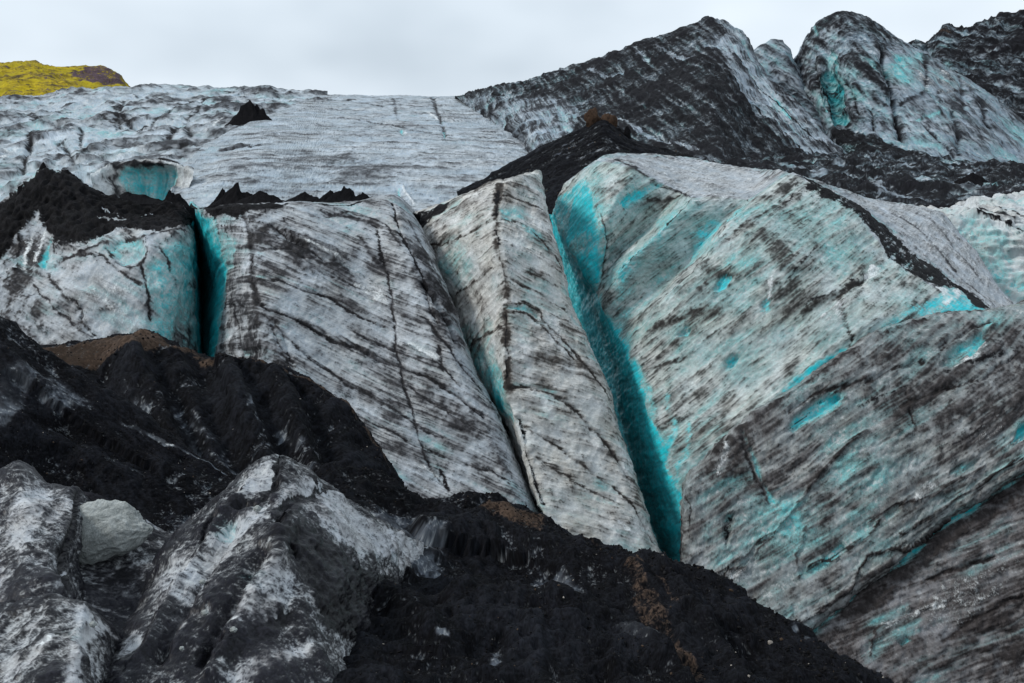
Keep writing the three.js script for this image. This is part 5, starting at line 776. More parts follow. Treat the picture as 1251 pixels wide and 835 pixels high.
    ["brown", 1, 0.3, 2.1, 0, 9.53, 5.63, 11.95, 5.33, 14.13, 5.33, 14.91, 5.33, 15.86, 5.48, 15.52, 6.42, 14.58, 6.6, 14.04, 7.5, 12.42, 7.56, 10.4, 7.39],
    ["brown", 0, 0.4, 1.7, 0, 15.82, 5.48, 16.56, 6.6, 17.65, 5.63, 19.19, 6.24, 21.11, 5.63, 22.12, 5.48, 23.14, 5.48, 24.47, 5.93],
    ["brown", 0, 0.3, 0.8, 0, 12.37, 8.31, 14.16, 8.04],
    ["ash", 0, 0.25, -0.5, 0, 15.59, 11.89, 16.35, 12.64, 17.15, 14.5],
    ["ash", 0, 0.25, -0.5, 0, 15.02, 10.81, 15.69, 13.01, 16.03, 15.05],
    ["ash", 0, 0.25, -0.5, 0, 17.79, 10.58, 18.54, 12.49],
    ["ash", 0, 0.25, -0.5, 0, 19.29, 11.57, 20.3, 12.67],
    ["ash", 0, 0.25, -0.5, 0, 12.93, 9.57, 13.7, 11.47],
    ["ash", 0, 0.25, -0.5, 0, 17.85, 8.46, 17.93, 9.46],
    ["ash", 0, 0.25, -0.5, 0, 16.35, 13.8, 17.31, 15.28],
    ["ash", 0, 0.1, -1.0, 0, 15.72, 11.23, 15.99, 11.94],
    ["ash", 0, 0.07, -1.0, 0, 17.87, 10.56, 17.94, 11.49],
    ["ash", 0, 0.5, -0.4, 0, 11.91, 17.53, 14.54, 17.15, 17.15, 17.67],
    ["wet", 0, 0.5, 0.8, 0, 11.91, 17.89, 14.54, 17.52, 17.15, 17.75],
    ["white", 0, 0.06, 1.2, 0, 19.52, 11.85, 19.67, 11.62],
    ["white", 0, 0.06, 1.2, 0, 12.94, 8.8, 13.09, 8.69],
    ["white", 0, 0.06, 1.2, 0, 15.89, 11.51, 16.02, 11.34],
    ["white", 0, 0.06, 1.2, 0, 18.81, 9.86, 18.95, 9.64],
    ["white", 0, 0.06, 1.2, 0, 21.71, 11.03, 21.85, 10.6],
    ["ash", 0, 0.4, -0.45, 0, 18.96, 14.36, 21.12, 14.46, 23.18, 15.38],
    ["groove", 0, 0.55, 1, -0.5, 14.52, 7.22, 15.02, 10.81, 16.19, 15.03],
    ["groove", 0, 0.55, 1, -0.5, 16.18, 6.7, 16.57, 11.14, 17.79, 16.42],
    ["groove", 0, 0.55, 1, -0.5, 17.88, 7.56, 18.9, 11.1, 20.67, 15.39],
    ["groove", 0, 0.55, 1, -0.5, 11.74, 7.55, 12.88, 11.38, 14.54, 16.78],
    ["groove", 0, 0.55, 1, -0.5, 20.16, 7.43, 21.51, 10.33, 23.18, 15.38],
    ["groove", 0, 0.45, 1, 0.35, 13.46, 6.83, 14.05, 10.29, 15.36, 15.15],
    ["groove", 0, 0.45, 1, 0.35, 17.14, 6.55, 17.63, 10.95, 19.19, 16.08],
    ["groove", 0, 0.45, 1, 0.35, 19.04, 6.84, 20.03, 11.17, 21.92, 15.51],
  ],
  spur_n: [
    ["ash", 1, 0.2, -0.9, 0, 6.28, 5.89, 7.23, 5.25, 7.7, 5.25, 7.31, 6.92, 6.44, 7.99, 5.94, 8.09],
    ["ash", 1, 0.2, -0.55, 0, 7.72, 5.52, 8.23, 4.93, 9.44, 4.91, 9.61, 5.21, 8.48, 6.49, 7.49, 7.01],
    ["white", 0, 0.08, 0.8, 0, 7.6, 7.06, 8.09, 6.77, 8.29, 6.8],
    ["white", 0, 0.07, 0.7, 0, 8.59, 6.21, 9.49, 5.49],
    ["ash", 0, 0.1, -1.1, 0, 12.06, 4.77, 12.38, 4.47, 13.12, 4.13, 13.88, 4.11],
    ["ash", 0, 0.15, -0.7, 0, 10.64, 5.12, 12.05, 4.58],
    ["ash", 0, 0.12, -0.5, 0, 8.27, 7.33, 9.77, 7.84, 11.52, 8.24],
    ["white", 0, 0.06, 1.1, 0, 12.15, 4.71, 12.38, 4.39],
    ["brown", 0, 0.15, 0.7, 0, 12.58, 4.06, 13.62, 4.1, 14.28, 3.73],
    ["groove", 0, 0.45, 1, 0.22, 6.28, 5.4, 8.16, 5.78, 10.48, 6.46, 12.79, 7.49],
    ["groove", 0, 0.45, 1, 0.22, 6.28, 7.29, 8.31, 7.84, 10.7, 8.63],
    ["groove", 0, 0.5, 1, -0.15, 6.92, 6.12, 9.05, 6.7, 11.7, 7.29],
  ],
  mound_o: [
    ["ash", 1, 0.15, -1.0, 0, 4.85, 7.57, 4.98, 6.02, 5.56, 5.03, 6.13, 4.14, 6.01, 5.23, 5.59, 6.98, 5.25, 8.18],
    ["ash", 0, 0.12, -1.0, 0, 6.06, 6.52, 6.42, 5.42, 6.7, 4.69],
    ["ash", 0, 0.2, 1.0, -0.1, 6.98, 3.88, 7.08, 6.1, 6.83, 7.43, 6.82, 8.5, 7.08, 9.57],
    ["ash", 0, 0.12, 0.9, 0, 5.31, 3.6, 6.04, 3.67, 6.95, 3.68],
    ["white", 0, 0.04, 1.1, 0, 5.86, 7.77, 5.95, 7.64],
    ["white", 0, 0.04, 1.1, 0, 5.6, 7.79, 5.69, 7.67],
    ["white", 0, 0.04, 1.1, 0, 4.7, 8.17, 4.78, 8.11],
    ["white", 0, 0.04, 1.1, 0, 6.0, 7.29, 6.1, 7.15],
    ["ash", 0, 0.15, -0.8, 0, 4.64, 10.17, 4.85, 10.0, 4.64, 8.84],
    ["ash", 0, 0.12, -0.8, 0, 6.19, 9.69, 6.87, 9.36, 7.02, 8.77],
    ["teal", 0, 0.1, 0.7, 0, 4.64, 10.38, 4.9, 10.26],
    ["dirt", 1, 0.3, 0.4, 0, 4.64, 8.55, 6.41, 7.34, 6.92, 8.87, 5.37, 9.61, 4.64, 9.71],
  ],
  hollow_p: [
    ["ash", 1, 0.2, -0.55, 0, 0.85, 2.7, 2.26, 2.55, 2.25, 4.19, 1.72, 4.41, 0.76, 4.39],
    ["dirt", 1, 0.2, 0.7, 0, 0.85, 2.7, 2.26, 2.55, 2.25, 4.19, 0.76, 4.39],
    ["ash", 0, 0.1, -1.5, 0, 0.35, 2.55, 0.51, 3.17, 0.58, 4.15],
    ["ash", 0, 0.12, -1.1, 0, 2.53, 0.0, 2.75, 0.0],
    ["white", 0, 0.05, 0.9, 0, 0.41, 2.62, 0.52, 3.38, 0.58, 4.15],
    ["ash", 0, 0.08, -1.1, 0, 0.87, 4.64, 1.51, 4.81, 1.91, 5.06],
    ["ash", 1, 0.2, 1.0, 0, 0.65, 0.01, 1.3, 0.08, 2.43, 0.0, 2.59, 0.4, 2.33, 1.11, 1.79, 0.43, 1.02, 0.28],
  ],
  mound_q: [
    ["ash", 0, 0.14, 1.1, -0.15, 4.75, 2.31, 4.57, 3.63, 4.44, 4.45, 4.15, 4.72, 3.43, 4.21, 2.62, 3.64, 2.51, 4.07],
    ["ash", 0, 0.14, 1.1, -0.12, 5.64, 3.01, 5.89, 3.34, 5.53, 4.16, 4.88, 5.07, 4.71, 6.02, 4.78, 6.65, 5.18, 7.12],
    ["ash", 0, 0.1, 1.0, 0, 3.8, 3.75, 3.25, 3.4],
    ["ash", 0, 0.12, 1.0, 0, 6.01, 3.13, 6.09, 2.38, 5.63, 2.38, 5.09, 2.56],
    ["ash", 1, 0.2, -0.9, 0, 4.58, 5.28, 4.76, 4.66, 5.42, 3.34, 5.88, 2.83, 5.65, 3.78, 4.99, 4.88],
    ["ash", 1, 0.2, -0.9, 0, 2.66, 5.83, 2.88, 5.0, 3.49, 4.87, 4.27, 5.11, 4.4, 5.69, 3.94, 5.81, 3.34, 6.56],
    ["ash", 1, 0.15, -0.9, 0, 3.51, 3.37, 3.99, 2.98, 4.43, 2.97, 4.44, 4.08, 4.03, 4.2],
    ["white", 1, 0.3, 0.45, 0, 2.66, 5.83, 3.0, 4.98, 3.63, 5.07, 4.27, 5.11, 4.4, 5.69, 3.95, 6.01, 3.39, 6.62],
    ["white", 1, 0.25, 0.4, 0, 4.58, 5.28, 4.87, 4.52, 5.49, 3.29, 5.81, 3.07, 5.53, 3.91, 4.92, 4.93],
    ["white", 1, 0.3, 0.4, 0, 5.65, 3.91, 6.29, 2.62, 7.26, 3.21, 8.98, 3.09, 10.69, 1.99, 11.0, 3.87, 8.69, 4.04, 7.19, 4.38, 6.18, 4.4],
    ["ash", 1, 0.25, -0.5, 0, 0.87, 3.78, 1.47, 3.26, 2.6, 5.57, 3.46, 7.58, 2.53, 7.24, 1.35, 5.89],
    ["ash", 1, 0.2, -0.9, 0, 0.49, 6.75, 0.51, 5.7, 1.02, 6.57, 1.09, 7.5, 0.74, 7.41],
    ["ash", 1, 0.25, -0.6, 0, 3.57, 8.72, 4.09, 8.05, 4.81, 8.58, 4.93, 9.25, 4.15, 9.4, 3.5, 9.16],
    ["ash", 0, 0.2, -0.8, 0, 2.35, 8.3, 2.47, 7.95, 2.27, 7.44],
    ["ash", 1, 0.3, -0.7, 0, 4.41, 7.71, 4.77, 7.53, 5.1, 7.88, 4.9, 8.32, 4.43, 8.12],
    ["ash", 1, 0.2, -0.8, 0, 3.66, 10.47, 4.18, 10.27, 4.85, 10.11, 5.66, 9.69, 5.56, 10.05, 4.86, 10.5, 4.18, 10.76],
    ["ash", 1, 0.2, -0.9, 0, 5.43, 4.98, 6.02, 3.61, 6.52, 3.53, 7.38, 4.13, 9.29, 3.77, 11.9, 3.43, 13.07, 3.99, 11.15, 5.07, 8.93, 4.8, 7.55, 5.28, 6.09, 5.34],
    ["teal", 1, 0.25, 0.25, 0, 6.56, 4.24, 8.21, 4.58, 12.89, 3.71, 11.15, 5.07, 8.04, 5.67],
    ["ash", 1, 0.3, 1.0, 0, 4.94, 6.27, 5.58, 5.86, 7.25, 6.14, 13.33, 5.62, 14.31, 6.67, 6.97, 8.1, 5.42, 7.62],
    ["white", 0, 0.07, 1.3, 0, 2.77, 6.65, 2.91, 6.71],
    ["white", 0, 0.07, 1.3, 0, 3.04, 8.03, 3.16, 8.05],
    ["white", 0, 0.07, 1.3, 0, 1.55, 6.85, 1.72, 6.93],
    ["white", 0, 0.07, 1.3, 0, 2.11, 8.5, 2.26, 8.52],
    ["white", 0, 0.07, 1.3, 0, 3.85, 9.18, 3.95, 9.14],
    ["white", 0, 0.07, 1.3, 0, 2.53, 8.83, 2.68, 8.83],
    ["white", 0, 0.07, 1.3, 0, 3.76, 10.18, 3.87, 10.16],
    ["white", 0, 0.07, 1.3, 0, 4.0, 7.41, 4.1, 7.38],
    ["white", 0, 0.07, 1.3, 0, 2.43, 5.78, 2.62, 5.9],
    ["white", 0, 0.07, 1.3, 0, 2.33, 6.22, 2.51, 6.33],
    ["white", 0, 0.07, 1.3, 0, 1.38, 7.71, 1.54, 7.76],
    ["teal", 0, 0.06, 0.8, 0, 3.01, 8.01, 3.14, 8.03],
    ["teal", 0, 0.06, 0.8, 0, 1.53, 6.75, 1.7, 6.84],
    ["teal", 0, 0.06, 0.8, 0, 4.09, 5.02, 4.21, 5.02],
    ["teal", 0, 0.06, 0.8, 0, 4.0, 7.5, 4.1, 7.47],
    ["teal", 0, 0.06, 0.8, 0, 2.61, 8.86, 2.74, 8.86],
    ["teal", 1, 0.12, 0.5, 0, 2.73, 4.77, 3.19, 4.47, 3.62, 4.98, 3.27, 5.17],
    ["dirt", 0, 0.4, 0.5, 0, 3.84, 9.58, 4.83, 9.26, 5.22, 8.73],
    ["dirt", 1, 0.4, 0.3, 0, 0.99, 5.85, 3.13, 6.63, 4.14, 9.05, 3.46, 10.27, 1.38, 9.07],
    ["ash", 0, 0.2, 0.9, 0, 3.23, 9.44, 4.01, 9.77, 4.65, 9.47, 5.02, 9.01],
    ["brown", 1, 0.3, 0.8, 0, 5.8, 10.01, 6.98, 8.68, 9.29, 8.21, 9.29, 9.48, 7.02, 10.62],
    ["ash", 0, 0.14, 1.0, 0, 1.35, 2.53, 2.71, 2.53, 3.71, 2.51],
    ["white", 1, 0.12, 0.5, 0, 5.55, 5.07, 6.29, 3.91, 7.78, 4.1, 8.8, 4.42, 7.5, 4.99],
    ["ash", 1, 0.15, -1.4, 0, 5.65, 3.7, 6.23, 2.46, 7.25, 3.09, 9.05, 2.88, 10.17, 1.81, 12.82, 2.17, 12.31, 3.94, 13.53, 4.57, 11.34, 4.7, 8.8, 4.42, 7.44, 4.63, 6.32, 4.59],
    ["ash", 1, 0.2, 1.0, 0, 4.94, 6.44, 5.6, 6.24, 7.25, 6.14, 11.7, 6.04, 13.58, 8.7, 10.09, 9.42, 6.23, 8.92, 5.42, 7.62],
    ["groove", 0, 0.3, 1, 0.22, 3.8, 3.75, 2.85, 4.75, 1.92, 6.17, 1.46, 8.09],
    ["groove", 0, 0.3, 1, 0.22, 4.96, 5.91, 4.59, 7.79, 3.98, 9.2, 3.46, 10.27],
    ["groove", 0, 0.25, 1, -0.2, 3.39, 5.14, 2.7, 6.77, 2.04, 8.63],
    ["groove", 0, 0.25, 1, -0.2, 4.38, 7.12, 3.94, 8.47, 3.25, 9.68],
  ],
  mound_r: [
    ["ash", 0, 0.15, -1.1, 0, 5.33, 2.64, 5.31, 3.63, 5.29, 4.68, 5.23, 5.75],
    ["ash", 0, 0.12, -1.0, 0, 4.76, 4.21, 4.5, 4.65, 4.15, 5.31],
    ["ash", 0, 0.1, -0.9, 0, 4.33, 3.62, 4.44, 3.32],
    ["white", 0, 0.05, 1.2, 0, 4.72, 4.27, 4.8, 4.14],
    ["white", 0, 0.05, 1.2, 0, 4.53, 4.5, 4.64, 4.41],
    ["white", 0, 0.05, 1.2, 0, 5.51, 3.09, 5.61, 2.68],
    ["white", 0, 0.05, 1.2, 0, 5.43, 2.95, 5.53, 2.54],
    ["ash", 0, 0.15, -0.8, 0, 4.05, 4.68, 3.84, 5.4],
    ["ash", 0, 0.12, -0.9, 0, 5.49, 3.37, 5.76, 2.47, 6.25, 2.11],
  ],
  bank_s: [
    ["brown", 1, 0.35, 1.6, 0, 5.53, 5.48, 5.87, 4.44, 7.06, 4.42, 7.76, 3.56, 7.94, 5.59, 7.09, 5.85, 6.06, 5.94],
    ["brown", 1, 0.35, 1.35, 0, 10.57, 6.47, 11.11, 6.48, 11.94, 8.81, 12.74, 11.42, 14.41, 12.11, 13.05, 14.13, 11.47, 12.43, 10.73, 9.38],
    ["brown", 0, 0.2, 1.3, 0, 8.46, 4.93, 9.83, 4.48, 11.51, 4.67, 12.45, 4.73],
    ["brown", 0, 0.3, 1.3, 0, 10.98, 6.62, 11.67, 6.98, 12.43, 8.94],
    ["ash", 1, 0.25, -0.9, 0, 7.82, 8.47, 8.8, 8.02, 9.41, 9.24, 9.0, 10.59, 8.02, 10.91, 7.54, 9.67],
    ["wet", 0, 0.4, 0.9, 0, 7.94, 8.93, 8.74, 9.29, 9.04, 10.21],
    ["ash", 1, 0.25, -0.8, 0, 10.1, 14.24, 10.97, 12.96, 11.83, 13.38, 11.57, 14.37, 10.65, 14.75],
    ["wet", 0, 0.25, 0.9, 0, 10.28, 14.26, 11.55, 13.99],
    ["ash", 0, 0.25, -0.5, 0, 3.73, 12.9, 5.24, 12.34, 7.12, 10.42],
    ["wet", 0, 0.3, 0.7, 0, 3.71, 13.36, 5.17, 12.98, 7.5, 10.0],
    ["ash", 1, 0.25, -0.95, 0, 2.08, 7.41, 2.7, 7.85, 3.53, 7.73, 4.67, 7.29, 4.73, 7.66, 4.01, 9.36, 4.13, 9.89, 3.34, 9.99, 2.54, 9.48, 2.09, 8.06],
    ["ash", 0, 0.3, -0.5, 0, 1.88, 9.79, 2.42, 10.99, 2.08, 11.48],
    ["ash", 0, 0.25, -0.4, 0, 2.86, 7.15, 4.27, 6.61],
    ["ash", 0, 0.15, -0.9, 0, 4.1, 9.29, 4.25, 10.11],
    ["ash", 0, 0.12, -0.7, 0, 5.62, 16.3, 5.77, 16.92, 5.48, 17.62],
    ["white", 0, 0.035, 1.3, 0, 2.77, 12.58, 2.84, 12.43],
    ["white", 0, 0.035, 1.3, 0, 2.58, 6.92, 2.68, 6.8],
    ["white", 0, 0.035, 1.3, 0, 2.68, 6.73, 2.77, 6.61],
    ["white", 0, 0.035, 1.3, 0, 5.37, 4.29, 5.41, 4.16],
    ["white", 0, 0.035, 1.3, 0, 5.67, 4.94, 5.72, 4.85],
    ["white", 0, 0.035, 1.3, 0, 6.22, 5.41, 6.26, 5.31],
    ["white", 0, 0.035, 1.3, 0, 7.24, 5.46, 7.28, 5.33],
    ["white", 0, 0.035, 1.3, 0, 7.35, 4.78, 7.38, 4.59],
    ["white", 0, 0.035, 1.3, 0, 4.54, 16.62, 4.6, 16.58],
    ["white", 0, 0.035, 1.3, 0, 6.81, 9.49, 6.91, 9.33],
    ["white", 0, 0.035, 1.3, 0, 3.95, 16.46, 4.01, 16.41],
    ["white", 0, 0.035, 1.3, 0, 2.87, 6.96, 2.96, 6.84],
    ["white", 0, 0.035, 1.3, 0, 6.31, 4.41, 6.34, 4.21],
    ["white", 0, 0.035, 1.3, 0, 7.76, 5.51, 7.79, 5.37],
    ["white", 0, 0.035, 1.3, 0, 4.31, 4.63, 4.36, 4.42],
    ["white", 0, 0.035, 1.3, 0, 11.39, 11.43, 11.46, 11.25],
    ["ash", 0, 0.1, -0.8, 0, 3.98, 16.25, 4.22, 16.44],
    ["ash", 0, 0.06, -1.0, 0, 16.02, 4.55, 16.05, 4.16],
    ["ash", 0, 0.06, -1.0, 0, 16.38, 4.58, 16.4, 4.2],
    ["ash", 0, 0.06, -1.0, 0, 15.73, 4.29, 15.76, 4.16],
    ["ash", 0, 0.06, -1.0, 0, 16.66, 4.29, 16.67, 4.16],
    ["groove", 0, 0.6, 1, 0.4, 4.62, 13.96, 6.62, 13.94, 8.39, 13.65, 10.81, 13.83, 13.09, 14.48],
    ["groove", 0, 0.6, 1, 0.4, 1.38, 11.78, 2.76, 13.86, 4.1, 16.44],
    ["groove", 0, 0.6, 1, 0.4, 9.03, 7.19, 10.57, 6.47, 11.67, 7.65],
    ["groove", 0, 0.6, 1, 0.4, 11.62, 5.57, 13.21, 8.57, 15.31, 10.91],
    ["groove", 0, 0.6, 1, 0.4, 4.14, 7.33, 5.72, 7.16, 7.68, 6.93, 9.51, 6.61],
    ["groove", 0, 0.7, 1, -0.28, 3.63, 7.26, 5.1, 7.79, 7.36, 8.21, 7.97, 8.65],
    ["groove", 0, 0.7, 1, -0.28, 2.53, 10.64, 4.81, 12.34, 7.41, 10.83],
    ["groove", 0, 0.7, 1, -0.28, 9.78, 9.46, 11.41, 10.97, 13.67, 12.83],
    ["groove", 0, 0.7, 1, -0.28, 5.5, 16.32, 7.62, 16.15, 9.73, 17.2],
  ],
};
// ------------------------------------------------------------------ what the surfaces are made of (linear base colours)
const ICE = {
  crust: [0.62, 0.635, 0.635], crust2: [0.38, 0.405, 0.41], teal: [0.17, 0.43, 0.435], deep: [0.012, 0.385, 0.44],
  dirt: [0.058, 0.055, 0.058], grit: [0.014, 0.0135, 0.015], ash: [0.0035, 0.0035, 0.0042], ash2: [0.0145, 0.014, 0.016], brown: [0.052, 0.036, 0.027], white: [0.66, 0.69, 0.70],
};
const used = new Map();
function numbered(name) { const n = used.get(name) || 0; used.set(name, n + 1); return n ? name + '_' + String(n).padStart(3, '0') : name; }

function curve(a, b, c, d, t, s) { const l = b + (c - b) * t; return l + s * (0.5 * (2 * b + (c - a) * t + (2 * a - 5 * b + 4 * c - d) * t * t + (3 * b - a - 3 * c + d) * t * t * t) - l); }
// a dense lattice over a surveyed face, with its own coordinates in metres along columns (U) and rows (V)
function lattice(key, res, resV) {
  const { rows, soft } = SURVEY[key], R = rows.length, C = rows[0].length;
  const D = (p, q) => Math.hypot(p[0] - q[0], p[1] - q[1], p[2] - q[2]);
  const cl = [], rl = [];
  for (let j = 0; j < C - 1; j++) { let s = 0; for (let i = 0; i < R; i++) s += D(rows[i][j], rows[i][j + 1]); cl.push(s / R); }
  for (let i = 0; i < R - 1; i++) { let s = 0; for (let j = 0; j < C; j++) s += D(rows[i][j], rows[i + 1][j]); rl.push(s / C); }
  const steps = (len, res) => { const out = []; let u = 0; len.forEach((L, k) => { const n = Math.max(2, Math.round(L / res)); for (let q = 0; q < n; q++) out.push([k, q / n, u + L * q / n]); u += L; }); out.push([len.length - 1, 1, u]); return out; };
  const us = steps(cl, res), vs = steps(rl, resV), nu = us.length, nv = vs.length, pos = new Float32Array(nu * nv * 3);
  const cl_ = (q, n) => Math.min(Math.max(q, 0), n - 1);
  const A = new Float32Array(R * nu * 3);
  for (let i = 0; i < R; i++) for (let a = 0; a < nu; a++) { const [k, t] = us[a]; for (let e = 0; e < 3; e++) A[(i * nu + a) * 3 + e] = curve(rows[i][cl_(k - 1, C)][e], rows[i][k][e], rows[i][cl_(k + 1, C)][e], rows[i][cl_(k + 2, C)][e], t, soft); }
  for (let b = 0; b < nv; b++) { const [k, t] = vs[b]; for (let a = 0; a < nu; a++) for (let e = 0; e < 3; e++) { const f = (q) => A[(cl_(q, R) * nu + a) * 3 + e]; pos[(b * nu + a) * 3 + e] = curve(f(k - 1), f(k), f(k + 1), f(k + 2), t, soft); } }
  return { pos, nu, nv, U: us.map((q) => q[2]), V: vs.map((q) => q[2]), uk: us, vk: vs, Lu: us[nu - 1][2], Lv: vs[nv - 1][2] };
}
function normals(pos, nu, nv) {
  const out = new Float32Array(nu * nv * 3);
  for (let b = 0; b < nv; b++) for (let a = 0; a < nu; a++) {
    const l = (b * nu + Math.max(0, a - 1)) * 3, r = (b * nu + Math.min(nu - 1, a + 1)) * 3, t = (Math.max(0, b - 1) * nu + a) * 3, d = (Math.min(nv - 1, b + 1) * nu + a) * 3;
    const ux = pos[r] - pos[l], uy = pos[r + 1] - pos[l + 1], uz = pos[r + 2] - pos[l + 2], vx = pos[d] - pos[t], vy = pos[d + 1] - pos[t + 1], vz = pos[d + 2] - pos[t + 2];
    let x = vy * uz - vz * uy, y = vz * ux - vx * uz, z = vx * uy - vy * ux; const m = Math.hypot(x, y, z) || 1, o = (b * nu + a) * 3;
    out[o] = x / m; out[o + 1] = y / m; out[o + 2] = z / m;
  }
  return out;
}
// marks on a face: lines and outlines of dirt, ash, clean blue ice, white crust, painted sky light and grooves, in the face's own metres
function marksOf(key, w, h, tx, ty) {
  const layers = { ash: 0, dirt: 1, teal: 2, white: 3, brown: 4, wet: 5, groove: 6 }, F = [...Array(7)].map(() => new Float32Array(w * h)), G = new Float32Array(w * h);
  for (const m of MARKS[key] || []) {
    const [kind, isPoly, wid, amp, hgt] = m, pts = []; for (let i = 5; i < m.length; i += 2) pts.push([m[i], m[i + 1]]);
    const L = F[layers[kind]], pad = wid * 2.2; let x0 = 1e9, x1 = -1e9, y0 = 1e9, y1 = -1e9;
    for (const [x, y] of pts) { x0 = Math.min(x0, x); x1 = Math.max(x1, x); y0 = Math.min(y0, y); y1 = Math.max(y1, y); }
    const i0 = Math.max(0, Math.floor((x0 - pad) / tx)), i1 = Math.min(w - 1, Math.ceil((x1 + pad) / tx)), j0 = Math.max(0, Math.floor((y0 - pad) / ty)), j1 = Math.min(h - 1, Math.ceil((y1 + pad) / ty));
    const n = pts.length, end = isPoly ? n : n - 1;
    for (let j = j0; j <= j1; j++) for (let i = i0; i <= i1; i++) {
      const x = i * tx, y = j * ty; let best = 1e9, inside = false;
      for (let k = 0; k < end; k++) {
        const [ax, ay] = pts[k], [bx, by] = pts[(k + 1) % n], dx = bx - ax, dy = by - ay, q = Math.max(0, Math.min(1, ((x - ax) * dx + (y - ay) * dy) / (dx * dx + dy * dy + 1e-9)));
        best = Math.min(best, (x - ax - dx * q) ** 2 + (y - ay - dy * q) ** 2);
        if (isPoly && (ay > y) !== (by > y) && x < (bx - ax) * (y - ay) / (by - ay) + ax) inside = !inside;
      }
      best = Math.sqrt(best); let f;
      if (isPoly) f = ss(-wid, wid, inside ? best : -best); else f = Math.exp(-((best / wid) ** 2));
      if (f < 0.01) continue;
      const o = j * w + i, v = f * amp; if (Math.abs(v) > Math.abs(L[o])) L[o] = v;
      if (hgt && Math.abs(f * hgt) > Math.abs(G[o])) G[o] = f * hgt;
    }
  }
  return { F, G };
}
const stats = { tex: 0, tri: 0 };
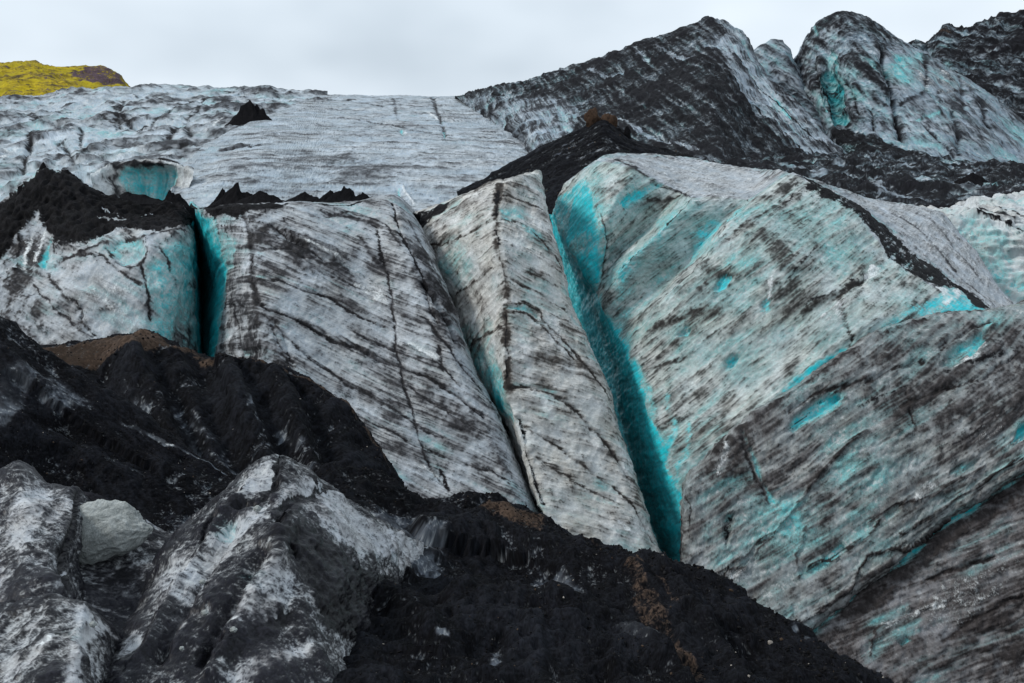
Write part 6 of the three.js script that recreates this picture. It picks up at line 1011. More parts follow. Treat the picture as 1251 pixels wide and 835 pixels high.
// builds one surveyed face: albedo, relief and mesh parts
function face(key, st, group, parts) {
  const P = { sc: 1, res: 0.12, tx: 0.055, bed: [0.15, 0.85, -0.5], along: 0.22, across: 1.5, dirt: 0.25, teal: 0.1, ash: -0.6, white: -0.3, brown: -1, rough: 0.6, amp: 0.35, fine: 0.05, bump: 0.05, seed: 0, streak: 0.55, blotch: 0.35, grain: 0.3, ledge: 0.15, jag: 0, ice: ICE, pits: 0, tone: 1, rv: 1, edge: 0.14, warp: 0.6, wave: 0.7, grainy: 0.7, speck: 0.75, clod: 0, spec: 0.22, rag: 1, dry: 0.28, veil: 0.5, blue: [], ...st };
  const S = P.sc, L = lattice(key, P.res, P.res * P.rv), { pos, nu, nv } = L, nor = normals(pos, nu, nv);
  const W = Math.min(2048, Math.ceil(L.Lu / P.tx) + 1), H = Math.min(2048, Math.ceil(L.Lv / (P.tx * P.rv)) + 1), tx = L.Lu / (W - 1), ty = L.Lv / (H - 1);
  const { F, G } = marksOf(key, W, H, tx, ty);
  const alb = new Uint8Array(W * H * 4), bmp = new Uint8Array(W * H * 4), rgh = new Uint8Array(W * H * 4), hfine = new Float32Array(W * H), kas = new Float32Array(W * H), cln = new Float32Array(W * H);
  const bn = new THREE.Vector3(...P.bed).normalize(), e1 = new THREE.Vector3(1, 0, 0).addScaledVector(bn, -bn.x).normalize(), e2 = new THREE.Vector3().crossVectors(bn, e1);
  const find = (arr, x, from) => { let k = from; while (k < arr.length - 2 && arr[k + 1] < x) k++; return k; };
  const so = P.seed * 7.31; let vb = 0;
  // slow fields on the lattice: place (3), broad patches, lumps, second lumps, blue patches
  const K = 7, low = new Float32Array(nu * nv * K);
  for (let o = 0; o < nu * nv; o++) {
    const px = pos[o * 3] / S, py = pos[o * 3 + 1] / S, pz = pos[o * 3 + 2] / S, k = o * K;
    low[k] = px; low[k + 1] = py; low[k + 2] = pz;
    low[k + 3] = fbm(px * 0.2 + so, py * 0.2, pz * 0.2, 3);
    low[k + 4] = fbm(px * 0.9 + 9, py * 0.9 + so, pz * 0.9, 3, 0.6);
    low[k + 5] = fbm(px * 0.6 - 19, py * 0.6 + 7, pz * 0.6 + so, 2);
    low[k + 6] = fbm(px * 0.3 + 40 + so, py * 0.3, pz * 0.3, 3, 0.6);
  }
  const c = [0, 0, 0], rw = rng(P.seed * 977 + 5), l = new Float32Array(K);
  for (let j = 0; j < H; j++) {
    const y = Math.min(L.Lv, j * ty); vb = find(L.V, y, vb); const fv = Math.min(1, (y - L.V[vb]) / (L.V[vb + 1] - L.V[vb] + 1e-9)); let ua = 0;
    for (let i = 0; i < W; i++) {
      const x = Math.min(L.Lu, i * tx); ua = find(L.U, x, ua); const fu = Math.min(1, (x - L.U[ua]) / (L.U[ua + 1] - L.U[ua] + 1e-9));
      const o0 = (vb * nu + ua) * K, o2 = o0 + nu * K, w0 = (1 - fu) * (1 - fv), w1 = fu * (1 - fv), w2 = (1 - fu) * fv, w3 = fu * fv;
      for (let e = 0; e < K; e++) l[e] = low[o0 + e] * w0 + low[o0 + K + e] * w1 + low[o2 + e] * w2 + low[o2 + K + e] * w3;
      const px = l[0], py = l[1], pz = l[2], bl = l[3], me = l[4], m2 = l[5];
      const b0 = px * bn.x + py * bn.y + pz * bn.z, a1 = px * e1.x + py * e1.y + pz * e1.z, a2 = px * e2.x + py * e2.y + pz * e2.z;
      const bw = b0 + P.wave * (0.5 * bl + 0.08 * m2);                                   // wavy layers
      const sk = fbm(a1 * P.along + so, bw * P.across, a2 * P.along, 3, 0.68);           // streaks along the layers
      const sf = N(a1 * P.along * 5 + 31, bw * P.across * 5.3, a2 * P.along * 5 - so);  // fine streaks
      const gr = fbm(px * 2.6 - so, py * 2.6, pz * 2.6, 2, 0.8);                        // grain
      const gx = 0.75 * N(px * 7.3 + so, py * 7.3, pz * 7.3) + 0.6 * N(px * 14 - so, py * 14, pz * 14 + 3);                               // sand
      const sp = rw() - 0.5;                                                          // single grains
      const wx = Math.round(P.warp * (0.5 * me + 0.25 * gr) * S / tx), wy = Math.round(P.warp * (0.5 * m2 + 0.25 * sf) * S / ty);
      const q = Math.min(H - 1, Math.max(0, j + wy)) * W + Math.min(W - 1, Math.max(0, i + wx)), o = j * W + i;
      const g2 = 0.8 * gr + 0.7 * gx + 0.7 * sp, vary = 0.45 + ss(-0.35, 0.45, m2 + 0.5 * gr) * 0.9;
      let T = P.teal + 0.85 * l[6] - 0.5 * sk + 0.25 * me + 0.3 * gr + 0.2 * sp + F[2][q];
      for (const [axis, from, to, add] of P.blue) { const at = axis ? L.vk[vb][0] + (L.vk[vb][1] + fv * 0.02) : L.uk[ua][0] + L.uk[ua][1]; T += add * ss(-0.25, 0.3, (Math.min(at - from, to - at)) + 0.35 * m2 + 0.2 * sk); }
      const fd = F[1][q] * (F[1][q] > 0 ? vary : 1), D = P.dirt + 2.0 * (P.streak * (0.62 + 0.5 * m2) * (0.8 * sk + 0.25 * sf) + P.blotch * (0.75 * bl + 0.45 * m2)) + 0.45 * me + 0.25 * gr + fd - 0.7 * ss(0.5, 1.1, T);
      const A = P.ash + P.rag * (0.7 * sk + 0.35 * me) + P.grainy * (0.55 * gr + 0.35 * gx + 0.35 * sp) + 0.45 * bl + F[0][q];
      const Wt = P.white - 0.8 * ss(0.8, 1.2, T) + 0.45 * me + 0.4 * gr + 0.3 * sk + 0.3 * sp + F[3][q];
      const B = P.brown + 0.55 * me + 0.5 * gr + 0.4 * gx + 0.4 * sp + 0.4 * sk + F[4][q];
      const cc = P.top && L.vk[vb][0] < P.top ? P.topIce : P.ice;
      const kt = ss(-0.5, 0.5, bl + 0.6 * sk); c[0] = cc.crust2[0] + (cc.crust[0] - cc.crust2[0]) * kt; c[1] = cc.crust2[1] + (cc.crust[1] - cc.crust2[1]) * kt; c[2] = cc.crust2[2] + (cc.crust[2] - cc.crust2[2]) * kt;
      c[0] *= 1 + 0.07 * m2; c[2] *= 1 - 0.08 * m2;
      mix3(c, cc.teal, 0.88 * ss(0.0, 0.95, T)); mix3(c, cc.deep, ss(0.6, 1.4, T));
      mix3(c, cc.dirt, 0.96 * ss(-0.05, 1.0, D));
      const clean = 1 - 0.85 * ss(0.7, 1.2, T), grit = P.grain * 2.6 * g2;
      mix3(c, cc.grit, P.speck * clean * ss(0.26, 0.5, grit + 0.35 * sf + 0.8 * (D - 0.5)));
      mix3(c, cc.white, 0.7 * P.speck * clean * ss(0.25, 0.5, -grit - 0.9 * (D - 0.2)));
      if (fd > 0.3) mix3(c, cc.grit, 0.9 * ss(0.42, 0.85, fd + 0.3 * gr + 0.3 * gx));
      if (T > 0.9) { const v = 1 + 0.5 * sk + 0.35 * sf; c[0] *= v; c[1] *= v; c[2] *= v; }
      mix3(c, cc.white, 0.9 * ss(0.25, 0.85, Wt));
      const ka = ss(0.5 - P.edge, 0.5 + P.edge, A), ak = Math.max(0, Math.min(1.4, 0.25 + 0.45 * gr + 0.5 * sp + 0.35 * me + 0.9 * bl + P.veil * sk + 0.5 * P.veil * sf + 0.4 * gx));
      if (ka > 0) mix3(c, [cc.ash[0] + (cc.ash2[0] - cc.ash[0]) * ak, cc.ash[1] + (cc.ash2[1] - cc.ash[1]) * ak, cc.ash[2] + (cc.ash2[2] - cc.ash[2]) * ak], ka);
      const kb = ss(0.3, 0.8, B); if (kb > 0) mix3(c, [cc.brown[0] * (0.6 + 0.8 * ak), cc.brown[1] * (0.6 + 0.8 * ak), cc.brown[2] * (0.6 + 0.8 * ak)], kb);
      const tone = 1 + 0.34 * sp + 0.14 * gr + 0.27 * gx;
      alb[o * 4] = sb(c[0] * tone); alb[o * 4 + 1] = sb(c[1] * tone); alb[o * 4 + 2] = sb(c[2] * tone); alb[o * 4 + 3] = 255;
      const wet = ss(0.3, 0.7, F[5][q] + 0.3 * me + 0.25 * gr), rr = Math.max(0.22, P.rough - 0.12 * ss(0.3, 0.9, T) * (1 - ka) + P.dry * ka - 0.4 * wet);
      rgh[o * 4] = rgh[o * 4 + 1] = rgh[o * 4 + 2] = 255 * Math.min(1, rr); rgh[o * 4 + 3] = 255;
      // relief in metres
      const led = bw * 0.55 - Math.floor(bw * 0.55);
      hfine[o] = P.ledge * S * (sk * 0.9 + 0.35 * Math.abs(led - 0.5) * 2 * (0.5 + 0.5 * bl)) + G[q] + P.fine * S * clean * (0.5 * sf + gr + 0.6 * gx) - 0.35 * P.fine * S * ss(0.4, 0.9, D); kas[o] = ka; cln[o] = clean;
      const bb = 255 * Math.max(0, Math.min(1, 0.5 + clean * (0.28 * gr + 0.22 * gx + 0.15 * sf * P.streak + 0.15 * sp))); bmp[o * 4] = bmp[o * 4 + 1] = bmp[o * 4 + 2] = bb; bmp[o * 4 + 3] = 255;
    }
  }
  const tex = (d, srgb) => { const t = new THREE.DataTexture(d, W, H, THREE.RGBAFormat); t.magFilter = THREE.LinearFilter; t.minFilter = THREE.LinearMipmapLinearFilter; t.generateMipmaps = true; if (srgb) t.colorSpace = THREE.SRGBColorSpace; t.needsUpdate = true; return t; };
  stats.tex += W * H * 3;
  const mat = new THREE.MeshPhysicalMaterial({ specularIntensity: P.spec, map: tex(alb, true), bumpMap: tex(bmp), bumpScale: P.bump * S, roughnessMap: tex(rgh), roughness: 1, metalness: 0 });
  mat.name = key;
  // relief onto the lattice
  const out = new Float32Array(nu * nv * 3), uv = new Float32Array(nu * nv * 2);
  for (let b = 0; b < nv; b++) for (let a = 0; a < nu; a++) {
    const o = (b * nu + a), i = Math.min(W - 1, Math.round(L.U[a] / tx)), j = Math.min(H - 1, Math.round(L.V[b] / ty)), k = o * K, px = low[k], py = low[k + 1], pz = low[k + 2];
    let hh = hfine[j * W + i] + P.amp * S * (0.75 * low[k + 3] + 0.4 * low[k + 4]);
    if (P.jag) hh += P.jag * S * (ridged(px * 0.45 + so, py * 0.45, pz * 0.45, 4, 0.55) - 0.45);
    if (P.pits) { const a1 = px * e1.x + py * e1.y + pz * e1.z, a2 = px * e2.x + py * e2.y + pz * e2.z, bw = px * bn.x + py * bn.y + pz * bn.z + 0.2 * low[k + 5]; hh += P.pits * S * (0.3 + 0.7 * cln[j * W + i]) * (Math.abs(N(a1 * 0.8 + so, bw * 1.9, a2 * 0.8)) - 0.3 + 0.5 * Math.abs(N(a1 * 2.2, bw * 3.6 + so, a2 * 2.2)) + 0.35 * low[k + 5]); }
    if (P.clod) hh += P.clod * S * kas[j * W + i] * (ridged(px * 1.4 + so, py * 1.4, pz * 1.4, 3, 0.6) - 0.5);
    for (let e = 0; e < 3; e++) out[o * 3 + e] = pos[o * 3 + e] + nor[o * 3 + e] * hh;
    uv[o * 2] = (L.U[a] / tx + 0.5) / W; uv[o * 2 + 1] = (L.V[b] / ty + 0.5) / H;
  }
  const nn = normals(out, nu, nv), base = group.position;
  for (const [name, c0, c1, r0, r1, label] of parts) {
    const a0 = L.uk.findIndex((q) => q[0] + q[1] >= c0), a1 = L.uk.findLastIndex((q) => q[0] + q[1] <= c1), b0 = L.vk.findIndex((q) => q[0] + q[1] >= r0), b1 = L.vk.findLastIndex((q) => q[0] + q[1] <= r1);
    const m = a1 - a0 + 1, n = b1 - b0 + 1, gp = new Float32Array(m * n * 3), gn = new Float32Array(m * n * 3), gu = new Float32Array(m * n * 2), id = [];
    for (let b = 0; b < n; b++) for (let a = 0; a < m; a++) {
      const s = (b + b0) * nu + a + a0, o = b * m + a;
      gp[o * 3] = out[s * 3] - base.x; gp[o * 3 + 1] = out[s * 3 + 1] - base.y; gp[o * 3 + 2] = out[s * 3 + 2] - base.z;
      gn[o * 3] = nn[s * 3]; gn[o * 3 + 1] = nn[s * 3 + 1]; gn[o * 3 + 2] = nn[s * 3 + 2]; gu[o * 2] = uv[s * 2]; gu[o * 2 + 1] = uv[s * 2 + 1];
      if (a < m - 1 && b < n - 1) id.push(o, o + m, o + 1, o + 1, o + m, o + m + 1);
    }
    const g = new THREE.BufferGeometry(); g.setAttribute('position', new THREE.BufferAttribute(gp, 3)); g.setAttribute('normal', new THREE.BufferAttribute(gn, 3)); g.setAttribute('uv', new THREE.BufferAttribute(gu, 2)); g.setIndex(id);
    const me = new THREE.Mesh(g, mat); me.name = name; me.castShadow = me.receiveShadow = true; if (label) me.userData.label = label; group.add(me); stats.tri += id.length / 3;
  }
  const cover = new Float32Array(nu * nv); for (let b = 0; b < nv; b++) for (let a = 0; a < nu; a++) cover[b * nu + a] = kas[Math.min(H - 1, Math.round(L.V[b] / ty)) * W + Math.min(W - 1, Math.round(L.U[a] / tx))];
  return { out, nu, nv, L, nor: nn, mat, cover };
}
function thing(name, at, label, category, extra = {}) { const g = new THREE.Group(); g.name = numbered(name); g.position.set(...at); g.userData = { label, category, ...extra }; scene.add(g); return g; }
function setting(name, at, label) { const g = new THREE.Group(); g.name = numbered(name); g.position.set(...at); g.userData = { kind: 'structure', label }; scene.add(g); return g; }
// foot of a surveyed face: middle of its lowest points
function foot(key) { const r = SURVEY[key].rows, p = r.flat(); const lo = Math.min(...p.map((q) => q[1])); const k = r[r.length - 1][r[0].length >> 1]; return [k[0], lo, k[2]]; }

// ------------------------------------------------------------------ the ground
{
  const g = new THREE.PlaneGeometry(5000, 4000, 60, 60).rotateX(-Math.PI / 2), p = g.attributes.position;
  for (let i = 0; i < p.count; i++) p.setY(i, 0.6 * fbm(p.getX(i) * 0.02, 3, p.getZ(i) * 0.02, 3));
  g.computeVertexNormals();
  const ground = new THREE.Mesh(g, new THREE.MeshStandardMaterial({ color: new THREE.Color().setRGB(0.025, 0.024, 0.026), roughness: 0.95 }));
  ground.name = 'ground'; ground.position.set(0, -27, -1500); ground.receiveShadow = true; ground.userData = { kind: 'structure', label: 'dark volcanic ground below the ice' }; scene.add(ground);
}
// ------------------------------------------------------------------ loose mounds, rocks and lumps
function grainTexture(seed, lo, hi, tint, n = 512) {
  const d = new Uint8Array(n * n * 4), b = new Uint8Array(n * n * 4), r = rng(seed);
  for (let j = 0; j < n; j++) for (let i = 0; i < n; i++) {
    const a = i / n * 6.2832, e = j / n * 6.2832, x = Math.cos(a) * 2, y = Math.sin(a) * 2 + Math.cos(e) * 2, z = Math.sin(e) * 2;      // wraps round
    const m = fbm(x * 1.1 + seed, y * 1.1, z * 1.1, 3), g = fbm(x * 5 + seed, y * 5, z * 5, 3, 0.7), p = r() - 0.5, k = Math.max(0, Math.min(1, 0.4 + 0.5 * m + 0.5 * g + 0.5 * p)), o = (j * n + i) * 4;
    const br = ss(0.25, 0.6, tint[3] + 0.5 * m + 0.4 * g);
    for (let q = 0; q < 3; q++) { const v = (lo[q] + (hi[q] - lo[q]) * k) * (1 - br) + tint[q] * (0.6 + 0.8 * k) * br; d[o + q] = sb(v); b[o + q] = 255 * Math.max(0, Math.min(1, 0.5 + 0.35 * g + 0.25 * p)); }
    d[o + 3] = b[o + 3] = 255;
  }
  const mk = (q, c) => { const t = new THREE.DataTexture(q, n, n, THREE.RGBAFormat); t.wrapS = t.wrapT = THREE.RepeatWrapping; t.magFilter = THREE.LinearFilter; t.minFilter = THREE.LinearMipmapLinearFilter; t.generateMipmaps = true; if (c) t.colorSpace = THREE.SRGBColorSpace; t.needsUpdate = true; return t; };
  return [mk(d, true), mk(b, false)];
}
const grainMat = (seed, lo, hi, tint, bump, rough = 0.9, spec = 0.1) => { const [map, bumpMap] = grainTexture(seed, lo, hi, tint); return new THREE.MeshPhysicalMaterial({ map, bumpMap, bumpScale: bump, roughness: rough, specularIntensity: spec }); };
const ASH = grainMat(61, ICE.ash, ICE.ash2, [0.07, 0.047, 0.034, -0.45], 0.06);
const BROWN = grainMat(62, [0.03, 0.02, 0.015], [0.10, 0.062, 0.042], [0.02, 0.018, 0.018, -0.1], 0.08);
const PALE = grainMat(63, [0.16, 0.175, 0.17], [0.52, 0.55, 0.54], [0.05, 0.046, 0.046, 0.08], 0.035, 0.6, 0.35);
// a ragged heap: height over a rough disc, skirt carried below its foot
function heapGeometry(w, h, depth, seed, uvm = 3, sharp = 1.05) {
  const na = 72, nr = 26, p = [], u = [], id = [];
  for (let k = 0; k <= nr; k++) for (let a = 0; a <= na; a++) {
    const r = k / nr, t = (a % na) / na * 6.2832, R = 1 + 0.28 * fbm(Math.cos(t) * 1.2 + seed, Math.sin(t) * 1.2, seed * 3, 3), x = Math.cos(t) * r * R * w / 2, z = Math.sin(t) * r * R * depth / 2;
    const rg = ridged(x / w * 3.2 + seed * 2, seed, z / w * 3.2, 4, 0.55) - 0.5, f = fbm(x / w * 9, seed * 5, z / w * 9, 3);
    const y = h * (Math.pow(1 - r, sharp) * (0.85 + 0.45 * rg) + 0.38 * rg * (1 - r * r) + 0.1 * f * (1 - r)) - (k === nr ? h * 0.9 : 0.2 * h * r * r);
    p.push(x + 0.05 * w * f, y, z); u.push(x / uvm + seed, (z + y) / uvm);
    if (k < nr && a < na) { const o = k * (na + 1) + a; id.push(o, o + 1, o + na + 1, o + 1, o + na + 2, o + na + 1); }
  }
  const g = new THREE.BufferGeometry(); g.setAttribute('position', new THREE.Float32BufferAttribute(p, 3)); g.setAttribute('uv', new THREE.Float32BufferAttribute(u, 2)); g.setIndex(id); g.computeVertexNormals(); stats.tri += id.length / 3; return g;
}
function rockGeometry(sx, sy, sz, seed, rough = 0.5, det = 5, uvm = 2) {
  const g = new THREE.IcosahedronGeometry(1, det), p = g.attributes.position, u = [];
  for (let i = 0; i < p.count; i++) {
    let x = p.getX(i), y = p.getY(i), z = p.getZ(i); const k = 1 + rough * (0.6 * N(x * 1.3 + seed, y * 1.3, z * 1.3) + 0.5 * (ridged(x * 1.9, y * 1.9 + seed, z * 1.9, 3) - 0.5)) + 0.06 * N(x * 7, y * 7, z * 7 + seed);
    x *= k * sx; y *= k * sy; z *= k * sz; p.setXYZ(i, x, y, z); u.push(x / uvm + seed, (y + z * 0.5) / uvm);
  }
  g.setAttribute('uv', new THREE.Float32BufferAttribute(u, 2)); const m = mergeVertices(g, 1e-4); m.computeVertexNormals(); stats.tri += m.index.count / 3; return m;
}
function mesh(name, g, m, parent, at) { const o = new THREE.Mesh(g, m); o.name = name; if (at) o.position.set(...at); o.castShadow = o.receiveShadow = true; parent.add(o); return o; }
// loose stones strewn where ash lies
const PEBBLE = [11, 12, 13].map((q) => { const g = rockGeometry(1, 0.7, 1, q, 0.6, 1, 1); g.deleteAttribute('uv'); return g; });
function strew(name, label, surfaces, n, lo, hi, seed, pale = 0.04, need = 0.5, v0 = 0, v1 = 99) {
  const r = rng(seed), m = new THREE.InstancedMesh(PEBBLE[seed % 3], new THREE.MeshPhysicalMaterial({ color: 0xffffff, roughness: 0.9, specularIntensity: 0.15 }), n), M = new THREE.Matrix4(), Q = new THREE.Quaternion(), E = new THREE.Euler(), c = new THREE.Color(), P = new THREE.Vector3(), S = new THREE.Vector3();
  const total = surfaces.reduce((q, f) => q + f.nu * f.nv, 0); let k = 0, tries = 0;
  while (k < n && tries++ < n * 40) {
    let pick = r() * total, f = surfaces[0]; for (const g of surfaces) { if (pick < g.nu * g.nv) { f = g; break; } pick -= g.nu * g.nv; }
    const o = Math.floor(r() * f.nu * f.nv), row = f.L.vk[Math.floor(o / f.nu)]; if (f.cover[o] < need || row[0] + row[1] < v0 || row[0] + row[1] > v1) continue;
    const cl = N(f.out[o * 3] * 0.5, f.out[o * 3 + 1] * 0.5, f.out[o * 3 + 2] * 0.5 + seed); if (cl < -0.25 + 0.5 * (r() - 0.5)) continue;
    const s = lo + (hi - lo) * Math.pow(r(), 4); P.set(f.out[o * 3], f.out[o * 3 + 1] + s * 0.15, f.out[o * 3 + 2]); S.set(s * (0.7 + 0.6 * r()), s * (0.6 + 0.6 * r()), s * (0.7 + 0.6 * r())); E.set(r() * 6, r() * 6, r() * 6); Q.setFromEuler(E);
    m.setMatrixAt(k, M.compose(P, Q, S)); const t = r(), d = 0.005 + 0.02 * r() * r(); if (t < pale) c.setRGB(0.3, 0.27, 0.24); else if (t < pale * 4) c.setRGB(0.06, 0.042, 0.03); else c.setRGB(d, d * 0.97, d * 1.03);
    m.setColorAt(k, c); k++;
  }
  m.count = k; m.name = numbered(name); m.userData = { kind: 'stuff', label }; m.castShadow = m.receiveShadow = true; scene.add(m);
}
const SOOT = { ...ICE, crust: [0.20, 0.225, 0.255], crust2: [0.085, 0.10, 0.125], dirt: [0.018, 0.019, 0.023], grit: [0.006, 0.006, 0.007], ash: [0.003, 0.003, 0.0037], ash2: [0.0115, 0.0125, 0.016] };
const FILM = { ...ICE, crust: [0.56, 0.57, 0.59], crust2: [0.34, 0.355, 0.375], dirt: [0.05, 0.05, 0.058], grit: [0.012, 0.012, 0.014], ash: [0.005, 0.005, 0.0062], ash2: [0.018, 0.018, 0.0235] };
const BLACK = { ice: SOOT, edge: 0.3, clod: 0.03, veil: 0.8, dry: 0.12, spec: 0.05, speck: 0.5, dirt: 0.6, ash: 1.0, brown: -0.9, teal: -0.3, amp: 0.5, ledge: 0.12, fine: 0.06, bump: 0.06, rough: 0.62, grain: 0.5 };
// ------------------------------------------------------------------ far ground: mossy hill and the upper glacier
{
  const hill = setting('hill', foot('hill'), 'yellow green mossy hill with brown rock on its shoulder');
  const moss = { ...ICE, crust: [0.50, 0.37, 0.012], crust2: [0.30, 0.24, 0.010], dirt: [0.085, 0.062, 0.018], brown: [0.075, 0.05, 0.06], white: [0.45, 0.36, 0.02] };
  face('hill', { rv: 2, sc: 14, res: 3, tx: 1.2, seed: 3, ice: moss, teal: -3, ash: -3, white: -0.2, brown: 0.05, dirt: 0.3, streak: 0.8, blotch: 0.5, amp: 0.4, jag: 0.6, bump: 0.05, rough: 0.9 }, hill, [['hillside', 0, 99, 0, 99]]);
  const FARICE = { ...ICE, crust: [0.58, 0.63, 0.67], crust2: [0.31, 0.37, 0.42], dirt: [0.050, 0.054, 0.064] };
  const far = setting('glacier', foot('far_left'), 'pale crumpled upper glacier with dark ash swirls');
  face('far_left', { rv: 2.5, ice: FARICE, edge: 0.45, sc: 4.5, res: 0.6, tx: 0.25, seed: 4, bed: [0.45, 0.85, 0.1], along: 0.25, across: 0.9, dirt: 0.34, teal: 0.04, ash: -0.1, white: -0.1, streak: 0.7, blotch: 0.7, amp: 0.85, ledge: 0.35, jag: 0.25 }, far, [['glacier_surface', 0, 99, 0, 99]]);
  const dome = setting('glacier', foot('dome'), 'smooth grey glacier dome with fine level streaks');
  face('dome', { rv: 3, ice: FARICE, sc: 3, res: 0.48, tx: 0.2, seed: 5, bed: [0.06, 1, 0.0], along: 0.12, across: 2.6, dirt: 0.36, teal: -0.25, ash: -0.7, white: -0.3, streak: 0.6, blotch: 0.3, amp: 0.35, ledge: 0.12 }, dome, [['glacier_surface', 0, 99, 0, 99]]);
}
const LILAC = { ...ICE, crust: [0.64, 0.67, 0.695], crust2: [0.30, 0.335, 0.365], dirt: [0.060, 0.059, 0.065] };
const WARM = { ...ICE, crust: [0.70, 0.70, 0.68], crust2: [0.40, 0.415, 0.40], dirt: [0.075, 0.066, 0.060], grit: [0.022, 0.018, 0.016] };
const GREEN = { ...ICE, crust: [0.66, 0.70, 0.685], crust2: [0.27, 0.385, 0.38], dirt: [0.062, 0.062, 0.060], grit: [0.018, 0.017, 0.016], deep: [0.018, 0.47, 0.54] };
const MUDDY = { ...ICE, crust: [0.42, 0.44, 0.44], crust2: [0.19, 0.225, 0.23], dirt: [0.060, 0.055, 0.058], grit: [0.017, 0.015, 0.015] };
const SILT = { ...ICE, crust: [0.40, 0.40, 0.41], crust2: [0.19, 0.19, 0.20], dirt: [0.052, 0.045, 0.046], grit: [0.016, 0.013, 0.013] };
const GLOOM = { ...ICE, crust: [0.50, 0.56, 0.62], crust2: [0.20, 0.26, 0.31], dirt: [0.018, 0.021, 0.029], grit: [0.006, 0.006, 0.008], ash: [0.003, 0.003, 0.004], ash2: [0.010, 0.010, 0.013] };
const t = (key, name, label, category, style, parts, extra) => face(key, style, thing(name, foot(key), label, category, extra), parts);
t('blue_wall', 'ice_hollow', 'bright blue ice hollow opened in the pale upper glacier', 'ice hollow', { sc: 3, res: 0.35, tx: 0.17, seed: 6, bed: [1, 0.05, 0.3], along: 0.1, across: 2.2, dirt: 0.2, teal: -0.05, ash: -0.8, amp: 0.3, ledge: 0.3 }, [['rim', 0, 99, 0, 2], ['blue_wall', 0, 99, 2, 99]]);
t('peak_k', 'ice_ridge', 'distant black ash covered ridge with brown rocky crest', 'ice ridge', { rv: 1.3, edge: 0.35, sc: 4, res: 0.9, tx: 0.33, seed: 7, ice: GLOOM, bed: [0.6, 0.8, 0], dirt: 0.6, teal: 0.0, ash: 0.75, brown: -0.5, jag: 0.8, amp: 0.8, streak: 0.8 }, [['ash_slope', 0, 99, 0, 99]]);
t('dome_j', 'ice_peak', 'tall rounded grey ice peak split by dark vertical cracks', 'ice peak', { rv: 1.3, edge: 0.35, sc: 3.5, res: 0.55, tx: 0.22, seed: 8, bed: [0.85, 0.5, 0.2], along: 0.2, across: 1.5, ice: GLOOM, dirt: 0.5, teal: 0.14, ash: 0.1, white: -0.3, streak: 0.8, blotch: 0.4, amp: 0.35, ledge: 0.3, jag: 0.3 }, [['crest', 0, 99, 0, 1], ['cracked_face', 0, 5, 1, 6], ['pale_face', 5, 99, 1, 6], ['debris_foot', 0, 99, 6, 99]]);
t('peak_i', 'ice_peak', 'small pointed dark ice peak between two larger peaks', 'ice peak', { sc: 3.5, res: 0.6, tx: 0.25, seed: 9, ice: GLOOM, bed: [0.75, 0.65, 0], dirt: 0.5, teal: 0.05, ash: 0.1, streak: 0.8, amp: 0.4, jag: 0.5 }, [['ice_face', 0, 99, 0, 99]]);
t('ridge_h', 'ice_ridge', 'high black streaked ice ridge above the smooth grey dome', 'ice ridge', { rv: 1.8, edge: 0.5, sc: 3.2, res: 0.5, tx: 0.21, seed: 10, bed: [0.96, 0.25, 0.02], along: 0.09, across: 2.5, ice: GLOOM, dirt: 0.5, teal: 0.0, ash: 0.36, white: -0.3, streak: 1.1, blotch: 0.5, amp: 0.35, wave: 1.0, ledge: 0.3, jag: 0.4 }, [['back_slope', 0, 99, 0, 1], ['ash_slope', 0, 8, 1, 99], ['streaked_flank', 8, 99, 1, 99]]);
t('apron', 'debris_apron', 'black debris with pale ice gaps below the far ice peaks', 'debris', { rv: 2.5, edge: 0.35, sc: 2.4, res: 0.5, tx: 0.17, seed: 11, ice: GLOOM, dirt: 0.45, teal: 0.05, ash: 0.8, streak: 0.9, amp: 0.8, jag: 1.0 }, [['debris_slope', 0, 99, 0, 99]]);
const f_cone_l = t('cone_l', 'ash_cone', 'black ash cone topped by brown rock behind the ice pyramid', 'ash cone', { ...BLACK, sc: 1.8, res: 0.25, tx: 0.1, seed: 12, amp: 0.25, jag: 0.25 }, [['ash_slope', 0, 99, 0, 99]]);
t('block_g', 'ice_block', 'pale pitted ice block with grey top beside the debris', 'ice block', { sc: 1.6, res: 0.16, tx: 0.09, seed: 13, bed: [0.1, 1, 0], dirt: 0.12, teal: 0.15, ash: -0.6, pits: 0.5, amp: 0.4 }, [['top', 0, 99, 0, 2], ['ice_face', 0, 99, 2, 99]]);

// ------------------------------------------------------------------ the front row of seracs
t('serac_a', 'serac', 'broad serac with jagged black ash crest, beside a dark slit', 'serac', { res: 0.16, tx: 0.06, clod: 0.55, ice: LILAC, blue: [[0, 8.2, 99, 1.0]], seed: 21, bed: [0.5, 0.8, -0.3], dirt: 0.32, teal: 0.05, ash: -0.55, white: -0.2, amp: 0.35, jag: 0.35, streak: 0.6, blotch: 0.45 }, [['ash_cap', 0, 8, 0, 3], ['ice_face', 0, 7, 3, 99], ['crevasse_wall', 7, 99, 3, 99], ['crevasse_mouth', 8, 99, 0, 3]]);
t('serac_b', 'serac', 'long grey ice slab with slanting dirt lines and ash top', 'serac', { res: 0.135, tx: 0.047, ice: LILAC, seed: 22, bed: [0.42, 0.85, -0.32], along: 0.11, across: 1.9, ledge: 0.2, blue: [[0, -9, 1.1, 1.1]], dirt: 0.46, teal: -0.06, ash: -0.6, white: -0.25, amp: 0.28, streak: 0.75, blotch: 0.35 }, [['top', 0, 99, 0, 2], ['crevasse_wall', 0, 2, 2, 99], ['ice_slab', 2, 5, 2, 99], ['ice_flank', 5, 99, 2, 99]]);
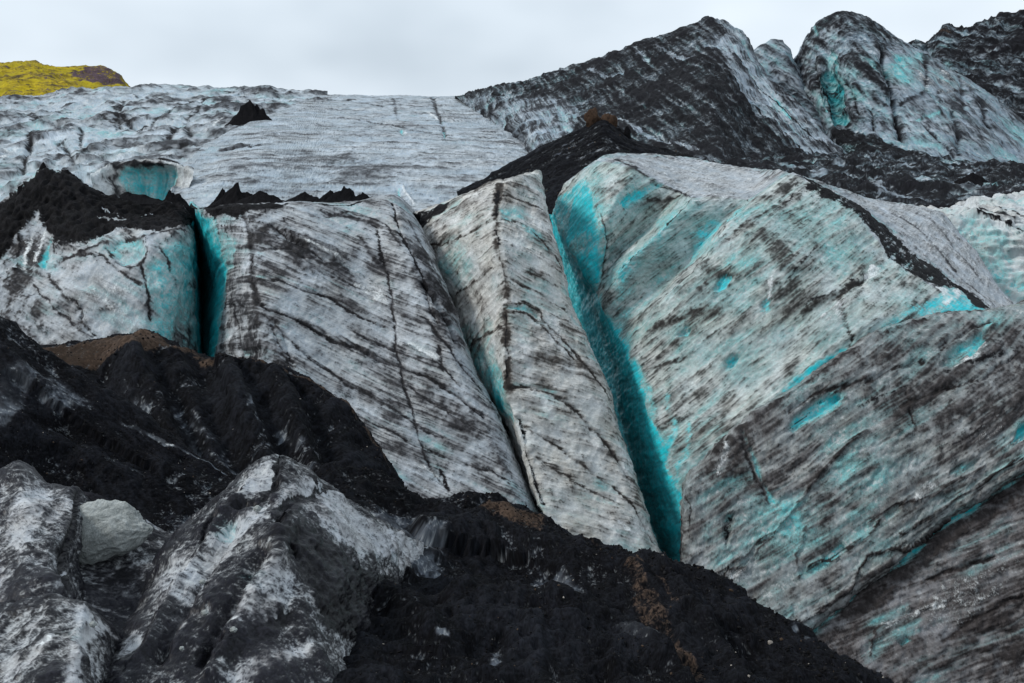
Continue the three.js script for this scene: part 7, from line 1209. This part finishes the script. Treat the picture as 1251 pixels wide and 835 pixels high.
t('serac_c', 'serac', 'pyramid shaped serac with dark central ridge beside blue crevasse', 'serac', { res: 0.125, tx: 0.046, ice: WARM, seed: 23, bed: [0.02, 0.8, -0.62], along: 0.16, across: 1.6, dirt: 0.3, teal: 0.02, ash: -0.6, white: -0.25, amp: 0.26, jag: 0.28, streak: 0.65, blotch: 0.35 }, [['top', 0, 99, 0, 2], ['shaded_face', 0, 4, 2, 99], ['ice_face', 4, 7, 2, 99], ['crevasse_wall', 7, 99, 2, 99]]);
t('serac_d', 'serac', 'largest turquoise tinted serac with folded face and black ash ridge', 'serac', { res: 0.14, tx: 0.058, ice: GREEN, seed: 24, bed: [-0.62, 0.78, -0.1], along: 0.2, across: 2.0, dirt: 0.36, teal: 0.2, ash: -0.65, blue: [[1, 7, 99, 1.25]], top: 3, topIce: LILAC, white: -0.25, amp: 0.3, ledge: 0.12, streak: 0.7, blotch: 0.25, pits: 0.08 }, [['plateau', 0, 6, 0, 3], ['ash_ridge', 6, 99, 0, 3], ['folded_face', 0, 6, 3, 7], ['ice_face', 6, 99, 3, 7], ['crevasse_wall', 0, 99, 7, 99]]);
t('slab_e', 'ice_slab', 'mottled grey ice slab with turquoise pockets and raised dirt ropes', 'ice slab', { res: 0.1, tx: 0.043, ice: MUDDY, seed: 25, bed: [-0.55, 0.83, 0.05], along: 0.16, across: 1.7, dirt: 0.45, teal: 0.06, ash: -0.7, white: -0.3, amp: 0.28, streak: 0.75, blotch: 0.35, pits: 0.22, fine: 0.07 }, [['upper_edge', 0, 99, 0, 1], ['ice_face', 0, 99, 1, 99]]);
t('slab_f', 'ice_slab', 'dark brownish dirty ice slab under a thin turquoise seam', 'ice slab', { res: 0.1, tx: 0.043, ice: SILT, seed: 26, bed: [-0.4, 0.9, 0.05], along: 0.16, across: 1.7, dirt: 0.7, teal: -0.04, ash: -0.65, white: -0.3, amp: 0.25, streak: 0.8, blotch: 0.4, pits: 0.24, fine: 0.08 }, [['seam', 0, 99, 0, 2], ['ice_face', 0, 99, 2, 99]]);

// ------------------------------------------------------------------ black foreground
const f_bank_m = t('bank_m', 'ash_bank', 'black ash bank with brown flat top below the ash crested serac', 'ash bank', { ...BLACK, sc: 0.8, res: 0.13, tx: 0.05, seed: 31, bed: [0.85, 0.3, 0.3], along: 0.1, across: 1.9, amp: 0.8, ledge: 0.25, jag: 0.15 }, [['crest', 0, 99, 0, 2], ['ash_slope', 0, 99, 2, 99]]);
const f_spur_n = t('spur_n', 'ash_spur', 'dark slanting ash spur in front of the brown topped bank', 'ash spur', { ...BLACK, sc: 0.6, res: 0.08, tx: 0.035, seed: 32, bed: [0.5, 0.8, 0.2], along: 0.1, across: 1.8, ledge: 0.25, amp: 0.7, jag: 0.15 }, [['ash_slope', 0, 99, 0, 99]]);
t('mound_o', 'dirty_ice_mound', 'dirty ice mound with pale streaks beside the pale ice shell', 'ice mound', { ice: FILM, edge: 0.42, rag: 0.6, dry: 0.0, spec: 0.16, sc: 0.5, res: 0.055, tx: 0.024, seed: 33, bed: [0.6, 0.6, 0.3], dirt: 0.35, teal: -0.2, ash: 0.68, white: -0.3, amp: 0.5, ledge: 0.25, streak: 0.35, rough: 0.38, grain: 0.6, grainy: 1.0, jag: 0.2, fine: 0.05 }, [['ice_face', 0, 99, 0, 99]]);
t('hollow_p', 'dirty_ice_hollow', 'dark brownish ice hollow under the pale ice shell', 'ice hollow', { ice: FILM, edge: 0.42, rag: 0.6, dry: 0.0, spec: 0.16, sc: 0.5, res: 0.06, tx: 0.026, seed: 34, dirt: 0.5, teal: -0.2, ash: 0.75, amp: 0.3, rough: 0.5, grain: 0.5, grainy: 1.0 }, [['ice_face', 0, 99, 0, 99]]);
t('mound_q', 'dirty_ice_mound', 'peaked dirty ice mound with blotched white and black face', 'ice mound', { ice: FILM, edge: 0.42, rag: 0.6, dry: 0.0, spec: 0.16, sc: 0.5, res: 0.055, tx: 0.024, seed: 35, bed: [-0.5, 0.6, 0.4], along: 0.4, across: 0.9, dirt: 0.35, teal: -0.2, ash: 0.78, white: -0.3, amp: 0.6, ledge: 0.25, streak: 0.35, rough: 0.38, grain: 0.6, grainy: 1.0, jag: 0.2, fine: 0.05 }, [['ice_face', 0, 99, 0, 99]]);
t('mound_r', 'dirty_ice_mound', 'low dark ice mound with one bright ice rib below hollow', 'ice mound', { ice: FILM, edge: 0.42, rag: 0.6, dry: 0.0, spec: 0.16, sc: 0.5, res: 0.055, tx: 0.024, seed: 36, bed: [0.8, 0.4, 0.2], dirt: 0.35, teal: -0.2, ash: 0.85, amp: 0.5, jag: 0.2, rough: 0.38, grain: 0.5, grainy: 1.0 }, [['ice_face', 0, 99, 0, 99]]);
const f_bank_s = t('bank_s', 'ash_bank', 'long black ash bank with brown gravel patches and wet terrace', 'ash bank', { ...BLACK, sc: 0.65, res: 0.075, tx: 0.034, seed: 37, bed: [0.5, 0.85, 0.1], along: 0.14, across: 1.6, amp: 1.2, ledge: 0.3, jag: 0.45 }, [['crest', 0, 99, 0, 2], ['ash_slope', 0, 99, 2, 5], ['near_slope', 0, 99, 5, 99]]);
// ------------------------------------------------------------------ loose stones
strew('gravel', 'fine dark gravel scattered over the black ash banks', [f_bank_m, f_spur_n, f_bank_s], 30000, 0.006, 0.034, 4, 0.012);
strew('stones', 'coarse dark stones along the crests of the ash banks', [f_bank_m, f_bank_s], 5000, 0.01, 0.06, 5, 0.008, 0.5, 0.5, 2.2);
strew('stones', 'black stones on the far ash cone', [f_cone_l], 2500, 0.02, 0.11, 7, 0.02);
// ------------------------------------------------------------------ heaps, rocks and lumps
function heap(name, label, category, [x, y, z, w, h], seed, mat = ASH, extra = {}, sharp = 1.5) { const g = thing(name, [x, y - h, z], label, category, extra); mesh('ash_heap', heapGeometry(w, h, w * 0.42, seed, 3, sharp), mat, g); return g; }
const crest = { group: 'black ash heaps along the serac tops' };
heap('ash_heap', 'wide black ash heap beside the dark slit on the serac crest', 'ash heap', [-23.40, 10.50, -82.00, 2.93, 1.13], 1.3, ASH, crest);
heap('ash_heap', 'tallest twin peaked black ash heap on the grey slab top', 'ash heap', [-18.09, 10.43, -78.50, 3.99, 1.29], 2.1, ASH, crest);
heap('ash_heap', 'small black ash heap between the slit and twin peaked heap', 'ash heap', [-19.18, 10.06, -79.00, 2.17, 0.98], 3.4, ASH, crest);
heap('ash_heap', 'long low black ash heap sloping off the twin peaked heap', 'ash heap', [-16.37, 9.71, -77.50, 6.49, 0.96], 4.2, ASH, crest);
heap('ash_heap', 'lone low black ash heap on bare ice of the slab top', 'ash heap', [-13.93, 10.03, -80.00, 3.74, 0.66], 5.7, ASH, crest);
heap('ash_heap', 'narrow black ash heap next to the pointed one', 'ash heap', [-12.15, 10.13, -79.50, 2.68, 0.76], 6.5, ASH, crest);
heap('ash_heap', 'pointed black ash heap above the secondary ice ridge', 'ash heap', [-11.10, 10.34, -79.00, 3.53, 1.09], 7.9, ASH, crest);
heap('ash_heap', 'flat black ash heap at the end of the slab crest', 'ash heap', [-9.90, 9.90, -79.00, 3.09, 0.65], 8.3, ASH, crest);
heap('ash_heap', 'highest ragged black ash heap on the broad serac', 'ash heap', [-32.24, 12.19, -82.00, 3.60, 1.35], 9.1, ASH, crest);
heap('ash_heap', 'second ragged black ash heap on the broad serac', 'ash heap', [-30.72, 12.08, -82.00, 3.15, 1.13], 10.6, ASH, crest);
heap('ash_heap', 'black ash heap in the saddle of the broad serac', 'ash heap', [-26.22, 10.33, -82.00, 7.49, 0.90], 11.2, ASH, crest);
heap('ash_heap', 'low black ash heap halfway down the broad serac crest', 'ash heap', [-28.58, 10.45, -82.00, 4.90, 0.90], 12.8, ASH, crest);
heap('ash_cone', 'lone black ash cone on the pale upper glacier', 'ash cone', [-65.62, 60.58, -300.00, 15.25, 5.98], 13.7, ASH, {}, 1.0);
heap('ash_heap', 'black ash heap on the debris under the rounded ice peak', 'ash heap', [63.97, 23.29, -165.00, 13.37, 2.27], 14.4);
const rocks = { group: 'brown rocks on the ash cone top' };
for (const [x, y, z, w, h, seed, label] of [
  [7.85, 21.55, -116.00, 1.43, 1.59, 1.1, 'tall brown rock at the very tip of the ash cone'], [9.36, 21.13, -115.00, 1.34, 1.26, 2.2, 'blocky brown rock beside the tip of the ash cone'],
  [11.05, 19.78, -114.50, 0.71, 1.42, 3.3, 'thin pointed dark rock lower on the ash cone'], [9.90, 19.93, -114.00, 1.25, 0.78, 4.4, 'flat dark rock between the blocky and thin rocks']]) {
  const g = thing('rock', [x, y - h / 2, z], label, 'rock', rocks); mesh('stone', rockGeometry(w / 2, h * 0.62, w / 2, seed, 0.7), seed < 3 ? BROWN : ASH, g, [0, h / 2, 0]);
}
{
  const g = thing('ice_shell', [-9.69, -5.30, -28.30], 'smooth pale ice shell lodged above the dark hollow', 'ice lump');
  const geo = rockGeometry(1.05, 0.70, 0.30, 5.2, 0.24, 24, 3); const p = geo.attributes.position;
  for (let i = 0; i < p.count; i++) { const x = p.getX(i), y = p.getY(i); p.setX(i, x + 0.22 * y); p.setY(i, y * (1 - 0.22 * x) + 0.1 * fbm(x * 2.2, y * 2.2, 7, 3)); }
  geo.computeVertexNormals(); mesh('ice', geo, PALE, g, [0, 0.78, 0]);
}
const lumps = { group: 'small pale ice lumps melting out of the dirty mounds' };
for (const [x, y, z, w, seed, label] of [
  [-7.60, -5.13, -21.60, 0.13, 1.5, 'rounded pale ice lump at the head of the bright ice rib'], [-8.13, -5.24, -21.00, 0.09, 2.5, 'small pale ice lump on the low dark mound'],
  [-6.42, -4.98, -24.70, 0.12, 3.5, 'oval pale ice lump on the blotched mound under the white patch'], [-5.98, -5.28, -23.20, 0.13, 4.5, 'blue tinted ice lump on the blotched mound'],
  [-5.33, -5.52, -22.80, 0.13, 5.5, 'round ice lump low on the blotched mound'], [-6.10, -5.67, -22.00, 0.09, 6.5, 'flat ice lump near the foot of the blotched mound'],
  [-5.82, -3.82, -27.20, 0.17, 7.5, 'greenish ice lump in the black groove of the blotched mound'], [-9.93, -4.79, -38.00, 0.16, 8.5, 'grey ice lump on the wet flat below the spur']]) {
  const g = thing('ice_lump', [x, y - w * 0.4, z], label, 'ice lump', lumps); mesh('ice', rockGeometry(w * 0.5, w * 0.42, w * 0.4, seed, 0.45, 6, 2), PALE, g, [0, w * 0.4, 0]);
}
console.log(JSON.stringify(stats));

renderer.render(scene, camera);
